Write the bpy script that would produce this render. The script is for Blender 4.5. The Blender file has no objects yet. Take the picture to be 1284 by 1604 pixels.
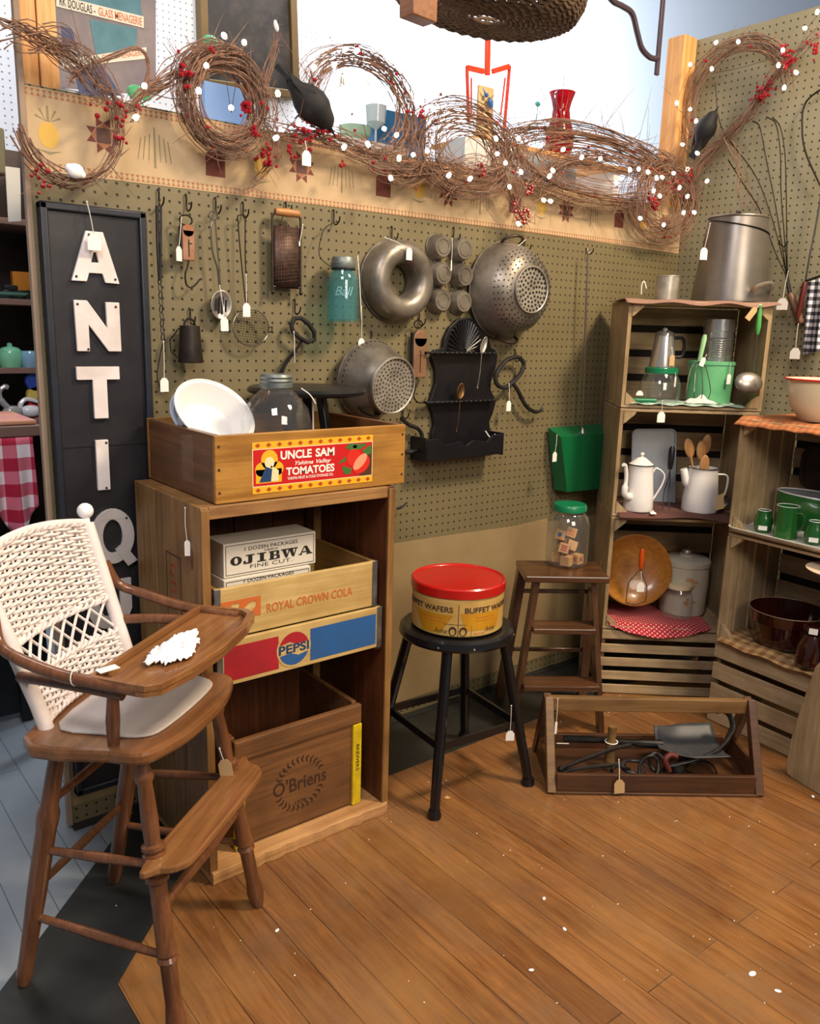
import bpy, bmesh, math, random
from mathutils import Vector, Matrix, Euler, Quaternion
PI = math.pi
scene = bpy.context.scene
COL = scene.collection
rnd = random.Random(7)
def V(*a): return Vector(a)
# ------------------------------------------------------------------ camera
F_PX, CX, CY, CAMH = 1294.0, 642.0, 802.0, 1.275
def _axes():
    dn = V(470-CX, 6673-CY, F_PX).normalized()
    X = V(2300-CX, 565-CY, F_PX); X = (X - dn*X.dot(dn)).normalized()
    Z = -dn
    return X, Z.cross(X), Z
AX, AY, AZ = _axes()
CAM = V(0, 0, CAMH)
def ray(px, py):
    c = V((px-CX)/F_PX, (py-CY)/F_PX, 1.0)
    return V(AX.dot(c), AY.dot(c), AZ.dot(c))
def at_y(px, py, y): r = ray(px, py); return CAM + r*(y/r.y)
def at_x(px, py, x): r = ray(px, py); return CAM + r*(x/r.x)
def at_z(px, py, z): r = ray(px, py); return CAM + r*((z-CAMH)/r.z)
def at_d(px, py, d): return CAM + ray(px, py)*d
def at_pl(px, py, P, n):
    r = ray(px, py); P = Vector(P); n = Vector(n)
    return CAM + r*(n.dot(P-CAM)/n.dot(r))
WY = 2.024      # front face of the pegboard partition
XR = 2.95       # face of the right-hand pegboard wall
def w(px, py, d=0.02): return at_y(px, py, WY-d)
def rw(px, py, d=0.02): return at_x(px, py, XR-d)
cam_d = bpy.data.cameras.new('camera'); cam = bpy.data.objects.new('camera', cam_d); COL.objects.link(cam)
cam_d.sensor_fit = 'HORIZONTAL'; cam_d.sensor_width = 36.0; cam_d.lens = 36.0*F_PX/1284.0
cam_d.clip_start = 0.05; cam_d.clip_end = 60
def _cv(a): return V(AX[a], AY[a], AZ[a])
cr, cd, cf = _cv(0), _cv(1), _cv(2)
Mc = Matrix((cr, -cd, -cf)).transposed().to_4x4(); Mc.translation = CAM
cam.matrix_world = Mc
scene.camera = cam
# ------------------------------------------------------------------ materials
def lin(c):
    if isinstance(c, str): c = [int(c[i:i+2], 16)/255 for i in (0, 2, 4)]
    return [(x/12.92 if x <= 0.04045 else ((x+0.055)/1.055)**2.4) for x in c[:3]] + [1.0]
def newmat(name):
    m = bpy.data.materials.new(name); m.use_nodes = True
    nt = m.node_tree; b = nt.nodes['Principled BSDF']
    return m, nt, b
def nd(nt, t, **k):
    n = nt.nodes.new(t)
    for a, v in k.items():
        if a in n.inputs: n.inputs[a].default_value = v
        else: setattr(n, a, v)
    return n
def ramp(nt, stops):
    r = nt.nodes.new('ShaderNodeValToRGB'); e = r.color_ramp.elements
    while len(e) < len(stops): e.new(0.5)
    for i, (p, c) in enumerate(stops): e[i].position = p; e[i].color = lin(c)
    return r
def MAT(name, col, rough=0.5, metal=0.0, col2=None, nscale=8, nlo=0.35, nhi=0.65, bump=0.0, bscale=60, trans=0.0, ior=1.45, emit=None, estr=0, coat=0, spec=0.5, stretch=None, alpha=1):
    m, nt, b = newmat(name); L = nt.links
    b.inputs['Base Color'].default_value = lin(col)
    b.inputs['Roughness'].default_value = rough; b.inputs['Metallic'].default_value = metal
    b.inputs['IOR'].default_value = ior; b.inputs['Transmission Weight'].default_value = trans
    b.inputs['Coat Weight'].default_value = coat; b.inputs['Specular IOR Level'].default_value = spec
    b.inputs['Alpha'].default_value = alpha
    tc = nd(nt, 'ShaderNodeTexCoord'); src = tc.outputs['Object']
    if stretch:
        mp = nd(nt, 'ShaderNodeMapping'); mp.inputs['Scale'].default_value = stretch
        L.new(src, mp.inputs['Vector']); src = mp.outputs['Vector']
    if col2:
        n = nd(nt, 'ShaderNodeTexNoise', Scale=nscale, Detail=6.0, Roughness=0.65); L.new(src, n.inputs['Vector'])
        r = ramp(nt, [(nlo, col), (nhi, col2)]); L.new(n.outputs['Fac'], r.inputs['Fac']); L.new(r.outputs['Color'], b.inputs['Base Color'])
    if bump:
        n2 = nd(nt, 'ShaderNodeTexNoise', Scale=bscale, Detail=4.0); L.new(src, n2.inputs['Vector'])
        bp = nd(nt, 'ShaderNodeBump', Strength=bump, Distance=0.002); L.new(n2.outputs['Fac'], bp.inputs['Height']); L.new(bp.outputs['Normal'], b.inputs['Normal'])
    if emit:
        b.inputs['Emission Color'].default_value = lin(emit); b.inputs['Emission Strength'].default_value = estr
    return m
def WOOD(name, c1, c2, axis='x', c3=None, rough=0.45, scale=1.0, bump=0.15, coat=0.0, spec=0.5):
    """grain stretched along one object axis, c1 ground colour, c2 grain, c3 blotches/dirt"""
    m, nt, b = newmat(name); L = nt.links
    tc = nd(nt, 'ShaderNodeTexCoord'); mp = nd(nt, 'ShaderNodeMapping')
    s = {'x': (3, 60, 60), 'y': (60, 3, 60), 'z': (60, 60, 3)}[axis]
    mp.inputs['Scale'].default_value = [v*scale for v in s]
    L.new(tc.outputs['Object'], mp.inputs['Vector'])
    n = nd(nt, 'ShaderNodeTexNoise', Scale=1.0, Detail=8.0, Roughness=0.7, Distortion=0.6); L.new(mp.outputs['Vector'], n.inputs['Vector'])
    r = ramp(nt, [(0.36, c2), (0.60, c1)]); L.new(n.outputs['Fac'], r.inputs['Fac'])
    n2 = nd(nt, 'ShaderNodeTexNoise', Scale=7.0, Detail=4.0); L.new(tc.outputs['Object'], n2.inputs['Vector'])
    mx = nd(nt, 'ShaderNodeMixRGB', blend_type='MIX'); mx.inputs['Color2'].default_value = lin(c3 or c2)
    r2 = ramp(nt, [(0.46, '000000'), (0.72, 'C8C8C8')]); L.new(n2.outputs['Fac'], r2.inputs['Fac']); L.new(r2.outputs['Color'], mx.inputs['Fac'])
    L.new(r.outputs['Color'], mx.inputs['Color1']); L.new(mx.outputs['Color'], b.inputs['Base Color'])
    b.inputs['Roughness'].default_value = rough; b.inputs['Coat Weight'].default_value = coat; b.inputs['Specular IOR Level'].default_value = spec
    bp = nd(nt, 'ShaderNodeBump', Strength=bump, Distance=0.001); L.new(n.outputs['Fac'], bp.inputs['Height']); L.new(bp.outputs['Normal'], b.inputs['Normal'])
    return m
_gl = {}
def GLASS(name, col, rough=0.02, haze=0.0, hcol='FFFFFF'):
    # thin-walled glass: clear transmission with a fresnel-weighted reflection
    m, nt, b = newmat(name); L = nt.links
    tr = nd(nt, 'ShaderNodeBsdfTransparent'); tr.inputs['Color'].default_value = lin(col)
    gl = nd(nt, 'ShaderNodeBsdfGlossy'); gl.inputs['Roughness'].default_value = rough; gl.inputs['Color'].default_value = (1, 1, 1, 1)
    lw = nd(nt, 'ShaderNodeLayerWeight', Blend=0.5); ms = nd(nt, 'ShaderNodeMixShader')
    pw = nd(nt, 'ShaderNodeMath', operation='POWER'); pw.inputs[1].default_value = 3.0; L.new(lw.outputs['Facing'], pw.inputs[0])
    ma = nd(nt, 'ShaderNodeMath', operation='MULTIPLY_ADD'); ma.inputs[1].default_value = 0.30; ma.inputs[2].default_value = 0.045; L.new(pw.outputs[0], ma.inputs[0]); L.new(ma.outputs[0], ms.inputs['Fac']); L.new(tr.outputs[0], ms.inputs[1]); L.new(gl.outputs[0], ms.inputs[2])
    df = nd(nt, 'ShaderNodeBsdfDiffuse'); df.inputs['Color'].default_value = lin(hcol); m2 = nd(nt, 'ShaderNodeMixShader'); m2.inputs['Fac'].default_value = haze
    L.new(ms.outputs[0], m2.inputs[1]); L.new(df.outputs[0], m2.inputs[2])
    L.new(m2.outputs[0], nt.nodes['Material Output'].inputs['Surface']); return m
def PEG(name, col, hole, u, v, pitch=0.0254, rad=0.0031, rough=0.55, col2=None):
    """painted pegboard: square grid of holes in the object's u/v axes"""
    m, nt, b = newmat(name); L = nt.links
    tc = nd(nt, 'ShaderNodeTexCoord'); sp = nd(nt, 'ShaderNodeSeparateXYZ'); L.new(tc.outputs['Object'], sp.inputs[0])
    def fr(o):
        a = nd(nt, 'ShaderNodeMath', operation='MULTIPLY'); L.new(o, a.inputs[0]); a.inputs[1].default_value = 1/pitch
        f = nd(nt, 'ShaderNodeMath', operation='FRACT'); L.new(a.outputs[0], f.inputs[0])
        s = nd(nt, 'ShaderNodeMath', operation='SUBTRACT'); L.new(f.outputs[0], s.inputs[0]); s.inputs[1].default_value = 0.5
        p = nd(nt, 'ShaderNodeMath', operation='POWER'); L.new(s.outputs[0], p.inputs[0]); p.inputs[1].default_value = 2.0
        return p.outputs[0]
    ad = nd(nt, 'ShaderNodeMath', operation='ADD'); L.new(fr(sp.outputs[u]), ad.inputs[0]); L.new(fr(sp.outputs[v]), ad.inputs[1])
    sq = nd(nt, 'ShaderNodeMath', operation='SQRT'); L.new(ad.outputs[0], sq.inputs[0])
    mr = nd(nt, 'ShaderNodeMapRange'); mr.inputs['From Min'].default_value = rad/pitch*0.8; mr.inputs['From Max'].default_value = rad/pitch*1.15
    L.new(sq.outputs[0], mr.inputs['Value'])
    n = nd(nt, 'ShaderNodeTexNoise', Scale=4.0, Detail=5.0); L.new(tc.outputs['Object'], n.inputs['Vector'])
    r = ramp(nt, [(0.35, col), (0.7, col2 or col)]); L.new(n.outputs['Fac'], r.inputs['Fac'])
    mx = nd(nt, 'ShaderNodeMixRGB'); mx.inputs['Color1'].default_value = lin(hole); L.new(r.outputs['Color'], mx.inputs['Color2']); L.new(mr.outputs[0], mx.inputs['Fac'])
    L.new(mx.outputs['Color'], b.inputs['Base Color']); b.inputs['Roughness'].default_value = rough
    bp = nd(nt, 'ShaderNodeBump', Strength=0.9, Distance=0.003); L.new(mr.outputs[0], bp.inputs['Height']); L.new(bp.outputs['Normal'], b.inputs['Normal'])
    return m
# ------------------------------------------------------------------ objects
def tag(o, label=None, cat=None, group=None, kind=None):
    if label: o['label'] = label
    if cat: o['category'] = cat
    if group: o['group'] = group
    if kind: o['kind'] = kind
    return o
def thing(name, label, cat, loc, group=None, rz=0.0):
    o = bpy.data.objects.new(name, None); COL.objects.link(o)
    o.location = Vector(loc); o.rotation_euler = (0, 0, rz); o.empty_display_size = 0.05
    return tag(o, label, cat, group)
def orient(P, ax, az):
    """matrix at P with local x ~ ax and local z = az"""
    az = Vector(az).normalized(); ax = Vector(ax); ax = (ax - az*ax.dot(az)).normalized(); ay = az.cross(ax)
    M = Matrix((ax, ay, az)).transposed().to_4x4(); M.translation = Vector(P); return M
def wallM(P, roll=0.0): return orient(P, (1, 0, 0), (0, -1, 0)) @ Matrix.Rotation(roll, 4, 'Z')     # x right, y up, z out of the back wall
def rwallM(P, roll=0.0): return orient(P, (0, -1, 0), (-1, 0, 0)) @ Matrix.Rotation(roll, 4, 'Z')
def T(*p): return Matrix.Translation(Vector(p[0]) if len(p) == 1 else Vector(p))
def RX(a): return Matrix.Rotation(a, 4, 'X')
def RY(a): return Matrix.Rotation(a, 4, 'Y')
def RZ(a): return Matrix.Rotation(a, 4, 'Z')
class MB:
    def __init__(s, M=None): s.bm = bmesh.new(); s.M = M.copy() if M else Matrix.Identity(4)
    def v(s, p): return s.bm.verts.new(s.M @ Vector(p))
    def face(s, vs):
        try: return s.bm.faces.new(vs)
        except ValueError: return None
    def box(s, c, d, R=None, taper=None):
        """centre c, full size d; taper scales the +z end"""
        A = T(c) @ (R.to_4x4() if R else Matrix.Identity(4)); tx = taper or (1, 1)
        q = []
        for z in (-1, 1):
            k = tx if z > 0 else (1, 1)
            for x, y in ((-1, -1), (1, -1), (1, 1), (-1, 1)): q.append(s.v(A @ V(x*d[0]/2*k[0], y*d[1]/2*k[1], z*d[2]/2)))
        for f in ((3, 2, 1, 0), (4, 5, 6, 7), (0, 1, 5, 4), (1, 2, 6, 5), (2, 3, 7, 6), (3, 0, 4, 7)): s.face([q[i] for i in f])
        return s
    def beam(s, a, b, wd, th, up=(0, 0, 1)):
        """rectangular bar from a to b, wd across, th along up"""
        a, b = Vector(a), Vector(b); d = b-a; z = d.normalized(); up = Vector(up); x = up.cross(z)
        if x.length < 1e-5: x = V(1, 0, 0).cross(z)
        x.normalize(); y = z.cross(x); q = []
        for p in (a, b):
            for i, j in ((-1, -1), (1, -1), (1, 1), (-1, 1)): q.append(s.v(p + x*wd/2*i + y*th/2*j))
        for f in ((3, 2, 1, 0), (4, 5, 6, 7), (0, 1, 5, 4), (1, 2, 6, 5), (2, 3, 7, 6), (3, 0, 4, 7)): s.face([q[i] for i in f])
        return s
    def tube(s, pts, r, seg=8, closed=False, flat=None):
        pts = [Vector(p) for p in pts]; n = len(pts)
        rs = r if isinstance(r, (list, tuple)) else [r]*n
        def tan(i):
            if closed: return (pts[(i+1) % n]-pts[i-1]).normalized()
            return (pts[min(i+1, n-1)]-pts[max(i-1, 0)]).normalized()
        t = tan(0); up = V(0, 0, 1) if abs(t.z) < 0.9 else V(1, 0, 0)
        x = t.cross(up).normalized(); rings = []; t0 = t
        for i in range(n):
            t = tan(i)
            if t.length < 1e-9: t = t0
            ax = t0.cross(t)
            if ax.length > 1e-7: x = Quaternion(ax.normalized(), t0.angle(t)) @ x
            x = (x - t*x.dot(t)).normalized(); y = t.cross(x); t0 = t
            rings.append([s.v(pts[i] + (x*math.cos(2*PI*k/seg) + y*math.sin(2*PI*k/seg)*(flat or 1))*rs[i]) for k in range(seg)])
        for i in range(n if closed else n-1):
            A, B = rings[i], rings[(i+1) % n]
            for k in range(seg): s.face([A[k], A[(k+1) % seg], B[(k+1) % seg], B[k]])
        if not closed: s.face(rings[0][::-1]); s.face(rings[-1])
        return s
    def lathe(s, prof, M=None, seg=32, sx=1.0, sy=1.0, cap=True):
        """profile [(r, z), ...] spun about local z"""
        A = M or Matrix.Identity(4); rings = []
        for r, z in prof:
            if r < 1e-6: rings.append([s.v(A @ V(0, 0, z))])
            else: rings.append([s.v(A @ V(r*sx*math.cos(2*PI*k/seg), r*sy*math.sin(2*PI*k/seg), z)) for k in range(seg)])
        for a, b in zip(rings, rings[1:]):
            for k in range(seg):
                k2 = (k+1) % seg
                if len(a) == 1 and len(b) == 1: continue
                if len(a) == 1: s.face([a[0], b[k2], b[k]])
                elif len(b) == 1: s.face([a[k], a[k2], b[0]])
                else: s.face([a[k], a[k2], b[k2], b[k]])
        return s
    def prism(s, poly, z0, z1, M=None):
        """polygon in local xy extruded z0..z1"""
        A = M or Matrix.Identity(4)
        a = [s.v(A @ V(p[0], p[1], z0)) for p in poly]; b = [s.v(A @ V(p[0], p[1], z1)) for p in poly]
        s.face(a[::-1]); s.face(b); n = len(poly)
        for i in range(n): s.face([a[i], a[(i+1) % n], b[(i+1) % n], b[i]])
        return s
    def slab(s, pts, n, t):
        """polygon of 3-D points thickened by t along n"""
        n = Vector(n).normalized()*t; a = [s.v(p) for p in pts]; b = [s.v(Vector(p)+n) for p in pts]
        s.face(a[::-1]); s.face(b); k = len(pts)
        for i in range(k): s.face([a[i], a[(i+1) % k], b[(i+1) % k], b[i]])
        return s
    def ball(s, c, r, sc=(1, 1, 1), seg=12, R=None):
        A = T(c) @ (R or Matrix.Identity(4)) @ Matrix.Diagonal((r*sc[0], r*sc[1], r*sc[2], 1))
        n = max(4, seg//2)
        s.lathe([(math.sin(PI*i/n), -math.cos(PI*i/n)) for i in range(n+1)], A, seg); return s
    def grid(s, fn, nu, nv, closed_u=False):
        g = [[s.v(fn(i/nu, j/nv)) for j in range(nv+1)] for i in range(nu if closed_u else nu+1)]
        m = len(g)
        for i in range(m if closed_u else m-1):
            for j in range(nv): s.face([g[i][j], g[(i+1) % m][j], g[(i+1) % m][j+1], g[i][j+1]])
        return s
    def mesh(s, me, A=None, fn=None):
        A = A or Matrix.Identity(4)
        vs = [s.v(A @ (fn(v.co) if fn else v.co)) for v in me.vertices]
        for p in me.polygons: s.face([vs[i] for i in p.vertices])
        return s
    def curve(s, polys, z0, z1, M=None):
        """filled outline with holes, extruded"""
        cu = bpy.data.curves.new('c', 'CURVE'); cu.dimensions = '2D'; cu.fill_mode = 'BOTH'; cu.extrude = (z1-z0)/2
        for P in polys:
            sp = cu.splines.new('POLY'); sp.points.add(len(P)-1)
            for i, p in enumerate(P): sp.points[i].co = (p[0], p[1], 0, 1)
            sp.use_cyclic_u = True
        s._cu(cu, (M or Matrix.Identity(4)) @ T(0, 0, (z0+z1)/2)); return s
    def _cu(s, cu, A, fn=None):
        o = bpy.data.objects.new('tmp', cu); COL.objects.link(o)
        dg = bpy.context.evaluated_depsgraph_get(); me = bpy.data.meshes.new_from_object(o.evaluated_get(dg))
        bpy.data.objects.remove(o); s.mesh(me, A, fn); bpy.data.meshes.remove(me)
    def text(s, body, size, A, t=0.0004, wx=1.0, bold=0.0, align='CENTER', shear=0, fn=None, fit=None, space=1.0):
        cu = bpy.data.curves.new('t', 'FONT'); cu.body = body; cu.size = size; cu.extrude = t/2; cu.offset = bold*size
        cu.align_x = align; cu.align_y = 'CENTER'; cu.shear = shear; cu.space_character = space; cu.resolution_u = 3
        if fit:
            o = bpy.data.objects.new('tmp', cu); COL.objects.link(o); bpy.context.view_layer.update(); wd = o.dimensions.x; bpy.data.objects.remove(o)
            wx = fit/wd
        s._cu(cu, A @ Matrix.Diagonal((wx, 1, 1, 1)) @ T(0, 0, t/2), fn); return s
    def build(s, name, mat, parent=None, origin=None, smooth=35, bevel=0, solid=0, subd=0, weld=True):
        if weld: bmesh.ops.remove_doubles(s.bm, verts=s.bm.verts, dist=1e-6)
        bmesh.ops.recalc_face_normals(s.bm, faces=s.bm.faces)
        root = parent
        while root and root.parent: root = root.parent
        if root: s.bm.transform((T(root.location) @ RZ(root.rotation_euler.z)).inverted())
        else:
            if origin is None:
                xs = [v.co for v in s.bm.verts]
                origin = V(sum(c.x for c in xs)/len(xs), sum(c.y for c in xs)/len(xs), min(c.z for c in xs))
            s.bm.transform(T(origin).inverted())
        me = bpy.data.meshes.new(name); s.bm.to_mesh(me); s.bm.free()
        o = bpy.data.objects.new(name, me); COL.objects.link(o)
        if root: o.parent = parent
        else: o.location = origin
        if mat:
            for q in (mat if isinstance(mat, (list, tuple)) else [mat]): me.materials.append(q)
        if smooth:
            me.shade_smooth(); me.set_sharp_from_angle(angle=math.radians(smooth))
        if solid: md = o.modifiers.new('s', 'SOLIDIFY'); md.thickness = solid; md.offset = 0
        if bevel: md = o.modifiers.new('b', 'BEVEL'); md.width = bevel; md.segments = 2; md.limit_method = 'ANGLE'; md.angle_limit = 0.6
        if subd: md = o.modifiers.new('d', 'SUBSURF'); md.levels = subd; md.render_levels = subd
        return o
def arc(c, r, a0, a1, n, u=(1, 0, 0), v=(0, 0, 1), ry=None):
    c, u, v = Vector(c), Vector(u), Vector(v); ry = r if ry is None else ry
    return [c + u*r*math.cos(a0+(a1-a0)*i/n) + v*ry*math.sin(a0+(a1-a0)*i/n) for i in range(n+1)]
def spline(P, n=6):
    """Catmull-Rom through the points"""
    P = [Vector(p) for p in P]; Q = [P[0]*2-P[1]] + P + [P[-1]*2-P[-2]]; out = []
    for i in range(1, len(Q)-2):
        a, b, c, d = Q[i-1:i+3]
        for k in range(n):
            t = k/n; out.append(0.5*((2*b) + (c-a)*t + (2*a-5*b+4*c-d)*t*t + (3*b-a-3*c+d)*t**3))
    out.append(P[-1]); return out
def copy_tree(o, parent=None):
    c = o.copy(); COL.objects.link(c); c.parent = parent
    for ch in list(o.children): copy_tree(ch, c)
    return c
# ------------------------------------------------------------------ material palette
m_peg = PEG('olive_pegboard', '6A6043', '1C190F', 0, 2, col2='726849')
m_peg_r = PEG('olive_pegboard_right', '827A5E', '2A2718', 1, 2, col2='8C876E')
m_pegw = PEG('white_pegboard', 'E6E8EC', '8088A0', 0, 2)
m_plain = MAT('white_plaster', 'D0DEEE', 0.8)
m_paper = MAT('printed_border_paper', 'BCA480', 0.8, col2='B09672', nscale=5)
m_kraft = MAT('kraft_paper', '96805A', 0.75, col2='88734F', nscale=5, bump=0.2, bscale=12)
m_blackpaint = MAT('black_painted_floor', '20211F', 0.45, col2='2A2C2B', nscale=9, bump=0.25, bscale=30)
m_greyfloor = MAT('grey_painted_boards', '868E94', 0.45, col2='78828A', nscale=4)
_nt = m_greyfloor.node_tree; _b = _nt.nodes['Principled BSDF']; _src = _b.inputs['Base Color'].links[0].from_socket
_tc = nd(_nt, 'ShaderNodeTexCoord'); _mp = nd(_nt, 'ShaderNodeMapping'); _mp.inputs['Rotation'].default_value = (0, 0, PI/2); _nt.links.new(_tc.outputs['Object'], _mp.inputs['Vector'])
_br = nd(_nt, 'ShaderNodeTexBrick', Scale=1.0); _br.inputs['Brick Width'].default_value = 2.4; _br.inputs['Row Height'].default_value = 0.0825; _br.inputs['Mortar Size'].default_value = 0.0012
_br.inputs['Color1'].default_value = (1, 1, 1, 1); _br.inputs['Color2'].default_value = (.93, .93, .93, 1); _br.inputs['Mortar'].default_value = (.35, .35, .37, 1); _nt.links.new(_mp.outputs['Vector'], _br.inputs['Vector'])
_mu = nd(_nt, 'ShaderNodeMixRGB', blend_type='MULTIPLY'); _mu.inputs['Fac'].default_value = 1.0; _nt.links.new(_src, _mu.inputs['Color1']); _nt.links.new(_br.outputs['Color'], _mu.inputs['Color2']); _nt.links.new(_mu.outputs['Color'], _b.inputs['Base Color'])
m_blueshade = MAT('blue_rug', '2C4468', 0.9, col2='243A5C', nscale=20)
m_stud = WOOD('pine_stud', 'D9A566', 'BE8346', 'z', rough=0.6)
m_endtrim = MAT('weathered_board_edge', '94806C', 0.7, col2='85715E', nscale=6)
m_maroon = MAT('maroon_print', '6E3A30', 0.8); m_purple = MAT('plum_print', '5A4038', 0.8); m_dull = MAT('rust_print', 'A06A48', 0.8)
m_yel = MAT('mustard_print', 'C6A04C', 0.8); m_greyg = MAT('sage_print', '857A58', 0.8)
m_black = MAT('black_paint', '0E0E10', 0.35, col2='15151A', nscale=10)
m_blacksign = MAT('black_leather_cloth', '1C1B1E', 0.33, col2='2A292C', nscale=5, bump=0.6, bscale=9)
m_bframe = MAT('blue_black_frame', '16181F', 0.4, col2='20242E', nscale=12)
m_letter = MAT('cream_enamel_letter', 'E6DEDA', 0.4, col2='CDC2BA', nscale=7)
m_letter2 = MAT('grey_enamel_letter', 'C2BBB6', 0.4, col2='AAA39E', nscale=7)
m_iron = MAT('black_iron', '141416', 0.45, 0.4, col2='26231F', nscale=30, bump=0.2)
m_iron2 = MAT('grey_iron', '3A3A3C', 0.45, 0.6, col2='2B2927', nscale=30, bump=0.2)
m_wire = MAT('dark_wire', '2A2620', 0.4, 0.8)
m_swire = MAT('steel_wire', '8C857A', 0.3, 1.0)
m_steel = MAT('worn_steel', 'B4AEA4', 0.34, .75, col2='7C766E', nscale=9, bump=0.1)
m_tin = MAT('dull_tin', '938C80', 0.40, .62, col2='635C52', nscale=10, bump=0.12, bscale=40)
m_tin2 = MAT('bright_tin', 'BEB8AA', 0.36, .6, col2='8A8478', nscale=14, bump=0.1)
m_darktin = MAT('blackened_tin', '2E2A28', 0.45, 0.7, col2='443A33', nscale=20)
m_chrome = MAT('shiny_tin', 'D0CEC8', 0.2, .85)
m_pail = MAT('pail_tin', '8A847C', 0.36, .8, col2='736D66', nscale=4)
m_gapshade = MAT('painted_gap_shade', '1E1812', 0.9)  # shade of the crate gaps put into a flat near-black colour
m_zinc = MAT('zinc_lid', '8C9490', 0.5, 0.7, col2='6C7472', nscale=20)
m_rust = MAT('rusty_brass_face', '8A5638', 0.55, 0.4, col2='A08068', nscale=14, nlo=0.4, nhi=0.7)
m_tan_metal = MAT('tan_scale_face', '8E6C4E', 0.5, 0.3, col2='785640', nscale=10)
m_aqua = GLASS('aqua_glass', 'D6F0F2', .04, .075, '8ACCD4'); m_clear = GLASS('clear_glass', 'FBFCFC', .03, .012)
m_redglass = MAT('ruby_glass', 'B00A20', 0.1, trans=0.5, ior=1.45)
m_tag = MAT('white_tag_card', 'E8E4DC', 0.8); m_string = MAT('white_string', 'DDD8CC', 0.9)
m_manila = MAT('manila_tag_card', 'C0A070', 0.8)
m_white = MAT('white_enamel', 'E4E2DE', 0.18, coat=0.3); m_whiteb = MAT('bluish_enamel', 'B8C2D2', 0.2)
m_rimblack = MAT('black_enamel_rim', '18181C', 0.25)
m_crate = WOOD('tall_crate_wood', '96703E', '745028', 'z', '5C3C1E', rough=0.5)
m_crateH = WOOD('tall_crate_wood_across', 'A07848', '7C5630', 'x', '644222', rough=0.5)
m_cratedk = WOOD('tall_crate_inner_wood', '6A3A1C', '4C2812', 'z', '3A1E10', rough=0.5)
m_cratelt = WOOD('raw_pine_plank', 'C89A66', 'A87A48', 'x', '7C5230', rough=0.6)
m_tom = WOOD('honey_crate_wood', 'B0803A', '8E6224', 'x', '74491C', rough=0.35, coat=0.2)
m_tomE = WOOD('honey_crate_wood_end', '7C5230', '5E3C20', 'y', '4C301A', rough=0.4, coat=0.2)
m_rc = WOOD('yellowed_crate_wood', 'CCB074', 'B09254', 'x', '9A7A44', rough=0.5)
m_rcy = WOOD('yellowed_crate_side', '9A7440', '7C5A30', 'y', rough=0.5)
m_ob = WOOD('brown_box_wood', '7C5430', '5E3E22', 'x', '4A2E18', rough=0.5)
m_gal = MAT('galvanised_band', '8A8E90', 0.4, 0.8, col2='5E6264', nscale=25)
m_red = MAT('red_sign_paint', 'A8202A', 0.5, col2='98202A', nscale=20); m_blue = MAT('blue_sign_paint', '245A94', 0.5, col2='2A5488', nscale=20)
m_oran = MAT('orange_print', 'C0642C', 0.6); m_inkblk = MAT('black_ink', '1A1815', 0.7); m_brownink = MAT('burnt_brown_ink', '3C2414', 0.7)
m_redstain = MAT('faded_red_print', '8E3A22', 0.7, col2='A0602E', nscale=25)
m_boxw = MAT('cream_cardboard', 'CFC8B8', 0.7); m_boxside = MAT('grey_cardboard', '8E8478', 0.7)
m_labred = MAT('label_red', 'BC1C1C', 0.4); m_labwhite = MAT('label_white', 'EDE6DA', 0.5); m_labyel = MAT('label_yellow', 'E8A820', 0.5)
m_labgreen = MAT('label_green', '3C6A30', 0.5); m_labtom = MAT('label_tomato', 'CC2A1C', 0.4); m_labflesh = MAT('label_flesh', 'E89070', 0.5); m_labblue = MAT('label_blue', '1E3C64', 0.5)
m_labdark = MAT('label_dark', '4A2E1E', 0.5); m_labcream = MAT('label_cream', 'E8D2A0', 0.5); m_yelpaint = MAT('chipped_yellow_paint', 'D8C010', 0.5, col2='B89A18', nscale=30)
m_chair = WOOD('high_chair_wood', '7A4E30', '5C3822', 'z', '4C2C1A', rough=0.3, coat=0.3)
m_chairH = WOOD('high_chair_seat_wood', '845834', '6A4426', 'x', '5A381E', rough=0.3, coat=0.3)
m_tray = WOOD('high_chair_tray_wood', '8E6238', '74492A', 'x', '60401F', rough=0.28, coat=0.3)
m_wicker = MAT('cream_painted_wicker', 'E6DCD6', 0.55, col2='DCD0C8', nscale=20)
m_seatcl = MAT('white_seat_pad', 'C4BCB6', 0.6, col2='B4ACA6', nscale=6)
m_lace = MAT('white_lace', 'F2F0EC', 0.9)
m_stool = MAT('black_stool_enamel', '101114', 0.28, coat=0.3)
m_lidred = MAT('red_tin_lid', 'B41410', 0.3, col2='A81A12', nscale=30, coat=0.3)
m_tinyel = MAT('cream_tin_litho', 'C8A864', 0.4, col2='B8924C', nscale=12)
m_tinmust = MAT('mustard_tin_print', 'C08A1C', 0.4, col2='B07A18', nscale=14)
m_ladder = WOOD('dark_stained_ladder', '5A3C26', '40281A', 'z', '302010', rough=0.3, coat=0.2)
m_ladtop = WOOD('dark_stained_step', '5A3A22', '40281A', 'x', '34200F', rough=0.28, coat=0.2)
m_tote = WOOD('dark_tote_wood', '56361E', '3C2414', 'x', '2E1A10', rough=0.4)
m_totelt = WOOD('worn_tote_handle', '7E6038', '644828', 'x', '4E361E', rough=0.45)
m_shelf = WOOD('grey_crate_wood', 'B49C78', '96805E', 'x', '6A563A', rough=0.75, spec=0.3)
m_shelfz = WOOD('grey_crate_wood_upright', 'AE9670', '8E7856', 'z', '665238', rough=0.75, spec=0.3)
m_shelfy = WOOD('grey_crate_wood_deep', '9A805C', '7A6444', 'y', '5E4C34', rough=0.75, spec=0.3)
m_grnlid = MAT('green_lid', '0E7048', 0.35, coat=0.2); m_grnpan = MAT('green_dustpan_paint', '0C6036', 0.3, coat=0.3)
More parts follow.
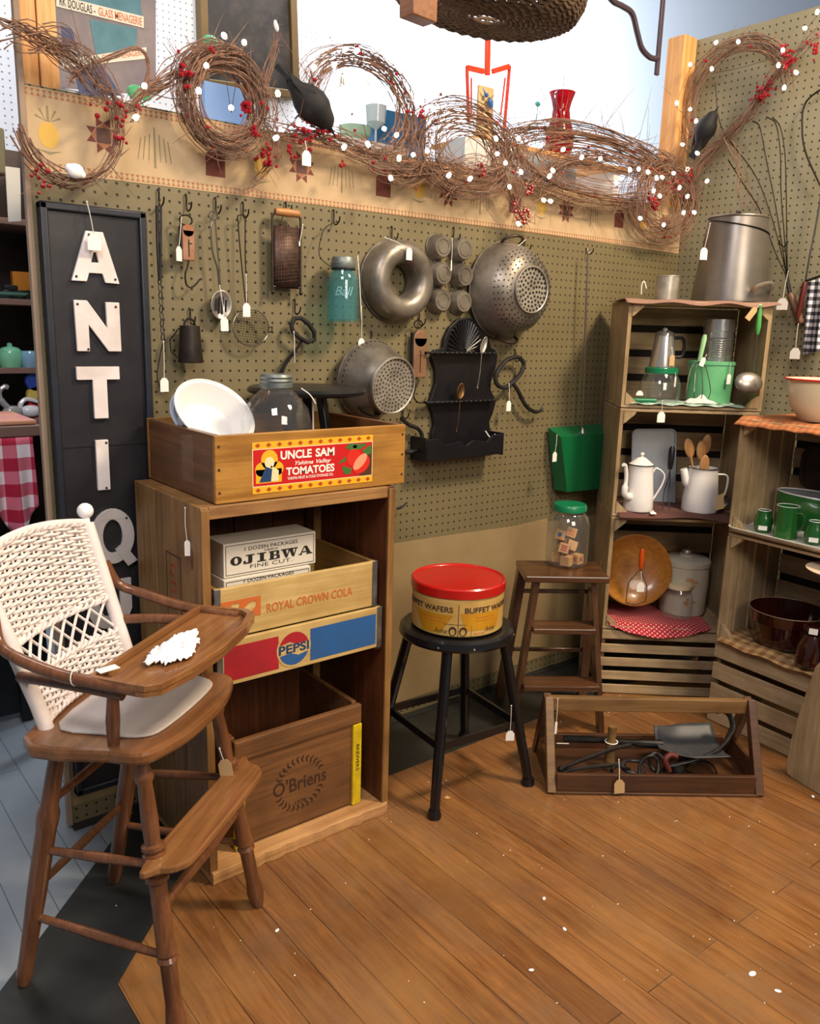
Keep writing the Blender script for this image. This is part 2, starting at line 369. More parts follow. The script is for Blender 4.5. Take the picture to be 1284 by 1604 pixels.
m_jade = MAT('jade_green_enamel', '6CB482', 0.35, col2='5FA876', nscale=20); m_mint = MAT('mint_handle', '9CCB92', 0.35)
m_green = MAT('green_glaze', '1E5A24', 0.2, coat=0.4); m_grnh = MAT('green_wood_handle', '4E9A50', 0.3)
m_cream = MAT('cream_enamel', 'E4D2AE', 0.3, coat=0.2); m_redrim = MAT('red_enamel_rim', 'C02A1C', 0.3)
m_brownglz = MAT('brown_glaze', '220A06', 0.12, col2='340F08', nscale=6, coat=0.6)
m_greytray = MAT('slate_enamel_tray', 'A4AAB0', 0.35, col2='949AA0', nscale=5); m_bowl = WOOD('amber_wood_bowl', 'A8722E', '92591E', 'x', '7C4416', rough=0.3, coat=0.3)
m_orangeh = MAT('orange_handle', 'C0480E', 0.25, coat=0.4); m_crock = MAT('beige_canister', 'C0B8A2', 0.35, col2='B4AC96', nscale=8)
m_spoonw = WOOD('wooden_spoon', 'AC8050', '926638', 'z', rough=0.5)
m_twig = MAT('grapevine_twig', '684E42', 0.85, col2='8A705E', nscale=40); m_twigL = MAT('pale_grapevine_twig', '9A7258', 0.85, col2='6C4C3C', nscale=40); m_berry = MAT('red_berry', '8E1420', 0.3)
m_bulb = MAT('lit_bulb', 'FFF2DC', 0.3, emit='FFE8C8', estr=18.0)
m_cord = MAT('brown_light_cord', '4A3428', 0.6)
m_bird = MAT('black_feather', '101012', 0.7, bump=0.5, bscale=80)
m_basket = MAT('basket_willow', '4A3A2C', 0.8, col2='6A5540', nscale=40)
m_dkwood = WOOD('dark_shelf_wood', '3A2620', '2A1A16', 'x', rough=0.5); m_pink = MAT('pinkish_shelf_edge', '7E6458', 0.6)
def CHECK(name, c1, c2, c12, scale, u=0, v=1):
    m, nt, b = newmat(name); L = nt.links
    tc = nd(nt, 'ShaderNodeTexCoord'); sp = nd(nt, 'ShaderNodeSeparateXYZ'); L.new(tc.outputs['Object'], sp.inputs[0])
    def st(o):
        a = nd(nt, 'ShaderNodeMath', operation='MULTIPLY'); L.new(o, a.inputs[0]); a.inputs[1].default_value = scale
        f = nd(nt, 'ShaderNodeMath', operation='FRACT'); L.new(a.outputs[0], f.inputs[0])
        g = nd(nt, 'ShaderNodeMath', operation='GREATER_THAN'); L.new(f.outputs[0], g.inputs[0]); g.inputs[1].default_value = 0.5
        return g.outputs[0]
    ad = nd(nt, 'ShaderNodeMath', operation='ADD'); L.new(st(sp.outputs[u]), ad.inputs[0]); L.new(st(sp.outputs[v]), ad.inputs[1])
    dv = nd(nt, 'ShaderNodeMath', operation='DIVIDE'); L.new(ad.outputs[0], dv.inputs[0]); dv.inputs[1].default_value = 2.0
    r = ramp(nt, [(0.0, c1), (0.5, c12), (1.0, c2)]); r.color_ramp.interpolation = 'CONSTANT'; r.color_ramp.elements[1].position = 0.3; r.color_ramp.elements[2].position = 0.8
    L.new(dv.outputs[0], r.inputs['Fac']); L.new(r.outputs['Color'], b.inputs['Base Color']); b.inputs['Roughness'].default_value = 0.9
    return m
m_ging_r = CHECK('red_gingham', 'EDE4E6', 'A81838', 'D06C80', 14, 0, 2)
m_ging_b = CHECK('black_gingham', 'E8E8EC', '14141C', '70707A', 40, 1, 2)
m_plaid = CHECK('tan_plaid', 'B89460', '7A5430', '98744A', 28, 0, 1)
m_ostripe = CHECK('orange_striped_cloth', 'B27444', '955530', 'A4653A', 45, 0, 1)
def DOTS(name, base, dot):
    m, nt, b = newmat(name); L = nt.links
    tc = nd(nt, 'ShaderNodeTexCoord'); vo = nd(nt, 'ShaderNodeTexVoronoi', Scale=78.0, Randomness=0.0); vo.voronoi_dimensions = '2D'; L.new(tc.outputs['Object'], vo.inputs['Vector'])
    r = ramp(nt, [(0.22, dot), (0.3, base)]); L.new(vo.outputs['Distance'], r.inputs['Fac']); L.new(r.outputs['Color'], b.inputs['Base Color']); b.inputs['Roughness'].default_value = 0.9
    return m
m_reddot = DOTS('red_dotted_cloth', 'A81C2C', 'E0B0A8')
m_pinkcl = MAT('dusty_pink_cloth', '8C6C5C', 0.95, bump=0.3, bscale=200); m_browncl = MAT('maroon_brown_cloth', '5A3A34', 0.95)
m_doily = MAT('green_white_doily', '6E9A80', 0.9, col2='C8D4CC', nscale=60); m_whitecl = MAT('white_napkin', 'D8D6CC', 0.9)
def floor_mat():
    m, nt, b = newmat('maple_floor_boards'); L = nt.links
    tc = nd(nt, 'ShaderNodeTexCoord'); mp = nd(nt, 'ShaderNodeMapping'); mp.inputs['Rotation'].default_value = (0, 0, PI/2); mp.inputs['Location'].default_value = (0.3, 0.05, 0)
    L.new(tc.outputs['Object'], mp.inputs['Vector'])
    br = nd(nt, 'ShaderNodeTexBrick', Scale=1.0); br.inputs['Brick Width'].default_value = 1.3; br.inputs['Row Height'].default_value = 0.0825
    br.inputs['Mortar Size'].default_value = 0.0013; br.inputs['Mortar Smooth'].default_value = 0.3; br.inputs['Bias'].default_value = 0.0
    br.inputs['Color1'].default_value = lin('94663A'); br.inputs['Color2'].default_value = lin('7C522C'); br.inputs['Mortar'].default_value = lin('3A2210'); br.offset = 0.37
    L.new(mp.outputs['Vector'], br.inputs['Vector'])
    mg = nd(nt, 'ShaderNodeMapping'); mg.inputs['Scale'].default_value = (40, 3, 1); L.new(tc.outputs['Object'], mg.inputs['Vector'])
    n = nd(nt, 'ShaderNodeTexNoise', Scale=1.2, Detail=8.0, Roughness=0.7, Distortion=1.0); L.new(mg.outputs['Vector'], n.inputs['Vector'])
    rg = ramp(nt, [(0.3, '9A8068'), (0.6, 'FFFFFF')]); L.new(n.outputs['Fac'], rg.inputs['Fac'])
    mu = nd(nt, 'ShaderNodeMixRGB', blend_type='MULTIPLY'); mu.inputs['Fac'].default_value = 0.8; L.new(br.outputs['Color'], mu.inputs['Color1']); L.new(rg.outputs['Color'], mu.inputs['Color2'])
    n3 = nd(nt, 'ShaderNodeTexNoise', Scale=4.5, Detail=7.0, Roughness=0.7, Distortion=0.5); L.new(tc.outputs['Object'], n3.inputs['Vector'])
    r3 = ramp(nt, [(0.44, '000000'), (0.66, 'D0D0D0')]); L.new(n3.outputs['Fac'], r3.inputs['Fac'])
    m3 = nd(nt, 'ShaderNodeMixRGB'); m3.inputs['Color2'].default_value = lin('6A4A30'); L.new(r3.outputs['Color'], m3.inputs['Fac']); L.new(mu.outputs['Color'], m3.inputs['Color1'])
    n5 = nd(nt, 'ShaderNodeTexNoise', Scale=3.0, Detail=5.0); n5.noise_dimensions = '4D'; n5.inputs['W'].default_value = 4.0; L.new(tc.outputs['Object'], n5.inputs['Vector'])
    r5 = ramp(nt, [(0.46, '000000'), (0.66, 'A0A0A0')]); L.new(n5.outputs['Fac'], r5.inputs['Fac'])
    m5 = nd(nt, 'ShaderNodeMixRGB'); m5.inputs['Color2'].default_value = lin('A87C48'); L.new(r5.outputs['Color'], m5.inputs['Fac']); L.new(m3.outputs['Color'], m5.inputs['Color1'])
    mw = nd(nt, 'ShaderNodeMapping'); mw.inputs['Scale'].default_value = (9, 2.2, 1); L.new(tc.outputs['Object'], mw.inputs['Vector'])
    n6 = nd(nt, 'ShaderNodeTexNoise', Scale=1.0, Detail=9.0, Roughness=0.75, Distortion=1.5); L.new(mw.outputs['Vector'], n6.inputs['Vector'])
    r6 = ramp(nt, [(0.50, '000000'), (0.68, '909090')]); L.new(n6.outputs['Fac'], r6.inputs['Fac'])
    m6 = nd(nt, 'ShaderNodeMixRGB'); m6.inputs['Color2'].default_value = lin('7A6550'); L.new(r6.outputs['Color'], m6.inputs['Fac']); L.new(m5.outputs['Color'], m6.inputs['Color1'])
    L.new(m6.outputs['Color'], b.inputs['Base Color'])
    rr = ramp(nt, [(0.3, '707070'), (0.7, '9C9C9C')]); L.new(n3.outputs['Fac'], rr.inputs['Fac']); L.new(rr.outputs['Color'], b.inputs['Roughness'])
    bp = nd(nt, 'ShaderNodeBump', Strength=0.35, Distance=0.002); L.new(br.outputs['Fac'], bp.inputs['Height']); bp.invert = True; L.new(bp.outputs['Normal'], b.inputs['Normal'])
    return m
m_floor = floor_mat()
# ------------------------------------------------------------------ the setting
def struct(name, mb, m, origin=(0, 0, 0), **k):
    o = mb.build(name, m, None, origin=V(*origin), **k); o['kind'] = 'structure'; return o
struct('floor', MB().prism([(.441, -1.6), (XR, -1.6), (XR, 1.735), (.745, 1.735), (.441, 1.425)], -.03, 0), m_floor, smooth=0)
struct('floor', MB().prism([(.46, -1.9), (.46, 1.42), (.76, 1.72), (XR, 1.72), (XR, 2.03), (.72, 2.03), (.254, 1.544), (-3.05, -1.9)], -.04, -.002), m_blackpaint, smooth=0)
gf = MB().box((1.5, 2.4, -.035), (10, 8, .06)); struct('floor', gf, m_greyfloor, smooth=0)
wb = struct('wall_back', MB().box((( .53+XR)/2, WY+.005, .883), (XR-.53, .010, 1.766)), m_peg, smooth=0)
struct('wall_right', MB().box((XR+.02, .75, 1.186), (.04, 2.62, 2.372)), m_peg_r, smooth=0)
struct('wall_far', MB().box((6.0, 5.6, 3.3), (15, .1, 6.6)), m_plain, smooth=0)
xc = at_y(520, 60, 3.6).x
struct('wall_left', MB().box(((xc-2.0)/2, 3.62, 2.1), (xc+2.0, .04, 4.2)), m_pegw, smooth=0)
struct('trim_1', MB().box((.5275, 2.024, 1.3), (.013, .018, 2.6)), m_endtrim, smooth=0, bevel=.002)
struct('trim_2', MB().box((.5525, 2.058, 2.16), (.037, .045, .92)), m_stud, smooth=0, bevel=.003)
struct('trim_3', MB().box((.5935, 2.058, 2.16), (.040, .045, .92)), m_stud, smooth=0, bevel=.003)
struct('trim_4', MB().box((2.905, 2.062, 2.07), (.08, .075, .61)), m_stud, smooth=0, bevel=.003)
struct('baseboard_back', MB().prism([(0, 0), (.03, 0), (.0, .05)], .53, XR, orient((0, WY-.001, 0), (0, -1, 0), (1, 0, 0))), m_blackpaint, smooth=0)
kp = MB(wallM((0, WY, 0)))
kp.prism([(.531, .05), (XR-.001, .05), (XR-.001, .575), (2.285, .590), (2.28, .603), (2.1, .597), (1.6, .607), (.531, .600)], 0, .0015)
struct('trim_5', kp, m_kraft, origin=(0, WY, 0), smooth=0)
# printed wallpaper border along the top of the pegboard with its folk-art motifs
bd = MB(wallM((0, WY, 0))); bd.prism([(.531, 1.592), (1.3, 1.600), (2.2, 1.606), (XR-.001, 1.60), (XR-.001, 1.765), (.531, 1.762)], 0, .0012)
border = struct('trim_6', bd, m_paper, origin=(0, WY, 0), smooth=0)
def motif(name, mb, m): o = mb.build(name, m, border, smooth=0)
def WM(px, py): p = at_y(px, py, WY); return wallM((p.x, WY-.0012, p.z))
mm = {k: MB() for k in 'mpdyg'}
def add(k, M, polys):
    for P in polys: mm[k].M = M; mm[k].prism(P, 0, .0004)
def disc(cx, cy, rx, ry, n=16): return [(cx+rx*math.cos(2*PI*i/n), cy+ry*math.sin(2*PI*i/n)) for i in range(n)]
def star(M, s=1.0):
    a = .016*s
    add('p', M, [[(-a, -a), (a, -a), (a, a), (-a, a)]])
    for k in range(4):
        R = M @ RZ(k*PI/2)
        add('m', R, [[(-a, a*1.05), (-a, a*2.4), (-a*.05, a*1.7)], [(a, a*1.05), (a, a*2.4), (a*.05, a*1.7)]])
        add('d', R, [[(-a*.9, a*1.02), (a*.9, a*1.02), (0, a*1.65)]])
def pineapple(M):
    add('y', M, [disc(0, 0, .022, .027)])
    add('g', M, [[(-.003, .028), (.003, .028), (.002, .06), (-.002, .06)], [(-.004, .028), (-.025, .04), (-.028, .036)], [(.004, .028), (.025, .04), (.028, .036)], [(-.004, .028), (-.02, .052), (-.014, .052)], [(.004, .028), (.02, .052), (.014, .052)], [(-.028, -.03), (.0, -.04), (.028, -.03), (0, -.034)]])
def house(M):
    add('m', M, [[(-.026, -.028), (.026, -.028), (.026, .022), (.012, .034), (-.012, .034), (-.026, .022)]])
def willow(M):
    add('g', M, [[(-.003, -.045), (.003, -.045), (.002, .045), (-.002, .045)]] + [[(x, .035-abs(x)*.5), (x+.003, .035-abs(x)*.5), (x*1.25+.002, -.03), (x*1.25, -.03)] for x in (-.034, -.024, -.013, .010, .021, .031)])
for kind, px, py in (('p', 76, 212), ('s', 162, 213), ('w', 242, 232), ('h', 337, 258), ('p', 410, 262), ('s', 472, 262), ('w', 535, 275), ('h', 600, 292), ('p', 657, 296), ('s', 702, 303), ('w', 752, 312), ('h', 806, 320), ('p', 848, 324), ('s', 886, 330), ('w', 925, 334), ('h', 969, 344), ('p', 1007, 346), ('s', 1040, 352)):
    M = WM(px, py); {'p': pineapple, 's': star, 'w': willow, 'h': house}[kind](M)
x = .537
while x < 2.94:
    for z, dz in ((1.6045 + (x-.53)*.004, 1), (1.752, 1)):
        M = wallM((x, WY-.0012, z)); a = .0045
        add('d', M, [[(-a, -.007), (a, -.007), (0, 0)], [(-a, .007), (a, .007), (0, 0)]])
    x += .0125
for k, nm, m in (('m', 'maroon_motifs', m_maroon), ('p', 'plum_motifs', m_purple), ('d', 'edge_motifs', m_dull), ('y', 'pineapple_motifs', m_yel), ('g', 'leaf_motifs', m_greyg)): motif(nm, mm[k], m)
# ------------------------------------------------------------------ beyond the partition
ledge = MB().box((1.85, 2.30, 1.725), (2.1, .42, .03)); tag(ledge.build('display_shelf', m_white, None, smooth=0, bevel=.003), 'white display shelf running behind the top of the pegboard partition', 'shelf')
br = MB()
for x in (.95, 1.85, 2.75): br.box((x, 2.30, .85), (.05, .38, 1.72))
br.build('shelf_support', m_white, bpy.data.objects['display_shelf'], smooth=0)
# poster on white backing leaning beyond the partition's left studs
P = at_y(160, 60, 2.95)
po = thing('poster', 'large film poster with blue, teal and cream pictures pinned beside the pine studs', 'poster', (P.x, 2.95, 1.55))
def PY(px, py, y=2.95): return at_y(px, py, y)
def quad(mb, pts, y, t=.003, n=(0, -1, 0)): mb.slab([PY(a, b, y) for a, b in pts], n, t)
q = MB(); quad(q, [(60, -70), (243, -70), (243, 150), (60, 135)], 2.95, .006); q.build('poster_sheet', MAT('poster_paper', '8A7E7A', 0.6, col2='6A6068', nscale=5), po, smooth=0)
q = MB(); pa, pb = PY(70, 140, 2.97), PY(235, 140, 2.97); q.box(((pa.x+pb.x)/2, 2.966, 1.0), (pb.x-pa.x, .012, 2.0)); q.build('support_board', m_white, po, smooth=0)
q = MB(); quad(q, [(140, 30), (215, 45), (212, 80), (150, 85)], 2.9435, .001); quad(q, [(100, -50), (215, -50), (222, 25), (100, -2)], 2.9435, .001); q.build('teal_patch', MAT('poster_teal', '3A6A72', 0.6, col2='54808C', nscale=8), po, smooth=0)
q = MB(); quad(q, [(115, 105), (160, 102), (190, 150), (125, 150)], 2.9435, .001); quad(q, [(95, 40), (112, 45), (120, 70), (100, 75)], 2.9435, .001); q.build('blue_patch', MAT('poster_blue', '36486E', 0.6, col2='2A3A60', nscale=8), po, smooth=0)
q = MB(); quad(q, [(88, -8), (225, 26), (225, 44), (88, 10)], 2.9425, .001); quad(q, [(98, 94), (229, 74), (229, 92), (98, 106)], 2.9425, .001); q.build('title_band', MAT('poster_cream', 'D6CCB8', 0.6), po, smooth=0)
def ptext(body, a, b, size, mat, name, bold=0.0, y=2.9412):
    A, B = PY(*a, y), PY(*b, y); d = B-A; M = orient((A+B)/2, d, (0, -1, 0)); q = MB(); q.text(body, size, M, .0005, fit=d.length, bold=bold); q.build(name, mat, po, smooth=0)
ptext('RK DOUGLAS -', (93, 2), (149, 17), .034, m_inkblk, 'lettering', .004)
ptext('GLASS MENAGERIE', (154, 18), (222, 35), .034, m_oran, 'lettering', .004)
ptext('RK DOUGLAS', (100, 100), (155, 92), .024, m_inkblk, 'lettering'); ptext('GLASS MENAGERIE', (160, 91), (226, 82), .024, m_oran, 'lettering')
# gilt framed picture
pc = thing('framed_picture', 'dark painting in a gilt wooden frame hanging on white pegboard', 'picture', at_y(385, 60, 3.57))
Y = 3.57; q = MB(); quad(q, [(318, -120), (444, -120), (455, 142), (325, 130)], Y, .01); q.build('canvas', MAT('dark_canvas', '1C1614', 0.5, col2='4C4036', nscale=7, nlo=.45, nhi=.75), pc, smooth=0)
for a, b in (((312, -120), (319, 128)), ((452, -120), (461, 150)), ((308, 130), (461, 150))):
    q = MB(); q.beam(PY(*a, Y), PY(*b, Y), .035, .05, up=(0, -1, 0)); q.build('frame_rail', MAT('gilt_frame', '665230', 0.45, 0.3), pc, smooth=0, bevel=.004)
# orange-red rack with blue bird on top
rk = thing('bird_rack', 'orange-red upright rack with wooden board and a blue bird, standing behind the garland', 'rack', at_y(765, 210, 2.36))
def G(px, py): return at_y(px, py, 2.36)
m_or = MAT('orange_red_plastic', 'F0401C', 0.4, emit=None)
q = MB(); q.beam(G(764, 48), G(763, 118), .02, .012, up=(0, -1, 0)); q.build('mast', m_or, rk, bevel=.002)
q = MB(); q.beam(G(731, 106), G(757, 112), .018, .012, up=(0, -1, 0)); q.beam(G(771, 112), G(797, 104), .018, .012, up=(0, -1, 0)); q.build('crossbar', m_or, rk, bevel=.002)
for a, b in (((731, 103), (734, 195)), ((798, 103), (789, 208))):
    q = MB(); q.beam(G(*a), G(*b), .006, .012, up=(0, -1, 0)); q.beam(G(a[0]+(7 if a[0] < 760 else -7), 122), G(b[0]+(4 if a[0] < 760 else -5), 180), .004, .006, up=(0, -1, 0)); q.build('side_rail', m_or, rk)
q = MB(); q.box(G(762, 175)+V(0, .01, 0), (.075, .012, .17)); q.build('back_board', WOOD('rack_board', 'D8C090', 'C0A068', 'z'), rk, bevel=.003)
q = MB(); q.ball(G(764, 162)+V(0, -.012, 0), .013, (.8, .8, 1.5), R=RY(-.5)); q.ball(G(758, 150)+V(0, -.012, 0), .008); q.tube([G(756, 147)+V(0, -.012, 0), G(752, 138)+V(0, -.012, 0)], [.003, .0006], 6); q.build('bird', MAT('blue_bird_paint', '2E6CB8', 0.4), rk)
# ruby glass vase
c = at_y(889, 205, 2.24); zt = at_y(890, 141, 2.24).z
SHZ = at_y(860, 236, 2.22).z
q = MB(); q.box(((at_y(745, 240, 2.22).x+2.86)/2, 2.34, SHZ-.008), (2.86-at_y(745, 240, 2.22).x, .24, .016)); up = tag(q.build('upper_shelf', m_stud, None, bevel=.002), 'tan wooden shelf board carrying the ruby vase behind the garland', 'shelf')
q = MB()
for xx in (2.05, 2.8): q.box((xx, 2.34, (SHZ-.016+1.741)/2), (.03, .2, SHZ-.016-1.741))
q.build('shelf_riser', m_white, up)
vs = thing('glass_vase', 'ruby red glass vase with flared ruffled lip beyond the partition top', 'vase', (c.x, 2.24, SHZ)); c.y = 2.28; h = zt-SHZ
pr = [(.0, 0), (.040, 0), (.046, .01), (.054, h*.18), (.052, h*.38), (.036, h*.62), (.032, h*.74), (.038, h*.86), (.050, h)]
q = MB(T(c.x, 2.28, SHZ)); q.lathe(pr + [(r-.003, z) for r, z in pr[:0:-1]] + [(0, .004)], seg=24); q.build('vase_body', m_redglass, vs)
q = MB(T(c.x, 2.28, SHZ)); q.tube([(-.042, -.02, h*.98), (-.058, -.02, h*.92), (-.062, -.02, h*.78), (-.046, -.02, h*.70)], .005, 6); q.build('lip_curl', MAT('purple_glass', '70306A', 0.1, trans=.5), vs)
# small goods on the shelf
def down(px, py, y, wd, dp): p = at_y(px, py, y); return MB().box((p.x, y, (p.z+1.741)/2), (wd, dp, p.z-1.741))
q = down(755, 225, 2.2, .24, .10); tag(q.build('white_box', m_white, None, bevel=.003), 'plain white box lying on the shelf under the bird rack', 'box')
q = down(860, 252, 2.14, .26, .03); tag(q.build('glass_tray', MAT('grey_glass_panel', 'A8B4BC', .2), None, bevel=.002), 'greyish glass tray standing on the white shelf under the red vase', 'tray')
q = down(622, 178, 2.35, .22, .04); tag(q.build('blue_book', MAT('blue_cover', '2C6C9C', .5), None, bevel=.002), 'blue covered book standing behind the dense vine wreath', 'book')
q = down(350, 135, 2.35, .13, .03); tag(q.build('blue_card', MAT('pale_blue_card', '7EA0D0', .5), None, bevel=.001), 'pale blue card seen through the left wreath', 'card')
rz0 = at_y(567, 226, 2.3); q = MB(); q.box((rz0.x, 2.3, (rz0.z+1.741)/2), (.26, .12, rz0.z-1.741)); tag(q.build('riser_block', m_white, None, bevel=.002), 'white riser block under the goblet and green glass bowl', 'riser')
q = MB(T(at_y(555, 220, 2.3).x, 2.3, rz0.z+.001)); q.lathe([(0, 0), (.03, 0), (.05, .02), (.052, .045), (.049, .045), (.046, .022), (.028, .005), (0, .005)]); tag(q.build('glass_bowl', MAT('milky_green_glass', 'A8C8A8', .2), None), 'milky green glass bowl on the shelf behind the vine wreath', 'bowl')
q = MB(T(at_y(588, 220, 2.3).x, 2.3, rz0.z+.001)); q.lathe([(0, 0), (.03, 0), (.004, .01), (.004, .05), (.03, .07), (.034, .12), (.031, .12), (.026, .075), (0, .06)]); tag(q.build('goblet', MAT('misty_glass', 'BCC8CC', .1), None), 'misty glass goblet standing on the shelf inside the arched wreath', 'goblet')
q = MB(T(at_y(842, 163, 2.5))); q.ball((0, 0, 0), .014, (1, .5, .7)); q.tube([(0, 0, -.01), (0, 0, 1.742-at_y(842, 163, 2.5).z)], .0015, 5); tag(q.build('teal_ornament', MAT('teal_paint', '1E8E94', .4), None), 'small teal ornament on a thin stem left of the red vase', 'ornament')
q = MB(); q.ball(at_y(213, 145, 2.4), .02, (1.3, .5, 1)); q.ball(at_y(226, 150, 2.4), .017, (1.3, .5, .8)); q.tube([at_y(213, 145, 2.4), at_y(226, 168, 2.4), V(at_y(228, 190, 2.4).x, 2.4, 1.742)], .002, 5); tag(q.build('leaf_pick', MAT('green_leaf', '3E9460', .5), None), 'green leaf pick poking up beside the bare bulb', 'leaf')
q = MB(); q.ball(at_y(330, 65, 3.4), .035, (1, .4, .7)); q.tube([at_y(330, 65, 3.4), at_y(332, 105, 3.4), at_y(332, 105, 3.4)+V(0, .2, 0)], .003, 5); tag(q.build('green_ornament', bpy.data.materials['green_leaf'], None), 'green ornament in front of the framed picture lower corner', 'ornament')
# basket, hanging board and iron bracket overhead
bz = at_y(762, 30, 1.85); b = thing('wicker_basket', 'dark woven willow basket with wooden ends hanging above the partition', 'basket', bz)
def BR(r_, a):
    RR = [.0, .12, .24, .30, .325, .335]; ZZ = [0, .001, .010, .034, .070, .12]; x = r_*5; i = min(int(x), 4); t = x-i
    return V((RR[i]*(1-t)+RR[i+1]*t)*math.cos(a), (RR[i]*(1-t)+RR[i+1]*t)*.62*math.sin(a), ZZ[i]*(1-t)+ZZ[i+1]*t)
q = MB(); NR = 36
for k in range(NR): q.tube([bz+BR(j/10, 2*PI*k/NR) for j in range(1, 11)], .0035, 5)
q.build('stakes', m_basket, b)
q = MB()
for j in range(34):
    rr_ = .08+.92*j/33; q.tube([bz+BR(rr_, PI*k/NR)+V(0, 0, (.006 if (k//2+j) % 2 else -.006)*(1 if k % 2 == 0 else 0)*min(1, rr_*2)) for k in range(NR*2)], .0048, 5, closed=True)
q.build('woven_body', m_basket, b)
q = MB(); q.tube([bz+V(.337*math.cos(t*PI/16), .21*math.sin(t*PI/16), .12) for t in range(32)], .012, 8, closed=True); q.build('rim', m_basket, b)
for s, px in ((-1, 655), (1, 885)):
    e = at_y(px, 22 if s < 0 else 6, 1.78); q = MB(); q.box(e+V(0, 0, .02), (.085, .05, .07), RZ(.1)); q.build('wooden_end', WOOD('basket_end%d' % s, '8A5A34', '6E4426', 'y'), b, bevel=.003)
q = MB()
for s in (-1, 1): q.tube([bz+V(.3*s, 0, .11), bz+V(.3*s, 0, .62)], .004, 6)
q.build('hanging_cord', m_string, b)
e = at_y(1028, 118, 1.75); f = at_y(1040, -40, 1.75)
ib = thing('shelf_bracket', 'black wrought iron scroll bracket hanging down at the top right', 'bracket', e)
q = MB(); q.beam(e, e+V(0, 0, .42), .016, .01, up=(0, -1, 0)); q.build('upright_bar', MAT('bracket_iron', '4C4048', .4, .4), ib, bevel=.002)
q = MB(); q.tube(spline([at_y(a, b_, 1.75) for a, b_ in ((1031, 92), (1018, 90), (1005, 76), (998, 52), (990, 22), (975, 10), (960, 2), (950, -14), (948, -40))]), .0085, 8); q.build('scroll', MAT('bracket_iron2', '4C4048', .4, .4), ib)
q = MB(); q.box((bz.x+.15, 1.85, bz.z+.63), (1.1, .3, .03)); tag(q.build('overhead_shelf', m_dkwood, None), 'dark overhead board carrying the basket and bracket', 'shelf')
q = MB(); q.beam(e+V(0, 0, .40), (e.x, 1.85, bz.z+.63), .02, .02); q.build('bracket_arm', m_iron, ib)
# ------------------------------------------------------------------ aisle on the left: shelf unit, its goods, and the table
SY = 2.78
def S(px, py, y=SY): return at_y(px, py, y)
zs = [S(20, y).z for y in (342, 468, 576, 657)]
sx0, sx1 = S(-90, 400).x, S(120, 400).x
su = thing('shelf_unit', 'dark wooden display shelves standing behind the partition end', 'shelf unit', ((sx0+sx1)/2, SY+.15, 0))
q = MB(); q.box(((sx0+sx1)/2, SY+.31, 1.0), (sx1-sx0, .02, 1.62)); q.build('back_panel', m_dkwood, su, smooth=0)
for z in zs:
    q = MB(); q.box(((sx0+sx1)/2, SY+.15, z-.009), (sx1-sx0, .30, .018)); q.build('shelf_board', m_pink, su, smooth=0, bevel=.002)
for x in (sx0, sx1): q = MB(); q.box((x, SY+.15, .93), (.02, .30, 1.8)); q.build('side_panel', m_dkwood, su, smooth=0)
def on(px, z, y=None): # point on a shelf of height z below pixel column px at depth y
    y = y or SY+.05; r = ray(px, 500); return V(CAM.x + r.x*y/r.y, y, z)
q = MB(); p = on(15, zs[1]); 
q.M = T(p); q.lathe([(0, 0), (.04, 0), (.07, .012), (.075, .02), (.07, .02), (.04, .006), (0, .006)], sx=1.2, sy=.6); tag(q.build('green_dish', MAT('green_dish_glass', '5E9080', .2), None), 'shallow green dish on the shelf under the orange packet', 'dish')
q = MB(); q.box(on(36, zs[1]+.045, SY+.14), (.05, .03, .085)); tag(q.build('orange_packet', MAT('orange_card', 'D88A28', .5), None, bevel=.002), 'small upright orange packet at the back of the dark shelves', 'packet')
p = on(33, zs[1], SY+.02); tc_ = thing('toy_car', 'small dark toy car with round wheels at the shelf edge', 'toy', p)
q = MB(T(p)); q.box((0, .02, .02), (.09, .03, .014)); q.box((-.02, .02, .034), (.04, .026, .014)); q.build('car_body', m_iron2, tc_, bevel=.003)
for dx in (-.02, .025):
    q = MB(T(p)); q.lathe([(0, -.006), (.014, -.006), (.014, .006), (0, .006)], T(dx, 0, .014) @ RX(PI/2), 16); q.build('wheel', m_iron, tc_)
def cup(name, label, px, z, mat, lid, y=SY+.03, s=1.0):
    p = on(px, z, y); t = thing(name, label, 'crockery', p); q = MB(T(p) @ Matrix.Scale(s, 4)); q.lathe([(0, 0), (.03, 0), (.036, .02), (.036, .042), (.033, .05), (.030, .05), (.032, .04), (.031, .02), (.026, .004), (0, .004)]); q.build('bowl', mat, t)
    q = MB(T(p) @ Matrix.Scale(s, 4)); q.tube(arc((-.036 if not lid else .036, 0, .028), .016, PI/2, PI*1.5, 8) if not lid else arc((.036, 0, .028), .016, -PI/2, PI/2, 8), .004, 8); q.build('handle', mat, t)
    if lid: q = MB(T(p) @ Matrix.Scale(s, 4)); q.lathe([(.034, .05), (.024, .06), (.008, .064), (.008, .072), (0, .076)]); q.build('lid', mat, t)
cup('lidded_sugar_bowl', 'mint green lidded sugar bowl on the dark shelves', 12, zs[2], MAT('mint_glaze', '7CC8A0', .15, coat=.3), True)
cup('blue_cup', 'pale blue glazed cup beside the mint sugar bowl', 44, zs[2], MAT('blue_glaze', '7EAEC8', .15, coat=.3), False)
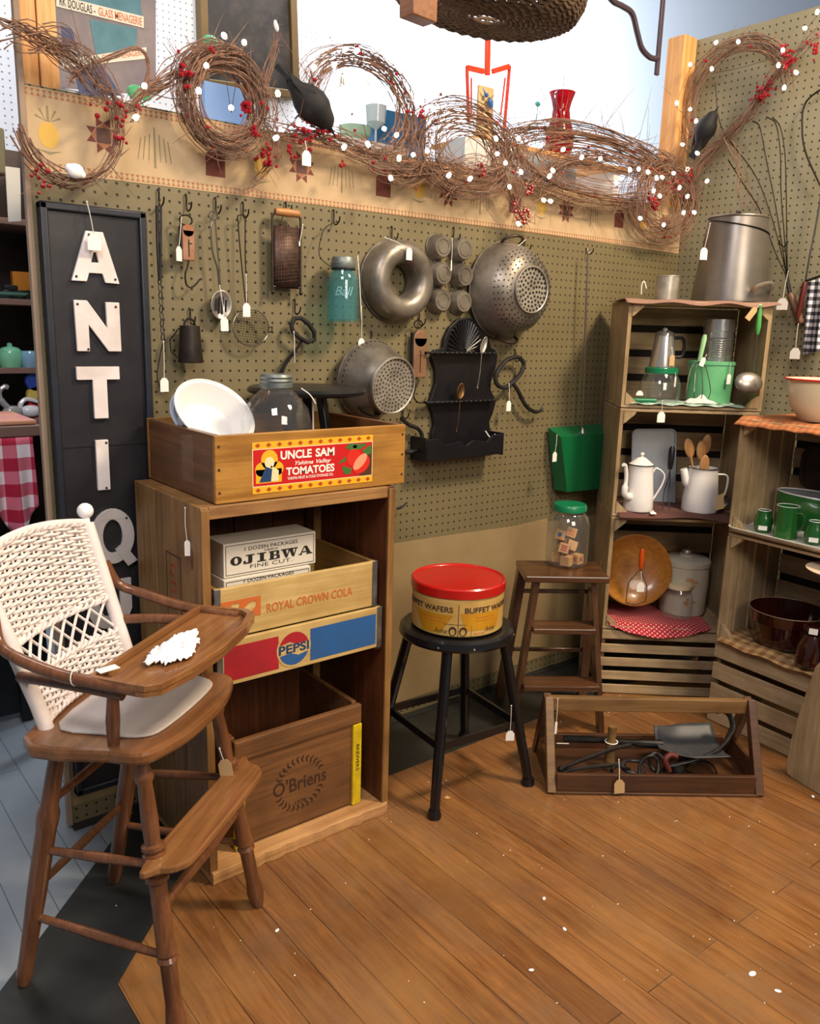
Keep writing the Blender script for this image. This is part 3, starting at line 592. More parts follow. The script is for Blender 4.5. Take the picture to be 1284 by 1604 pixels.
for px, s, lab, cs in ((10, 1, 'white china goose figurine with upright neck on the left shelf', 'A0A0A0'), (38, -1, 'white china goose figurine stretching its neck forward', 'E8E8EC')):
    p = on(px, zs[3], SY+.02); q = MB(T(p)); q.ball((0, 0, .022), .022, (1.5, .8, .9))
    if s > 0: q.tube(spline([(-.01, 0, .03), (-.03, 0, .055), (-.035, 0, .085), (-.02, 0, .10), (-.008, 0, .096)]), [.010]*8+[.007]*10+[.008]*6+[.003], 8)
    else: q.tube(spline([(-.03, 0, .02), (-.028, 0, .045), (-.01, 0, .06), (.02, 0, .052), (.045, 0, .035)]), [.008]*8+[.007]*10+[.006]*6+[.002], 8)
    tag(q.build('goose_figurine', MAT('china_%d' % px, cs, .15, coat=.4), None), lab, 'figurine')
p = on(48, zs[3], SY+.03); ty = thing('wooden_toy', 'painted wooden toy in yellow, blue and red half hidden by the partition end', 'toy', p)
for nm, dz, r, c_ in (('lower_block', .03, .03, 'B02030'), ('middle_block', .07, .028, 'D8C060'), ('top_block', .115, .03, '2C48A0')):
    q = MB(T(p)); q.lathe([(0, -.012), (r, -.012), (r, .012), (0, .012)], T(0, 0, dz) @ RX(PI/2), 20); q.build(nm, MAT('toy_'+c_, c_, .4), ty)
p = on(8, zs[0], SY+.02)
q = MB(T(at_y(22, 318, 2.5))); q.prism([(-.018, -.05), (.014, -.045), (.018, .03), (.02, .09), (-.016, .09)], 0, .003, wallM((0, 0, 0))); tag(q.build('white_sheet', m_whitecl, None, smooth=0), 'white paper sheet hanging at the shelf end under the berries', 'paper')
q = MB(); q.box(on(6, zs[0]+.19, SY+.05), (.07, .05, .13)); tag(q.build('green_tin', MAT('sage_tin', '5E5A40', .5), None, bevel=.006), 'sage green tin standing on top of the dark shelves', 'tin')
tz = S(20, 668, 2.45).z
tb = thing('side_table', 'table with dark legs under a red gingham cloth in the aisle', 'table', (S(0, 700, 2.45).x-.1, 2.6, 0))
X0, X1 = S(-100, 668, 2.45).x, S(66, 668, 2.45).x
q = MB(); q.box(((X0+X1)/2, 2.6, tz-.015), (X1-X0, .30, .03)); q.build('tabletop', m_pink, tb, bevel=.003)
for x in (X0+.04, X1-.04):
    for y in (2.49, 2.71): q = MB(); q.box((x, y, (tz-.03)/2), (.035, .035, tz-.03)); q.build('leg', m_black, tb)
q = MB(); q.box(((X0+X1)/2, 2.72, .3), (X1-X0, .02, .55)); q.build('back_board', m_black, tb)
def GC(u, v): return V(X0+(X1-X0-.03)*u, 2.44+.02*math.sin(u*22)*v-.015*v, tz-.03-(.22+.05*math.sin(u*9+1))*v)
q = MB(); q.grid(GC, 60, 14); tag(q.build('gingham_cloth', m_ging_r, None, solid=.003), 'red and white gingham cloth hanging over the aisle table edge', 'tablecloth')
q = MB(); q.box(((X0+X1)/2, 2.6, tz+.0075), (X1-X0-.02, .27, .013)); tag(q.build('folded_textile', MAT('yellow_pink_textile', 'D0A070', .9, col2='C88080', nscale=12), None, bevel=.004), 'folded yellow and pink textile on top of the aisle table', 'textile')
q = MB(); q.prism([(0, 0), (.75, 0), (.75, .55), (0, .55)], 0, .006, T(at_z(-60, 1155, 0)+V(-.25, .08, 0)) @ RZ(.3)); tag(q.build('floor_rug', m_blueshade, None, smooth=0), 'dark blue rug on the grey floor under the aisle table', 'rug')
# ------------------------------------------------------------------ tags and hooks
TOCAM = V(-.55, -.83, 0)
def ptag(A, B, label, n=(0, -1, 0), size=(.021, .034), m=None, yaw=0.0, roll=0.0, group='paper price tags on strings'):
    """string from A down to the card whose top is at B"""
    A, B = Vector(A), Vector(B); n = Vector(n).normalized(); t = thing('price_tag', label, 'price tag', B, group)
    q = MB(); mid = (A+B)/2 + n*.002
    q.tube(spline([A, mid, B + V(0, 0, -.004)], 4), .0009, 5); q.ball(A, .0022, seg=8); q.build('string', m_string, t)
    M = orient(B, V(0, 0, 1).cross(n), n) @ RZ(roll) @ RY(yaw); a, h = size[0]/2, size[1]
    q = MB(M); q.prism([(-a, -h), (a, -h), (a, -a*.75), (a*.45, 0), (-a*.45, 0), (-a, -a*.75)], -.0004, .0005); q.build('card', m or m_tag, t, smooth=0)
    return t
def wtag(a, b, label, d=.04, **k): return ptag(w(a[0], a[1], d), w(b[0], b[1], d+.004), label, **k)
def hook(px, py, label, ln=.03, out=.036, side=None, M=wallM, P=None):
    P = P or w(px, py, 0); t = thing('peg_hook', label, 'hook', P, 'black wire pegboard hooks'); q = MB(M(P))
    q.tube(spline([(0, 0, -.001), (0, 0, .006), (0, -ln, .006), (0, -ln-.008, out*.5), (0, -ln, out*.9), (0, -ln+.012, out)], 5), .002, 7); q.build('wire_hook', m_wire, t); return t
def solo(mb, name, label, cat, mat, origin=None, group=None, **k):
    return tag(mb.build(name, mat, None, origin=origin, **k), label, cat, group)
def wp(pts, d): return [w(a, b, d) for a, b in pts]
# 1 chain-like tool at the far left
hook(247, 298, 'black pegboard hook carrying the long dark chain beside the sign')
ch = thing('stove_chain', 'long dark twisted iron chain tool hanging beside the black sign', 'chain', w(250, 320, .03))
q = MB(); q.tube(wp([(246, 322), (247, 380), (250, 440)], .03), .0045, 8); q.tube(wp([(252, 322), (252, 380), (251, 440)], .034), .003, 8); q.build('twisted_bar', m_iron2, ch)
for i in range(9):
    y = 440 + i*11; q = MB(); c = w(250+i*.6, y, .03); q.tube([c + V(.004*math.cos(t*PI/5), (.003 if i % 2 else -.003)*math.sin(t*PI/5)*.8, .0095*math.sin(t*PI/5)) for t in range(10)], .0014, 6, closed=True); q.build('link', m_iron2, ch)
q = MB(); q.tube(spline(wp([(255, 538), (250, 560), (246, 590), (252, 610)], .03)), .0013, 6); q.build('end_wire', m_wire, ch)
wtag((256, 535), (257, 592), 'white paper tag on a long string at the foot of the dark chain', .034)
# 2 spring scale, brass face, with hook
def scale_balance(top, fx, face, hookp, mat, label, tx=None):
    t = thing('spring_scale', label, 'scale', w(face[0], face[1], .02))
    q = MB(); c = w(top[0], top[1], .03); q.tube([c + V(.016*math.cos(a*PI/8), 0, .012*math.sin(a*PI/8)) for a in range(16)], .002, 7, closed=True); q.build('ring', m_wire, t)
    x0, y0, x1, y1 = fx; P0, P1 = w(x0, y0, .028), w(x1, y1, .028); c = (P0+P1)/2
    q = MB(); wd = abs(P1.x-P0.x); h = abs(P0.z-P1.z); q.lathe([(0, -.004), (wd*.5, -.004), (wd*.5, .004), (0, .004)], wallM(c+V(0, 0, h*.33)), 24); q.box(c+V(0, 0, -h*.05), (wd, .008, h*.8)); q.build('face_plate', mat, t, bevel=.002)
    q = MB(); q.box(c+V(-wd*.5, .006, 0), (.006, .014, h*.9)); q.build('spring_case', m_iron2, t, bevel=.001)
    q = MB(); q.box(c+V(.0, -.0045, -h*.12), (.002, .002, h*.45)); q.box(c+V(.003, -.0045, 0), (.010, .002, .002)); q.build('slot_pointer', m_inkblk, t)
    q = MB(); b = c+V(0, 0, -h/2); q.tube(spline([b+V(0, 0, .004), b+V(-.004, 0, -.012)] + wp(hookp, .028), 5), [.0022]*(5*(len(hookp)+1))+[.001], 7); q.build('hook', m_wire, t)
    return t
hook(290, 306, 'black pegboard hook carrying the rusty brass spring scale')
scale_balance((291, 345), (284, 350, 305, 412), (294, 380), [(290, 430), (292, 446), (300, 450), (308, 444), (313, 437)], m_rust, 'rusty brass faced hanging spring scale beside the chain')
wtag((284, 340), (280, 386), 'white paper tag tied beside the rusty brass spring scale', .03, yaw=.5)
# 3 slotted spoon and opener
hook(336, 311, 'black pegboard hook carrying the wire handled slotted spoon')
sp = thing('slotted_spoon', 'wire handled slotted steel spoon with twisted loop top', 'spoon', w(345, 480, .03))
q = MB(); q.tube([w(334, 338, .03) + V(.012*math.cos(a*PI/7), 0, .010*math.sin(a*PI/7)) for a in range(14)], .0018, 7, closed=True); q.build('loop', m_swire, sp)
q = MB(); q.tube(spline(wp([(333, 346), (330, 362), (333, 395), (340, 420), (343, 450)], .03)), .002, 7); q.tube(spline(wp([(337, 346), (341, 395), (343, 420), (345, 452)], .034)), .002, 7); q.build('wire_handle', m_swire, sp)
c = w(347, 478, .03); A = wallM(c, -.08)
q = MB(A); q.grid(lambda u, v: V(.029*(v)*math.cos(2*PI*u), .037*v*math.sin(2*PI*u), -.010*(1-v*v)), 32, 8, closed_u=True); q.build('spoon_bowl', m_steel, sp, solid=.0014)
q = MB(A)
for i, (sx, ln) in enumerate(((-.013, .030), (-.004, .042), (.005, .042), (.014, .030))): q.box((sx, 0, -.007), (.0035, ln, .010))
q.build('slot_holes', m_inkblk, sp)
wtag((344, 448), (351, 497), 'white paper tag hanging over the slotted spoon bowl', .05, roll=.03)
# 4 wire strainer
hook(379, 318, 'black pegboard hook carrying the round wire strainer')
st = thing('wire_strainer', 'round wire mesh strainer on a long doubled wire handle', 'strainer', w(393, 513, .03))
q = MB(); q.tube(spline(wp([(372, 338), (375, 380), (381, 440), (384, 470), (388, 490)], .03)), .0015, 6); q.tube(spline(wp([(384, 338), (384, 400), (386, 450), (388, 490)], .03)), .0015, 6); q.tube(wp([(372, 338), (378, 336), (384, 338)], .03), .0015, 6); q.build('wire_handle', m_wire, st)
A = wallM(w(393, 513, .03), -.1)
q = MB(A); q.tube([(.052*math.cos(i*PI/20), .048*math.sin(i*PI/20), 0) for i in range(40)], .0018, 7, closed=True); q.build('rim', m_swire, st)
q = MB(A)
for i in range(-7, 8):
    a = i*.0068; L_ = math.sqrt(max(0, .052**2-a*a))
    q.tube([(a, y*L_*.92, .020*(1-(a/.052)**2-(y*.95)**2)) for y in (-1, -.6, -.2, .2, .6, 1)], .0004, 4); q.tube([(x*L_, a*.92, .020*(1-(a/.052)**2-(x*.95)**2)) for x in (-1, -.6, -.2, .2, .6, 1)], .0004, 4)
q.build('mesh_bowl', m_wire, st)
q = MB(A); q.tube([(.052, .005, 0), (.062, .010, 0), (.062, -.004, 0), (.052, -.006, 0)], .002, 6); q.build('rest_lug', m_wire, st)
wtag((385, 430), (386, 475), 'white paper tag hanging from the wire strainer handle', .045)
# 5 grater
hook(446, 318, 'black pegboard hook behind the wooden grater handle', ln=.02)
gr = thing('grater', 'dark tin box grater with a wooden roller handle on the pegboard', 'grater', w(448, 395, .02))
X0, X1 = w(425, 390, .03), w(472, 395, .03); zt, zb = w(448, 352, .03).z, w(448, 450, .03).z; xm = (X0.x+X1.x)/2; wd = X1.x-X0.x; yw = X0.y
q = MB(); q.grid(lambda u, v: V(xm+(u-.5)*(wd-.012), yw-.012*math.sin(PI*u), zb+(zt-zb-.005)*v), 12, 2); q.build('grating_plate', MAT('rusty_grating', '3A2C28', .5, .6, col2='5A4438', nscale=60), gr, solid=.0012)
q = MB(); i = 0
for a in range(11):
    for b_ in range(16):
        u = (a+.5)/11; z = zb+.006+(zt-zb-.016)*(b_+.5)/16+.001*a; q.lathe([(0, .0018), (.0016, .0012), (.0022, 0)], orient((xm+(u-.5)*(wd-.016), yw-.012*math.sin(PI*u), z), (1, 0, 0), (0, -1, 0)), 5)
q.build('teeth', MAT('grater_teeth', '5C463A', .5, .7), gr)
for s in (-1, 1):
    q = MB(); q.tube([(xm+s*(wd/2-.003), yw, zb-.012), (xm+s*(wd/2-.003), yw, zt+.022)], .0032, 8); q.ball((xm+s*(wd/2-.003), yw-.002, zb-.014), .0055, seg=10); q.build('side_wire', m_darktin, gr)
q = MB(); q.tube([(xm-wd/2+.004, yw, zb), (xm+wd/2-.004, yw, zb)], .003, 8); q.build('bottom_rail', m_darktin, gr)
P0, P1 = w(436, 331, .035), w(469, 336, .035)
q = MB(); q.lathe([(0, -.036), (.008, -.036), (.0105, -.03), (.0095, -.022), (.011, 0), (.0095, .022), (.0105, .03), (.008, .036), (0, .036)], orient((xm, yw-.004, (P0.z+P1.z)/2), (0, 0, 1), (1, 0, 0)), 20); q.build('roller_handle', WOOD('roller_wood', 'B8804C', '8E5C30', 'x'), gr)
q = MB(); q.tube(spline([(xm-.036, yw-.004, P0.z), (xm-.040, yw, P0.z-.014), (xm-wd/2+.004, yw, zt+.02)]), .0018, 6); q.tube(spline([(xm+.036, yw-.004, P0.z), (xm+.040, yw, P0.z-.014), (xm+wd/2-.004, yw, zt+.02)]), .0018, 6); q.build('bail_wire', m_darktin, gr)
wtag((474, 352), (469, 378), 'white string looped at the right side of the grater', .035, size=(.004, .012))
# 6 aqua mason jar in a wire hanger
hook(521, 330, 'black pegboard hook carrying the aqua glass canning jar')
jx = w(537, 455, .065); jr = .043; zb = w(540, 505, .065).z; zl = w(533, 418, .065).z; zt = w(533, 402, .065).z
j = thing('mason_jar', 'aqua blue glass canning jar with a zinc lid hung by wire', 'jar', (jx.x, jx.y, zb))
h = zl-zb; q = MB(T(jx.x, jx.y, zb)); out = [(0, 0), (jr*.85, 0), (jr, .008), (jr, h*.72), (jr*.94, h*.82), (jr*.72, h*.93), (jr*.70, h*1.04)]
q.lathe(out + [(r-.003, z) for r, z in out[:1:-1]] + [(jr*.8, .006), (0, .007)], seg=40); q.build('glass_body', m_aqua, j)
q = MB(T(jx.x, jx.y, zl)); q.lathe([(jr*.74, -.004), (jr*.80, 0), (jr*.80, .010), (jr*.76, .012), (jr*.74, .022), (jr*.68, .026), (0, .026)]); q.build('lid', m_zinc, j)
q = MB(); q.tube([(jx.x + (jr*.78)*math.cos(a*PI/12), jx.y + jr*.78*math.sin(a*PI/12), zl-.006) for a in range(24)], .0016, 6, closed=True); q.tube(spline([w(521, 349, .03), w(506, 362, .03), w(500, 400, .04), (jx.x-jr*.78, jx.y, zl-.006)]), .0013, 6); q.build('hanging_wire', m_wire, j)
M = orient((jx.x, jx.y, zb+h*.52), (1, 0, 0), (0, -1, 0))
def wrapjar(r, sgn=1):
    def f(c): a = c.x/r; return V(r*math.sin(a), c.y, r*math.cos(a)+c.z)
    return f
q = MB(orient((jx.x, jx.y, zb+h*.55), (.83, -.55, 0), (-.55, -.83, 0))); q.text('Ball', .034, Matrix.Identity(4), .0008, shear=.3, fn=wrapjar(jr+.0002)); q.build('raised_lettering', GLASS('raised_aqua', 'D6F0F2', .04, .35, 'B4E4EA'), j)
wtag((566, 480), (566, 530), 'white paper tag hanging below the aqua jar and ring mold', .05)
q = MB(); q.tube(spline([w(560, 400, .05), w(563, 440, .05), w(566, 500, .05)]), .0015, 6); solo(q, 'jar_wire', 'thin pale string hanging between the aqua jar and the ring mold', 'string', m_string)
# 7 ring mold
hook(612, 356, 'black pegboard hook carrying the tin ring mold')
C = w(613, 440, .0); R = (w(613, 378, 0).z-w(613, 503, 0).z)/2
rm = thing('ring_mold', 'dull tin ring mold with a rounded face hung on the pegboard', 'baking mold', C)
def torus_prof(R0, r, zc, n, a0, a1): return [(R0+r*math.cos(a0+(a1-a0)*i/n), zc+r*1.0*math.sin(a0+(a1-a0)*i/n)) for i in range(n+1)]
q = MB(wallM(C)); q.lathe([(R*1.03, .008), (R, .008)] + [(R, .02)] + torus_prof(R*.70, R*.29, .045, 14, 0.0, PI) + [(R*.41, .02), (R*.41, .008)], seg=56); q.build('ring_body', m_tin, rm, solid=.0015)
q = MB(wallM(C)); q.tube([(R*1.03*math.cos(i*PI/28), R*1.03*math.sin(i*PI/28), .008) for i in range(56)], .0022, 6, closed=True); q.build('rolled_rim', m_tin, rm)
wtag((603, 372), (641, 388), 'white paper tag lying on the face of the tin ring mold', .083)
# 8 muffin tin
hook(709, 358, 'black pegboard hook carrying the six cup muffin tin')
mt = thing('muffin_tin', 'six cup dull tin muffin pan hung with its cups facing out', 'muffin pan', w(706, 428, 0))
pts = [(688, 387), (722, 391), (689, 430), (723, 432), (688, 471), (721, 473)]; cs = [w(a-6, b, .0) for a, b in pts]
q = MB()
for i in range(3): q.box((cs[2*i]+cs[2*i+1])/2+V(0, -.003, 0), ((cs[2*i+1].x-cs[2*i].x)+.02, .003, .02))
for k in (0, 1): q.box((cs[k]+cs[4+k])/2+V(0, -.003, 0), (.02, .003, cs[k].z-cs[4+k].z))
q.build('joining_strips', m_tin, mt)
for c in cs: q = MB(wallM(c)); q.lathe([(.041, .004), (.039, .005), (.032, .034), (.030, .037), (0, .037)], seg=28); q.lathe([(.020, .0375), (.021, .0385), (.022, .0375)], seg=28); q.build('cup', m_tin, mt, solid=.001)
wtag((708, 374), (707, 408), 'white string hanging down the middle of the muffin pan', .045, size=(.004, .03))
# colanders
def holes(q, fn, rings, r=.0026):
    for (rr, zz, n, nrm) in rings:
        for k in range(n):
            a = 2*PI*k/n + rr*40; P = V(rr*math.cos(a), rr*math.sin(a), zz); nv = V(math.cos(a)*nrm[0], math.sin(a)*nrm[0], nrm[1])
            q.lathe([(0, .0006), (r, .0006), (r, -.0005)], orient(P, (0, 0, 1) if abs(nv.z) < .9 else (1, 0, 0), nv), 6)
def colander(name, label, C, tilt, R, H, rb, mat, lift=0.0):
    t = thing(name, label, 'colander', C); A = wallM(C) @ tilt; 
    pr = [(R, .0), (R*1.0, .004), (R*.97, H*.18), (R*.86, H*.55), (R*.66, H*.86), (rb*1.04, H*.93), (rb, H*1.0)]
    q = MB(A); q.lathe(pr, seg=56); q.build('bowl', mat, t, solid=.0012)
    q = MB(A); q.tube([(R*math.cos(i*PI/28), R*math.sin(i*PI/28), 0) for i in range(56)], .003, 7, closed=True); q.build('rolled_rim', mat, t)
    q = MB(A); q.tube([(rb*math.cos(i*PI/20), rb*math.sin(i*PI/20), H*.985) for i in range(40)], .0028, 7, closed=True); q.lathe([(rb*.97, H*.955), (0, H*.955)], seg=40); q.build('base_plate', m_tin2, t)
    return t, A
hook(820, 375, 'black pegboard hook carrying the large tin colander')
C = w(790, 455, .02); R = (w(800, 380, 0).z-w(800, 530, 0).z)/2; H = .125; rb = R*.46
t, A = colander('colander', 'large round tin colander hung rim to the pegboard', C, Matrix.Identity(4), R, H, rb, m_tin)
q = MB(A); ringl = [(rb*f, H*.958, n, (0, 1)) for f, n in ((.9, 26), (.72, 20), (.54, 15), (.36, 10), (.18, 5))] + [(R*(.70-.016*0), H*.82, 36, (.8, .6)), (R*.76, H*.72, 40, (.85, .5)), (R*.81, H*.635, 44, (.85, .45)), (R*.63, H*.885, 32, (.6, .8)), (R*.56, H*.915, 28, (.4, .9))]
holes(q, None, ringl[:5], .0045); holes(q, None, ringl[5:]); q.build('drain_holes', m_inkblk, t)
for s, nm in ((1, 0), (-1, 0)):
    q = MB(A); q.tube(spline([(-.04, s*R*.95, .015), (-.036, s*R*1.04, .035), (0, s*R*1.09, .05), (.036, s*R*1.04, .035), (.04, s*R*.95, .015)]), .0045, 8); q.build('loop_handle', m_darktin, t)
wtag((822, 376), (798, 396), 'white paper tag on the upper rim of the large colander', .075)
hook(580, 520, 'black pegboard hook carrying the small deep colander')
C = w(577, 593, .03); R = (w(570, 535, 0).z-w(575, 655, 0).z)/2; H = .115; rb = R*.70
t, A = colander('colander', 'smaller deep tin colander with a flat round base and dark handle', C, RX(.12) @ RY(.08), R, H, rb, m_tin)
q = MB(A); holes(q, None, [(rb*f, H*.958, n, (0, 1)) for f, n in ((.92, 34), (.78, 30), (.64, 25), (.5, 19), (.36, 14), (.22, 8), (.08, 3))] + [(R*(.985-.155*k), H*(.15+.42*k), 44, (.93, .3)) for k in (0, .25, .5, .75)]); q.build('drain_holes', m_inkblk, t)
q = MB(A); q.tube(spline([(-.055, -R*.55, H*.2), (-.07, -R*.7, H*.55), (-.045, -R*.8, H*.75), (-.01, -R*.8, H*.6)]), .009, 8, flat=.4); q.build('handle', m_darktin, t)
q = MB(); q.tube(spline(wp([(640, 575), (650, 600), (648, 620), (640, 628)], .03)), .0015, 6); solo(q, 'wire_loop', 'thin wire loop hanging right of the small colander', 'wire', m_wire)
# black tin scoop
hook(296, 484, 'black pegboard hook carrying the black tin scoop cup')
sc = thing('tin_cup', 'black tin cup with side handle hung below the spring scale', 'cup', w(296, 535, .02)); P = w(297, 510, .045); Pb = w(298, 568, .045)
q = MB(T(P.x, P.y, Pb.z)); h = P.z-Pb.z; q.lathe([(0, .0), (.030, .0), (.031, .004), (.027, h*.5), (.0245, h), (.0235, h), (.026, h*.5), (.029, .006), (0, .005)], seg=32); q.build('cup_body', m_darktin, sc)
q = MB(T(P.x, P.y, Pb.z)); q.tube([(-.03, .01, .012), (-.045, .014, h*.3), (-.046, .014, h*.6), (-.024, .01, h*.92)], .0035, 8, flat=.5); q.build('side_handle', m_darktin, sc)
q = MB(T(P.x, P.y, Pb.z)); q.tube(arc((0, 0, h), .014, 0, PI, 10, v=(0, 0, 1.2)), .003, 7); q.build('top_loop', m_darktin, sc)
# pad iron lifter
hook(460, 470, 'black pegboard hook carrying the cast iron lid lifter')
lf = thing('lid_lifter', 'cast iron lid lifter with looped grip hanging under the grater', 'tool', w(470, 530, .03))
q = MB(); q.tube(wp([(456, 510), (461, 499), (471, 498), (482, 506), (492, 520), (492, 532), (482, 536), (470, 530), (459, 520)], .035), .0065, 9, closed=True); q.build('grip_loop', m_iron2, lf)
q = MB(); q.tube(spline(wp([(474, 532), (466, 545), (450, 565), (440, 585), (433, 600)], .03)), [.007]*8+[.009]*8+[.011]*9, 9, flat=.45); q.build('shank', m_iron2, lf)
wtag((460, 520), (461, 548), 'white paper tag hanging edge-on beside the lid lifter', .045, yaw=1.1)
# second spring scale
hook(655, 490, 'black pegboard hook carrying the tan spring scale left of the spoon rack')
scale_balance((655, 508), (648, 517, 666, 595), (656, 555), [(650, 610), (648, 622), (654, 630), (662, 630), (668, 622)], m_tan_metal, 'tan faced brass spring scale left of the black spoon rack')
# black spoon rack
sr = thing('spoon_rack', 'black painted spoon rack with fan top and tray box below', 'spoon rack', w(725, 690, .02))
D = .02
outl = [(672, 560), (676, 548), (690, 545), (692, 530), (700, 512), (712, 501), (726, 497), (740, 500), (752, 510), (760, 525), (765, 545), (771, 548), (775, 556), (772, 575), (765, 590), (764, 610), (770, 622), (772, 630), (768, 645), (762, 660), (764, 678), (772, 690), (772, 705), (672, 708), (672, 680), (676, 665), (673, 645), (668, 632), (672, 620), (678, 600), (678, 580)]
q = MB(); q.slab(wp(outl, .004), (0, -1, 0), .014); q.build('back_board', m_black, sr, smooth=0, bevel=.002)
q = MB(); fc = w(727, 552, D)
for i in range(19):
    a = PI*(i+.5)/19; e = fc + V(.072*math.cos(a), 0, (w(726, 499, D).z-fc.z)*math.sin(a)*.96); q.tube([fc + (e-fc)*.12 + V(0, -.001, 0), e + V(0, -.003, 0)], [.002, .0048], 6)
q.build('fan_ribs', m_black, sr)
for y in (553, 629):
    a, b_ = w(671, y+0, .045), w(776, y, .045); z = (a.z+b_.z)/2; q = MB(); q.box(((a.x+b_.x)/2, WY-.032, z), (b_.x-a.x+.01, .028, .007))
    for i in range(14): q.ball((a.x+(b_.x-a.x)*(i+.5)/14, WY-.047, z), .005, seg=8)
    q.build('spoon_ledge', m_black, sr, bevel=.001)
bl, brr = w(667, 700, .075), w(785, 700, .075); zt = w(725, 690, .075).z; zb = w(725, 716, .075).z; bx = [bl.x, brr.x]
q = MB(); q.box(((bx[0]+bx[1])/2, WY-.045, zb+.004), (bx[1]-bx[0], .07, .008)); q.build('tray_floor', m_black, sr)
for x in bx: q = MB(); q.box((x, WY-.042, (zt+zb)/2+.006), (.008, .078, zt-zb+.02)); q.build('tray_side', m_black, sr, bevel=.001)
M = wallM(((bx[0]+bx[1])/2, WY-.079, zb)); hw = (bx[1]-bx[0])/2; hh = zt-zb+.012
q = MB(M); q.prism([(-hw, 0), (hw, 0), (hw, hh), (hw*.72, hh), (hw*.55, hh*.68), (hw*.18, hh*.8), (0, hh*.55), (-hw*.18, hh*.8), (-hw*.55, hh*.68), (-hw*.72, hh), (-hw, hh)], -.004, .004); q.build('tray_front', m_black, sr, smooth=0, bevel=.001)
def spoon(name, label, top, mid, end, L, mat, d=.05, wd=.018):
    a, b_, c = (w(*top, d), w(*mid, d), w(*end, d)); t = thing(name, label, 'spoon', b_); ax = (a-b_).normalized(); ln = (a-b_).length
    A = orient((a+b_)/2, V(0, -1, 0).cross(ax)*-1, (0, -1, 0)); 
    A = Matrix((V(0,-1,0).cross(ax)*-1, ax, V(0,-1,0))).transposed().to_4x4(); A.translation = (a+b_)/2
    q = MB(A); q.grid(lambda u, v: V(wd*.5*v*math.cos(2*PI*u)*(1-.15*math.sin(2*PI*u)), ln/2*v*math.sin(2*PI*u), -.006*(1-v*v)), 24, 6, closed_u=True); q.build('spoon_bowl', mat, t, solid=.0012)
    q = MB(); q.tube(spline([b_, (b_+c)/2 + V(0, -.003, 0), c]), [.002]*6+[.0026]*6+[.0045], 8, flat=.5); q.build('handle', mat, t)
spoon('spoon', 'silver spoon slotted in the upper ledge of the black rack', (762, 527), (754, 554), (747, 608), .05, m_steel, wd=.026)
spoon('spoon', 'brassy brown spoon slotted in the lower ledge of the black rack', (724, 600), (720, 626), (714, 676), .05, MAT('brassy', '8A6A48', .35, 1.0), wd=.032)
q = MB(); q.tube([w(760, 675, .06), w(770, 690, .07)], .002, 6); q.tube([w(775, 680, .06), w(770, 690, .07)], .0015, 6); solo(q, 'paper_slip', 'white string slip lying in the right end of the rack tray', 'slip', m_string)
# hay hook
hook(805, 548, 'black pegboard hook carrying the iron hay hook')
hh_ = thing('hay_hook', 'curved iron hay hook with a closed loop handle', 'tool', w(800, 590, .03))
q = MB(); q.tube(spline(wp([(803, 600), (815, 585), (820, 570), (812, 560), (797, 562), (783, 575), (776, 592), (780, 604), (792, 607), (803, 598)], .035), 5), .0075, 9); q.build('loop_handle', m_iron2, hh_)
q = MB(); q.tube(spline(wp([(803, 600), (811, 612), (820, 630), (828, 640), (838, 645), (847, 643), (849, 635)], .035), 5), [.007]*22+[.0055]*6+[.003, .0015, .001], 9); q.build('hook_point', m_iron2, hh_)
wtag((797, 601), (797, 628), 'white paper tag tied to the iron hay hook', .045)
# iron hook behind the tomato crate
q = MB(); q.tube(spline(wp([(628, 655), (640, 665), (655, 672), (661, 685), (655, 703), (640, 708), (628, 706)], .03), 5), .0065, 8); solo(q, 'iron_hook', 'curved black iron hook peeking out behind the tomato crate', 'hook', m_iron2)
hook(629, 645, 'black pegboard hook holding the curved iron hook behind the crate', ln=.012)
q = MB(); q.tube(spline([w(621, 797, .02), w(630, 794, .03), w(638, 786, .035)]), [.004]*6+[.003]*6+[.0008], 7); solo(q, 'iron_spike', 'small black iron spike poking out right of the tall crate', 'spike', m_iron)
# long handled green dustpan
hook(917, 390, 'black pegboard hook carrying the long handled green dustpan', ln=.012)
dp = thing('dustpan', 'green painted metal dustpan with a long thin steel handle', 'dustpan', w(908, 720, .04))
q = MB(); q.tube(wp([(921, 397), (918, 480), (914, 600), (911, 672)], .05), .004, 8); q.tube([w(921, 397, .05)+V(0, 0, .008)+V(.006*math.cos(a*PI/6), 0, .008*math.sin(a*PI/6)) for a in range(12)], .002, 6, closed=True); q.build('handle_rod', MAT('steel_rod', '8A8478', .4, .9), dp)
q = MB(); q.lathe([(.011, 0), (.009, .02), (.004, .045), (0, .05)], T(w(911, 690, .06)), 12); q.build('socket', m_tin2, dp)
p0, p1, p2, p3 = w(858, 670, .015), w(938, 664, .015), w(946, 759, .015), w(868, 767, .015)
q = MB(); q.slab([p0, p1, p2, p3], (0, -1, 0), .003); q.build('back_plate', m_grnpan, dp, smooth=0)
q = MB(); F = .058; f0, f1, f2, f3 = p0+V(.005, -.03, -.012), p1+V(-.008, -.03, -.012), p2+V(-.006, -F, .0), p3+V(.004, -F, 0)
vs_ = [q.v(p) for p in (p0, p1, p2, p3, f0+V(0, -.03, -.015), f1+V(0, -.03, -.015), f2, f3)]
for f in ((0, 1, 5, 4), (4, 5, 6, 7), (0, 4, 7, 3), (1, 2, 6, 5)): q.face([vs_[i] for i in f])
q.build('hood', m_grnpan, dp, smooth=0, solid=.002, bevel=.003)
wtag((872, 682), (869, 708), 'white paper tag tied to the corner of the green dustpan', .10)
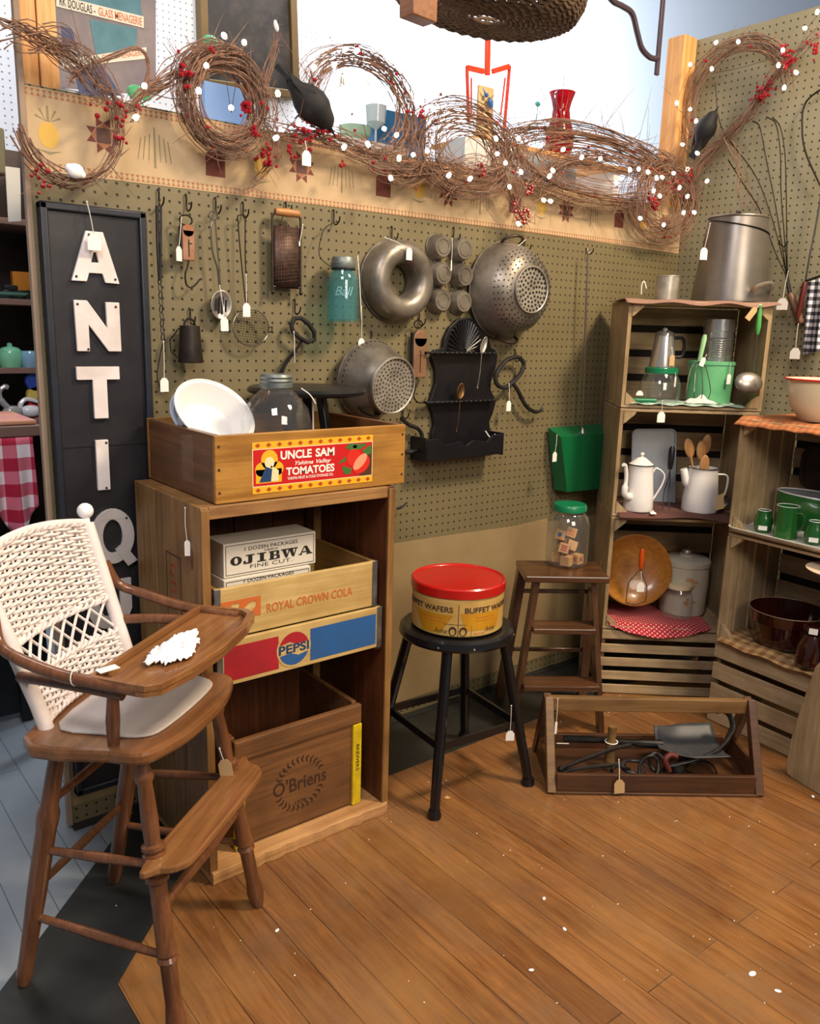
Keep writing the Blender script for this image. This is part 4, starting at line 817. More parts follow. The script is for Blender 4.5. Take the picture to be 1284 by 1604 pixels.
# sign
sg = thing('antique_sign', 'tall black framed sign with cream letters spelling ANTIQUES', 'sign', (.665, WY-.02, .03))
sx0, sx1, sz1 = .542, .781, 1.528
q = MB(); q.box(((sx0+sx1)/2, WY-.012, (.10+sz1)/2), (sx1-sx0-.02, .016, sz1-.10-.01)); q.build('cloth_panel', m_blacksign, sg, smooth=0)
q = MB(); q.box(((sx0+sx1)/2, WY-.021, .985), (sx1-sx0-.03, .003, .006)); q.build('seam', m_blacksign, sg, smooth=0)
for x, nm in ((sx0+.009, 0), (sx1-.009, 0)): q = MB(); q.box((x, WY-.016, (.088+sz1)/2), (.018, .028, sz1-.088)); q.build('frame_rail', m_bframe, sg, bevel=.004)
q = MB(); q.box(((sx0+sx1)/2, WY-.016, sz1-.009), (sx1-sx0, .028, .018)); q.build('frame_rail', m_bframe, sg, bevel=.004)
q = MB(); q.box(((sx0+sx1)/2, WY-.016, .096), (sx1-sx0, .028, .018)); q.build('frame_rail', m_bframe, sg, bevel=.004)
def letter(polys, cx_, cz, mat, name='letter'):
    q = MB(wallM((cx_, WY-.026, cz))); q.curve(polys, -.004, .005); return q.build(name, mat, sg, smooth=0, bevel=.0015)
def circ(r, ry, n=28, cx_=0, cy_=0): return [(cx_+r*math.cos(2*PI*i/n), cy_+ry*math.sin(2*PI*i/n)) for i in range(n)]
LT = [letter([[(-.054, -.055), (-.020, -.055), (-.014, -.036), (.016, -.036), (.022, -.056), (.055, -.057), (.022, .056), (-.017, .056)], [(-.008, -.012), (.009, -.012), (.004, .010), (-.002, .010)]], .655, 1.417, m_letter)]
LT += [letter([[(-.052, .057), (-.022, .057), (.021, -.004), (.020, .055), (.052, .055), (.052, -.058), (.022, -.058), (-.021, .002), (-.021, -.058), (-.050, -.058)]], .655, 1.263, m_letter)]
LT += [letter([[(-.050, .060), (.050, .060), (.050, .030), (.019, .030), (.019, -.062), (-.014, -.062), (-.014, .030), (-.050, .030)]], .650, 1.110, m_letter)]
LT += [letter([[(-.015, .062), (.015, .062), (.015, -.060), (-.015, -.060)]], .650, .935, m_letter)]
LT += [letter([circ(.054, .070), circ(.024, .042)[::-1]], .665, .757, m_letter2)]
q = MB(wallM((.665, WY-.027, .757))); q.prism([(.005, -.035), (.025, -.02), (.058, -.068), (.034, -.080)], -.004, .005); q.build('letter_tail', m_letter2, sg, smooth=0)
LT += [letter([[(-.055, .06), (-.025, .06), (-.025, -.01), (-.015, -.028), (.0, -.034), (.015, -.028), (.025, -.01), (.025, .06), (.055, .06), (.055, -.02), (.042, -.048), (.02, -.062), (-.02, -.062), (-.042, -.048), (-.055, -.02)]], .650, .585, m_letter2)]
LT += [letter([[(-.045, .06), (.045, .06), (.045, .035), (-.018, .035), (-.018, .013), (.03, .013), (.03, -.012), (-.018, -.012), (-.018, -.035), (.045, -.035), (.045, -.06), (-.045, -.06)]], .650, .425, m_letter2)]
LT += [letter([[(.045, .06), (-.035, .06), (-.048, .04), (-.048, .01), (-.035, -.008), (.015, -.014), (.015, -.035), (-.045, -.035), (-.045, -.06), (.035, -.06), (.048, -.04), (.048, -.008), (.035, .01), (-.018, .014), (-.018, .034), (.045, .036)]], .650, .265, m_letter2)]
for lt, pts in (((LT[0]), ((.612, 1.372), (.70, 1.370), (.645, 1.465))), (LT[1], ((.611, 1.311), (.698, 1.308), (.630, 1.21))), (LT[3], ((.66, .99), (.655, .88))), (LT[4], ((.70, .80),))):
    for X_, Z_ in pts: q = MB(); q.lathe([(0, .003), (.0025, .002), (.003, 0)], wallM((X_, WY-.031, Z_)), 10); q.build('screw', m_iron2, lt)
wtag((136, 316), (147, 366), 'crumpled white tag hanging on a long string over the sign letter A', .045, size=(.030, .036))
# ------------------------------------------------------------------ tall crate with its contents
CX0, CX1, CY0, CY1, CH = .717, 1.232, 1.598, 1.975, .896
tc_ = thing('tall_crate', 'tall upright wooden crate used as a shelf under the tomato box', 'crate', ((CX0+CX1)/2, (CY0+CY1)/2, 0))
def bp(name, c, d, m, par, bev=.002, **k): return MB().box(c, d).build(name, m, par, smooth=0, bevel=bev, **k)
th = .019
for i, (y, dy) in enumerate(((CY0+.062, .123), (CY0+.189, .128), (CY0+.316, .121))):
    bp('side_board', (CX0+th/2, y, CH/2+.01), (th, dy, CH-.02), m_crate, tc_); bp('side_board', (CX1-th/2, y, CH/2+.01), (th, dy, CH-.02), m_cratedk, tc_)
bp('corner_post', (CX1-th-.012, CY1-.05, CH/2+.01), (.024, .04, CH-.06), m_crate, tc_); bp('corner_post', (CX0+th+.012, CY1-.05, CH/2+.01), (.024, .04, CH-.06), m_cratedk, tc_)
bp('front_edge', (CX1-th/2, CY0-.001, CH/2+.01), (th, .006, CH-.03), m_crate, tc_, .001)
bp('front_edge', (CX0+th/2, CY0-.001, CH/2+.01), (th, .006, CH-.03), m_crate, tc_, .001)
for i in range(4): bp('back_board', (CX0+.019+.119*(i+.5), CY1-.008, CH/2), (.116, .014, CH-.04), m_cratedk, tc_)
bp('top_board', ((CX0+CX1)/2, (CY0+CY1)/2, CH-.014), (CX1-CX0-2*th-.001, CY1-CY0-.001, .028), m_crateH, tc_)
q = MB(); n = 26; rr = random.Random(3)
top = [(CX0+.002 + (CX1-CX0-.006)*i/n, CY0-.012+rr.uniform(-.004, .004)) for i in range(n+1)]
q.prism([(CX1-.003, CY1-.02), (CX0+.003, CY1-.02)] + top, .0, .03); q.build('bottom_plank', m_cratelt, tc_, smooth=0, bevel=.002)
# faded vertical red printing in a ruled panel on the left side (letters not legible in the photo)
q = MB()
rr = random.Random(11)
for k in range(11):
    z = .735-.040*k; y = 1.752+rr.uniform(-.003, .003)
    q.box((CX0-.0005, y, z), (.001, .030, .007)); q.box((CX0-.0005, y-.012*(1 if k % 2 else -1), z-.012), (.001, .007, .020)); q.box((CX0-.0005, y+.004, z-.022), (.001, .022, .006))
q.build('faded_red_print', m_redstain, tc_, smooth=0)
q = MB()
for y in (1.71, 1.79): q.box((CX0-.0003, y, .5), (.0008, .003, .52))
q.box((CX0-.0003, 1.75, .76), (.0008, .083, .003)); q.build('ruled_print_lines', m_brownink, tc_, smooth=0)
q = MB(); q.ball((CX0-.0006, 1.648, .775), .008, (.15, 1, 3.2)); q.build('worn_slot', m_cratedk, tc_)
ptag((CX0-.004, 1.665, .885), (CX0-.006, 1.655, .815), 'thin white tag string over the side of the tall crate', n=(-1, 0, 0), size=(.012, .035), yaw=1.0)
# tomato crate
TX0, TX1, TY0, TY1, TZ0, TZ1 = .757, 1.268, 1.606, 1.985, .898, 1.046
tm = thing('tomato_crate', 'shallow honey coloured wooden crate with a red tomato label', 'crate', ((TX0+TX1)/2, (TY0+TY1)/2, TZ0))
h = TZ1-TZ0; zc = (TZ0+TZ1)/2
bp('front_board', ((TX0+TX1)/2, TY0+.006, zc), (TX1-TX0, .012, h), m_tom, tm); bp('back_board', ((TX0+TX1)/2, TY1-.006, zc), (TX1-TX0, .012, h), m_tom, tm)
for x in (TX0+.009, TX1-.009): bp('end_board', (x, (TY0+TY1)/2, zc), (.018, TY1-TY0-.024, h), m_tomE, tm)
bp('bottom_board', ((TX0+TX1)/2, (TY0+TY1)/2, TZ0+.004), (TX1-TX0-.036, TY1-TY0-.024, .008), m_tom, tm, 0)
q = MB()
for x in (TX0+.009, TX1-.009):
    for dz in (-.05, 0, .05): q.lathe([(0, .0012), (.003, .0008), (.0035, 0)], orient((x, TY0, zc+dz), (1, 0, 0), (0, -1, 0)), 8)
q.build('nail_heads', m_brownink, tm)
A0, A1 = at_y(395, 740, TY0), at_y(583, 715, TY0); lx0, lx1 = A0.x, A1.x; lw = lx1-lx0; z0, z1 = at_y(490, 764, TY0).z, at_y(490, 687, TY0).z; lh = z1-z0
ML = wallM(((lx0+lx1)/2, TY0-.0004, (z0+z1)/2)); hw, hh2 = lw/2, lh/2
def lab(name, polys, mat, z=0.0003, par=tm, M=ML):
    q = MB(M)
    for P in polys: q.prism(P, z, z+.0003)
    return q.build(name, mat, par, smooth=0)
band = .13*lh
rectp = lambda x0, y0, x1, y1: [(x0, y0), (x1, y0), (x1, y1), (x0, y1)]
L1 = lab('label', [rectp(-hw, -hh2, hw, hh2)], m_labcream, 0)
lab('label_border_field', [rectp(-hw, hh2-band, hw, hh2), rectp(-hw, -hh2, hw, -hh2+band)], m_labyel, .0002)
ps = []
for i in range(12):
    xx = -hw+lw*(i+.5)/12
    for y in (hh2-band/2, -hh2+band/2): ps.append([(xx-.007, y), (xx, y-band*.36), (xx+.007, y), (xx, y+band*.36)])
lab('label_diamonds', ps[0::2], MAT('rust_ink', 'A84418', .5), .0005); lab('label_diamonds', ps[1::2], bpy.data.materials['rust_ink'], .0005)
iy = hh2-band-.002
lab('label_red_field', [rectp(-hw+.002, -iy, hw-.002, iy)], m_labred, .0003)
rx = hw*.52
lab('label_dark_corner', [[(rx*1.45, -iy), (hw-.002, -iy), (hw-.002, iy*.9), (rx*1.7, 0)]], m_labdark, .0005)
lab('label_arch', [disc(-hw*.74, iy*.42, .021, .022), disc(-hw*.86, -iy*.10, .016, .016), disc(-hw*.62, -iy*.10, .016, .016), rectp(-hw*.95, -iy*.86, -hw*.55, -iy*.1)], m_labyel, .0006)
lab('label_arch_scene', [disc(-hw*.74, iy*.25, .012, .013), [(-hw*.74, -iy*.8), (-hw*.60, -iy*.8), (-hw*.60, -iy*.2), (-hw*.72, iy*.1)]], m_labcream, .0009)
lab('label_arch_blue', [[(-hw*.90, -iy*.8), (-hw*.72, -iy*.8), (-hw*.70, -iy*.1), (-hw*.80, iy*.05)]], m_labblue, .0011)
lab('label_leaves', [[(rx*.98, iy*.75), (rx*1.2, iy*.55), (rx*1.5, iy*.62), (rx*1.75, iy*.9), (rx*1.3, iy*.95), (rx*1.1, iy*.98)], [(rx*.72, -iy*.15), (rx*1.0, -iy*.05), (rx*1.0, iy*.25), (rx*.9, iy*.1)], [(rx*.85, -iy*.3), (rx*1.2, -iy*.5), (rx*1.15, -iy*.85), (rx*.95, -iy*.8)], [(rx*1.55, iy*.5), (rx*1.85, iy*.85), (rx*1.87, iy*.3), (rx*1.7, iy*.2)], disc(rx*1.3, iy*.78, .006, .004)], m_labgreen, .0008)
lab('label_tomato', [disc(rx*1.27, iy*.12, .021, .021)], m_labtom, .0010)
def rdisc(cx_, cy_, rx_, ry_, a, n=24): return [(cx_+rx_*math.cos(t)*math.cos(a)-ry_*math.sin(t)*math.sin(a), cy_+rx_*math.cos(t)*math.sin(a)+ry_*math.sin(t)*math.cos(a)) for t in [2*PI*i/n for i in range(n)]]
lab('label_half_tomato', [rdisc(rx*1.52, -iy*.30, .027, .020, .6)], m_labtom, .0013)
lab('label_cut_face', [rdisc(rx*1.48, -iy*.14, .025, .012, .75)], m_labflesh, .0016)
def ltext(body, cx_, cy_, size, fit, mat, name='lettering', **k):
    q = MB(); q.text(body, size, ML @ T(cx_, cy_, .0008), .0004, fit=fit, **k); q.build(name, mat, tm, smooth=0)
ltext('UNCLE', -hw*.32, iy*.58, .026, lw*.25, m_labwhite, bold=.03); ltext('SAM', hw*.16, iy*.58, .026, lw*.16, m_labwhite, bold=.03)
ltext('Yakima Valley', -hw*.06, iy*.10, .013, lw*.30, m_labwhite, shear=.35, bold=.01)
ltext('TOMATOES', -hw*.08, -iy*.36, .024, lw*.40, m_labwhite, bold=.03)
ltext('YAKIMA FRUIT & COLD STORAGE CO.', -hw*.08, -iy*.74, .009, lw*.38, m_labwhite, bold=.01)
# enamel basins, clear jar, black cake stand inside the tomato crate
zf = TZ0+.008
def basin(name, label, C, n, R, H, mat, rim, seg=48):
    t = thing(name, label, 'basin', C); A = orient(C, (1, 0, 0), n)
    q = MB(A); q.lathe([(0, -H), (R*.58, -H), (R*.66, -H*.93), (R*.86, -H*.25), (R*.93, -.004), (R, 0), (R, .002), (R*.92, .0), (R*.84, -H*.25), (R*.64, -H*.88), (0, -H*.93)], seg=seg); q.build('bowl', mat, t)
    q = MB(A); q.tube([(R*math.cos(i*PI/24), R*math.sin(i*PI/24), .001) for i in range(48)], .0028, 7, closed=True); q.build('rolled_rim', rim, t); return t
Cb = at_y(337, 646, 1.80)
def cdir(x, y, z): c_ = V(x, y, z); return V(AX.dot(c_), AY.dot(c_), AZ.dot(c_))
basin('enamel_basin', 'white enamel basin leaning tilted inside the tomato crate', Cb, cdir(.56, -.56, -.62), .098, .05, m_white, m_white)
basin('enamel_basin', 'bluish white enamel basin peeking out behind the white basin', at_y(325, 655, 1.85), cdir(.56, -.56, -.62), .092, .045, m_whiteb, m_whiteb)
jc = at_y(433, 655, 1.735); zl = at_y(433, 606, 1.735).z; zt = at_y(431, 586, 1.735).z; jr = .084
gj = thing('glass_jar', 'big clear round glass jar with a zinc screw lid in the tomato crate', 'jar', (jc.x, 1.735, zf))
h = zl-zf; out = [(0, 0), (jr*.8, 0), (jr*.95, .01), (jr, .03), (jr, h*.62), (jr*.9, h*.78), (jr*.60, h*.92), (jr*.42, h*.98), (jr*.42, h*1.06)]
q = MB(T(jc.x, 1.735, zf)); q.lathe(out+[(max(r-.0025, 0), z) for r, z in out[:2:-1]]+[(jr*.8, .006), (0, .006)], seg=48); q.build('glass_body', m_clear, gj)
q = MB(T(jc.x, 1.735, zl)); hl = zt-zl; q.lathe([(jr*.43, -.002), (jr*.46, 0), (jr*.46, hl*.3), (jr*.44, hl*.35), (jr*.46, hl*.5), (jr*.44, hl*.65), (jr*.46, hl*.8), (jr*.42, hl), (0, hl)], seg=40); q.build('screw_lid', m_zinc, gj)
q = MB(); q.tube(spline([(jc.x+.035, 1.68, zl-.0), (jc.x+.05, 1.665, zl-.015), (jc.x+.062, 1.66, zl-.035)]), .0014, 6); q.build('string', m_string, gj)
cs_ = thing('cake_stand', 'low black round topped stool standing in the tomato crate', 'stand', at_y(485, 640, 1.86)); c = at_y(481, 612, 1.86)
q = MB(T(c.x, 1.86, c.z)); q.lathe([(0, -.008), (.142, -.008), (.152, -.004), (.154, .003), (.147, .010), (0, .012)], seg=56); q.build('round_top', m_black, cs_)
for k in range(3):
    a = -PI/2+.5+k*2*PI/3; q = MB(); q.beam((c.x+.04*math.cos(a), 1.86+.04*math.sin(a), c.z-.006), (c.x+.075*math.cos(a), 1.86+.075*math.sin(a), zf+.001), .026, .02, up=(math.cos(a), math.sin(a), 0)); q.build('leg', m_black, cs_, bevel=.003)
q = MB(); q.beam((c.x-.02, 1.80, c.z-.01), (c.x-.02, 1.795, zf+.002), .004, .002); q.build('white_strip', m_tag, cs_)
# crates inside the tall crate
def drink_crate(name, label, x0, x1, y0, y1, z0, z1, mf, ms):
    t = thing(name, label, 'crate', ((x0+x1)/2, (y0+y1)/2, z0)); zc = (z0+z1)/2; h = z1-z0
    bp('front_board', ((x0+x1)/2, y0+.006, zc), (x1-x0, .012, h), mf, t); bp('back_board', ((x0+x1)/2, y1-.006, zc), (x1-x0, .012, h), mf, t)
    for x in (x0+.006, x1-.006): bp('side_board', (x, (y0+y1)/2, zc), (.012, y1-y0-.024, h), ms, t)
    bp('bottom_board', ((x0+x1)/2, (y0+y1)/2, z0+.003), (x1-x0-.024, y1-y0-.024, .006), ms, t, 0)
    for x, s in ((x0, 1), (x1, -1)):
        q = MB(); q.box((x+s*.006, y0-.0012, zc), (.014, .002, h+.002)); q.box((x-s*.0008, y0+.012, zc), (.002, .026, h+.002)); q.build('metal_corner', m_gal, t, bevel=.0006)
    return t
rc = drink_crate('soda_crate', 'yellowed wooden soda crate printed ROYAL CROWN COLA', .752, 1.192, 1.612, 1.90, .588, .705, m_rc, m_rcy)
zc = .646
def ctext(par, body, p0, p1, y, size, mat, **k):
    a, b_ = at_y(*p0, y), at_y(*p1, y); z = (a.z+b_.z)/2; q = MB(); q.text(body, size, wallM(((a.x+b_.x)/2, y-.0004, z)), .0005, fit=abs(b_.x-a.x), **k); return q.build('lettering', mat, par, smooth=0)
ctext(rc, 'ROYAL CROWN COLA', (417, 950), (551, 929), 1.612, .030, m_oran, bold=.008)
eR = at_y(408, 950, 1.612).x; q = MB(wallM((eR, 1.6116, .650))); q.curve([rectp(-.115, -.022, 0, .024), [(-.08, -.014), (-.06, -.014), (-.052, .016), (-.072, .016)], rdisc(-.028, .0, .02, .010, .6)], 0, .0005); q.build('orange_emblem', m_oran, rc, smooth=0)
ps_ = drink_crate('soda_crate', 'red and blue painted wooden soda crate printed PEPSI', .752, 1.205, 1.606, 1.90, .476, .584, m_rc, m_rcy)
MP = wallM((0, 1.6056, 0)); e0 = at_y(460, 1005, 1.606); ex, ez = e0.x, .529
xr0, xl1 = at_y(436, 1000, 1.606).x, at_y(486, 1000, 1.606).x
lab('red_panel', [rectp(.768, .487, xr0, .568)], m_red, 0, ps_, MP); lab('blue_panel', [rectp(xl1, .487, 1.188, .568)], m_blue, 0, ps_, MP)
R = .041
def seg_poly(R, y0, top):
    a0 = math.asin(y0/R); pts = []
    A = (a0, PI-a0) if top else (PI-a0, 2*PI+a0)
    return [(ex+R*math.cos(A[0]+(A[1]-A[0])*i/20), ez+R*math.sin(A[0]+(A[1]-A[0])*i/20)) for i in range(21)]
lab('emblem_ring', [disc(ex, ez, R*1.13, R*1.13, 40)], m_rc, .0004, ps_, MP)
sp_ = seg_poly(R, R*.30, True); lab('emblem_red_cap', [sp_ + [(ex-R*.3, ez+R*.45), (ex+R*.2, ez+R*.25)]], m_red, .0008, ps_, MP)
sp_ = seg_poly(R, -R*.32, False); lab('emblem_blue_cup', [sp_ + [(ex+R*.3, ez-R*.46), (ex-R*.2, ez-R*.26)]], m_blue, .0008, ps_, MP)
q = MB(); q.text('PEPSI', .030, wallM((ex, 1.6045, ez)), .0005, fit=R*2.0, bold=.02); q.build('lettering', m_labblue, ps_, smooth=0)
# ledger strips hold the two soda crates
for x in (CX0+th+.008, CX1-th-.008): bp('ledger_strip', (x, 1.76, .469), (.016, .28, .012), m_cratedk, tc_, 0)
ob = thing('wooden_box', 'brown wooden box stamped with a round brewer mark and yellow corners', 'box', (.985, 1.77, .03)); x0, x1, y0, y1, z0, z1 = .80, 1.165, 1.632, 1.93, .031, .318
bp('front_panel', ((x0+x1)/2, y0+.008, (z0+z1)/2-.02), (x1-x0-.05, .012, z1-z0-.05), m_ob, ob)
bp('top_rail', ((x0+x1)/2, y0+.004, z1-.026), (x1-x0, .018, .052), m_ob, ob, .004)
for x in (x0+.0125, x1-.0125): bp('yellow_batten', (x, y0+.003, (z0+z1)/2-.027), (.027, .016, z1-z0-.055), m_yelpaint, ob)
bp('back_panel', ((x0+x1)/2, y1-.006, (z0+z1)/2), (x1-x0, .012, z1-z0), m_cratedk, ob)
for x in (x0+.007, x1-.007): bp('side_panel', (x, (y0+y1)/2+.008, (z0+z1)/2), (.014, y1-y0-.028, z1-z0-.001), m_ob, ob)
bp('floor_panel', ((x0+x1)/2, (y0+y1)/2, z0+.006), (x1-x0-.03, y1-y0-.03, .01), m_cratedk, ob, 0)
MO = wallM((at_y(470, 1215, 1.634).x, 1.6337, .150))
q = MB(MO); q.text("O'Briens", .052, T(0, 0, 0), .0005, fit=.155, bold=.01); q.build('lettering', m_brownink, ob, smooth=0)
q = MB()
for i in range(30):
    a = 2*PI*i/30
    if abs(math.sin(a)) < .28: continue
    for rr_ in (.062, .070): q.M = MO @ RZ(a) @ T(rr_, 0, 0) @ RZ(.5 if rr_ < .065 else -.5); q.prism(disc(0, 0, .0065, .0022, 8), 0, .0004)
q.build('wreath_mark', m_brownink, ob, smooth=0)
q = MB(); q.text('1978', .018, MO @ T(0, -.052, 0), .0005); q.build('lettering', m_brownink, ob, smooth=0)
q = MB(); q.text('BREWERS', .014, wallM((x1-.0125, y0-.0055, .17)) @ RZ(-PI/2), .0004, fit=.075); q.build('lettering', m_brownink, ob, smooth=0)
# cardboard tobacco cartons standing in the upper soda crate
def carton(name, label, x0, x1, y0, y1, z0, z1, full=True):
    t = thing(name, label, 'carton', ((x0+x1)/2, (y0+y1)/2, z0))
    bp('carton_body', ((x0+x1)/2, (y0+y1)/2, (z0+z1)/2), (x1-x0, y1-y0, z1-z0), m_boxw, t, .001)
    M = wallM(((x0+x1)/2, y0-.0003, (z0+z1)/2)); a, b_ = (x1-x0)/2-.005, (z1-z0)/2-.005
    q = MB(M); q.curve([rectp(-a, -b_, a, b_), rectp(-a+.0012, -b_+.0012, a-.0012, b_-.0012)], 0, .0004); q.build('ruled_border', m_inkblk, t, smooth=0)
    q = MB(M); q.text('1 DOZEN PACKAGES', .012, T(0, b_*.62 if full else b_-.004, 0), .0004, fit=a*1.2); q.build('lettering', m_inkblk, t, smooth=0)
    q = MB(M); q.text('HERO', .006, T(0, b_*.36, 0), .0004, fit=a*.3); q.build('lettering', m_inkblk, t, smooth=0)
    if full:
        # wide slab-serif capitals
        S_ = []; w_, hg = a*1.8/6.4, .021
        def R_(x0, y0, x1, y1): S_.append([rectp(x0, y0, x1, y1)])
        X_ = -a*.9; lw_ = w_*.88; y0_, y1_ = -.5*hg, .5*hg; sf = hg*.12; st = lw_*.36
        q = MB(M @ T(0, -b_*.08, 0)); q.curve([disc(X_+lw_/2, 0, lw_/2, hg/2, 24), disc(X_+lw_/2, 0, lw_*.17, hg*.36, 20)[::-1]], 0, .0005)
        X_ += w_; R_(X_+lw_*.42, y0_+sf, X_+lw_*.42+st, y1_); R_(X_+lw_*.22, y1_-sf, X_+lw_, y1_); R_(X_, y0_, X_+lw_*.7, y0_+sf*1.3); R_(X_, y0_, X_+lw_*.2, y0_+hg*.35)
        X_ += w_*1.08; iw = lw_*.8; R_(X_+iw*.3, y0_, X_+iw*.3+st, y1_); R_(X_, y1_-sf, X_+iw, y1_); R_(X_, y0_, X_+iw, y0_+sf)
        X_ += w_*.92; R_(X_+lw_*.12, y0_, X_+lw_*.12+st*.9, y1_); R_(X_, y1_-sf, X_+lw_*.8, y1_); R_(X_, y0_, X_+lw_*.8, y0_+sf); R_(X_+lw_*.3, -sf*.5, X_+lw_*.8, sf*.5); R_(X_+lw_*.7, sf*.3, X_+lw_*.95, y1_-sf*.3); R_(X_+lw_*.72, y0_+sf*.3, X_+lw_, -sf*.3)
        X_ += w_*1.05; g_ = w_*1.35
        for u in (0, .42): S_.append([[(X_+g_*u, y1_), (X_+g_*(u+.24), y1_), (X_+g_*(u+.36), y0_), (X_+g_*(u+.22), y0_)]]); S_.append([[(X_+g_*(u+.44), y1_), (X_+g_*(u+.52), y1_), (X_+g_*(u+.34), y0_), (X_+g_*(u+.28), y0_)]])
        R_(X_-.002, y1_-sf, X_+g_*.98, y1_)
        X_ += g_*1.05; g_ = w_*1.1; S_.append([[(X_+g_*.42, y1_), (X_+g_*.62, y1_), (X_+g_*.98, y0_), (X_+g_*.68, y0_)]]); S_.append([[(X_+g_*.42, y1_), (X_+g_*.5, y1_), (X_+g_*.14, y0_), (X_+g_*.06, y0_)]]); R_(X_, y0_, X_+g_*.25, y0_+sf); R_(X_+g_*.58, y0_, X_+g_*1.05, y0_+sf); R_(X_+g_*.22, y0_+hg*.25, X_+g_*.75, y0_+hg*.38)
        for k, P in enumerate(S_): q.prism(P[0], .0001+.00001*k, .0005+.00001*k)
        q.build('lettering', m_inkblk, t, smooth=0)
        q = MB(M); q.text('FINE CUT.', .013, T(0, -b_*.62, 0), .0004, fit=a*.95, bold=-.01); q.build('lettering', m_inkblk, t, smooth=0)
    return t
a, b_ = at_y(350, 880, 1.67), at_y(494, 860, 1.67)
carton('tobacco_carton', 'upper white cardboard carton printed OJIBWA in black', a.x, b_.x, 1.67, 1.76, at_y(350, 908, 1.67).z+.002, at_y(494, 832, 1.67).z)
carton('tobacco_carton', 'lower white cardboard carton half hidden inside the yellowed soda crate', a.x-.005, b_.x-.02, 1.66, 1.77, .596, at_y(350, 908, 1.67).z, full=False)
# ------------------------------------------------------------------ high chair
CO = V(.525, 1.49, 0); HCR = math.atan2(.613, .79)
hc = thing('high_chair', 'antique wooden high chair with white wicker back and swing tray', 'high chair', CO, rz=HCR)
MH = T(CO) @ RZ(HCR) @ Matrix.Diagonal((1, -1, 1, 1))      # local x: sideways, y: towards the front of the chair
SZ = .552
def smo(P, n=4):
    Q = [V(p[0], p[1], 0) for p in P]; m = len(Q); out = []
    for i in range(m):
        a, b, c, d = Q[i-1], Q[i], Q[(i+1) % m], Q[(i+2) % m]
        for k in range(n):
            t = k/n; p = 0.5*((2*b)+(c-a)*t+(2*a-5*b+4*c-d)*t*t+(3*b-a-3*c+d)*t**3); out.append((p.x, p.y))
    return out
# legs
def leg_turned(a, b_):
    a, b_ = Vector(a), Vector(b_); prof = [(0, .013), (.04, .013), (.06, .017), (.075, .017), (.09, .013), (.22, .0155), (.30, .014), (.305, .021), (.318, .021), (.325, .0145), (.33, .0145), (.335, .021), (.348, .021), (.355, .015), (.375, .022), (.395, .021), (.41, .015), (.415, .021), (.43, .021), (.44, .016), (.66, .0175), (.69, .0195), (.70, .0155), (.715, .0195), (.73, .0155), (.87, .015), (.93, .0185), (.96, .017), (1.0, .012)]
    q = MB(MH); q.tube([a+(b_-a)*t for t, r in prof], [r for t, r in prof], 16); return q
def leg_plain(a, b_):
    a, b_ = Vector(a), Vector(b_); prof = [(0, .013), (.12, .015), (.25, .0165), (.28, .021), (.31, .0205), (.34, .019), (.6, .0185), (.75, .0165), (.9, .0155), (.95, .0165), (1.0, .012)]
    q = MB(MH); q.tube([a+(b_-a)*t for t, r in prof], [r for t, r in prof], 16); return q
FT = {'fl': ((-.138, .095), (-.191, .178)), 'fr': ((.135, .095), (.178, .171)), 'bl': ((-.135, -.075), (-.155, -.177)), 'br': ((.135, -.075), (.164, -.185))}
def lp(k, z): a, b_ = FT[k]; t = 1-z/(SZ-.03); return V(a[0]+(b_[0]-a[0])*t, a[1]+(b_[1]-a[1])*t, z)
for k in ('fl', 'fr'): leg_turned(lp(k, SZ-.03), lp(k, 0.002)).build('leg', m_chair, hc)
for k in ('bl', 'br'): leg_plain(lp(k, SZ-.03), lp(k, 0.002)).build('leg', m_chair, hc)
def stretcher(a, b_, r=.0085):
    d = b_-a; q = MB(MH); q.tube([a, a+d*.04, a+d*.5, a+d*.96, b_], [r*.7, r*.85, r*1.15, r*.85, r*.7], 12); q.build('stretcher', m_chair, hc)
stretcher(lp('fl', .325), lp('bl', .30)); stretcher(lp('fl', .155), lp('bl', .155)); stretcher(lp('fr', .325), lp('br', .30)); stretcher(lp('fr', .16), lp('br', .16))
stretcher(lp('bl', .40), lp('br', .40)); stretcher(lp('bl', .22), lp('br', .22)); stretcher(lp('fl', .245), lp('fr', .245), .011)
# footrest
q = MB(MH); fz = .333; y_ = lp('fl', fz).y
ol = [(-.185, y_-.005), (-.19, y_+.03), (-.17, y_+.06), (-.12, y_+.072), (.12, y_+.072), (.17, y_+.06), (.185, y_+.03), (.18, y_-.005)]
q.prism(smo(ol), fz, fz+.015); q.build('footrest', m_tray, hc, smooth=0, bevel=.004)
# seat
q = MB(MH); ol = [(-.18, -.115), (-.182, .06), (-.172, .118), (-.13, .140), (-.06, .155), (.06, .155), (.13, .140), (.172, .118), (.182, .06), (.18, -.115)]
q.prism(smo(ol), SZ-.027, SZ); q.build('seat', m_chairH, hc, smooth=0, bevel=.008)
q = MB(MH); ol = [(-.125, -.08), (-.14, .02), (-.125, .095), (-.07, .115), (.07, .115), (.125, .095), (.14, .02), (.125, -.08)]
q.prism(smo(ol, 4), SZ+.0005, SZ+.006); q.build('seat_pad', m_seatcl, hc, smooth=0, bevel=.003)
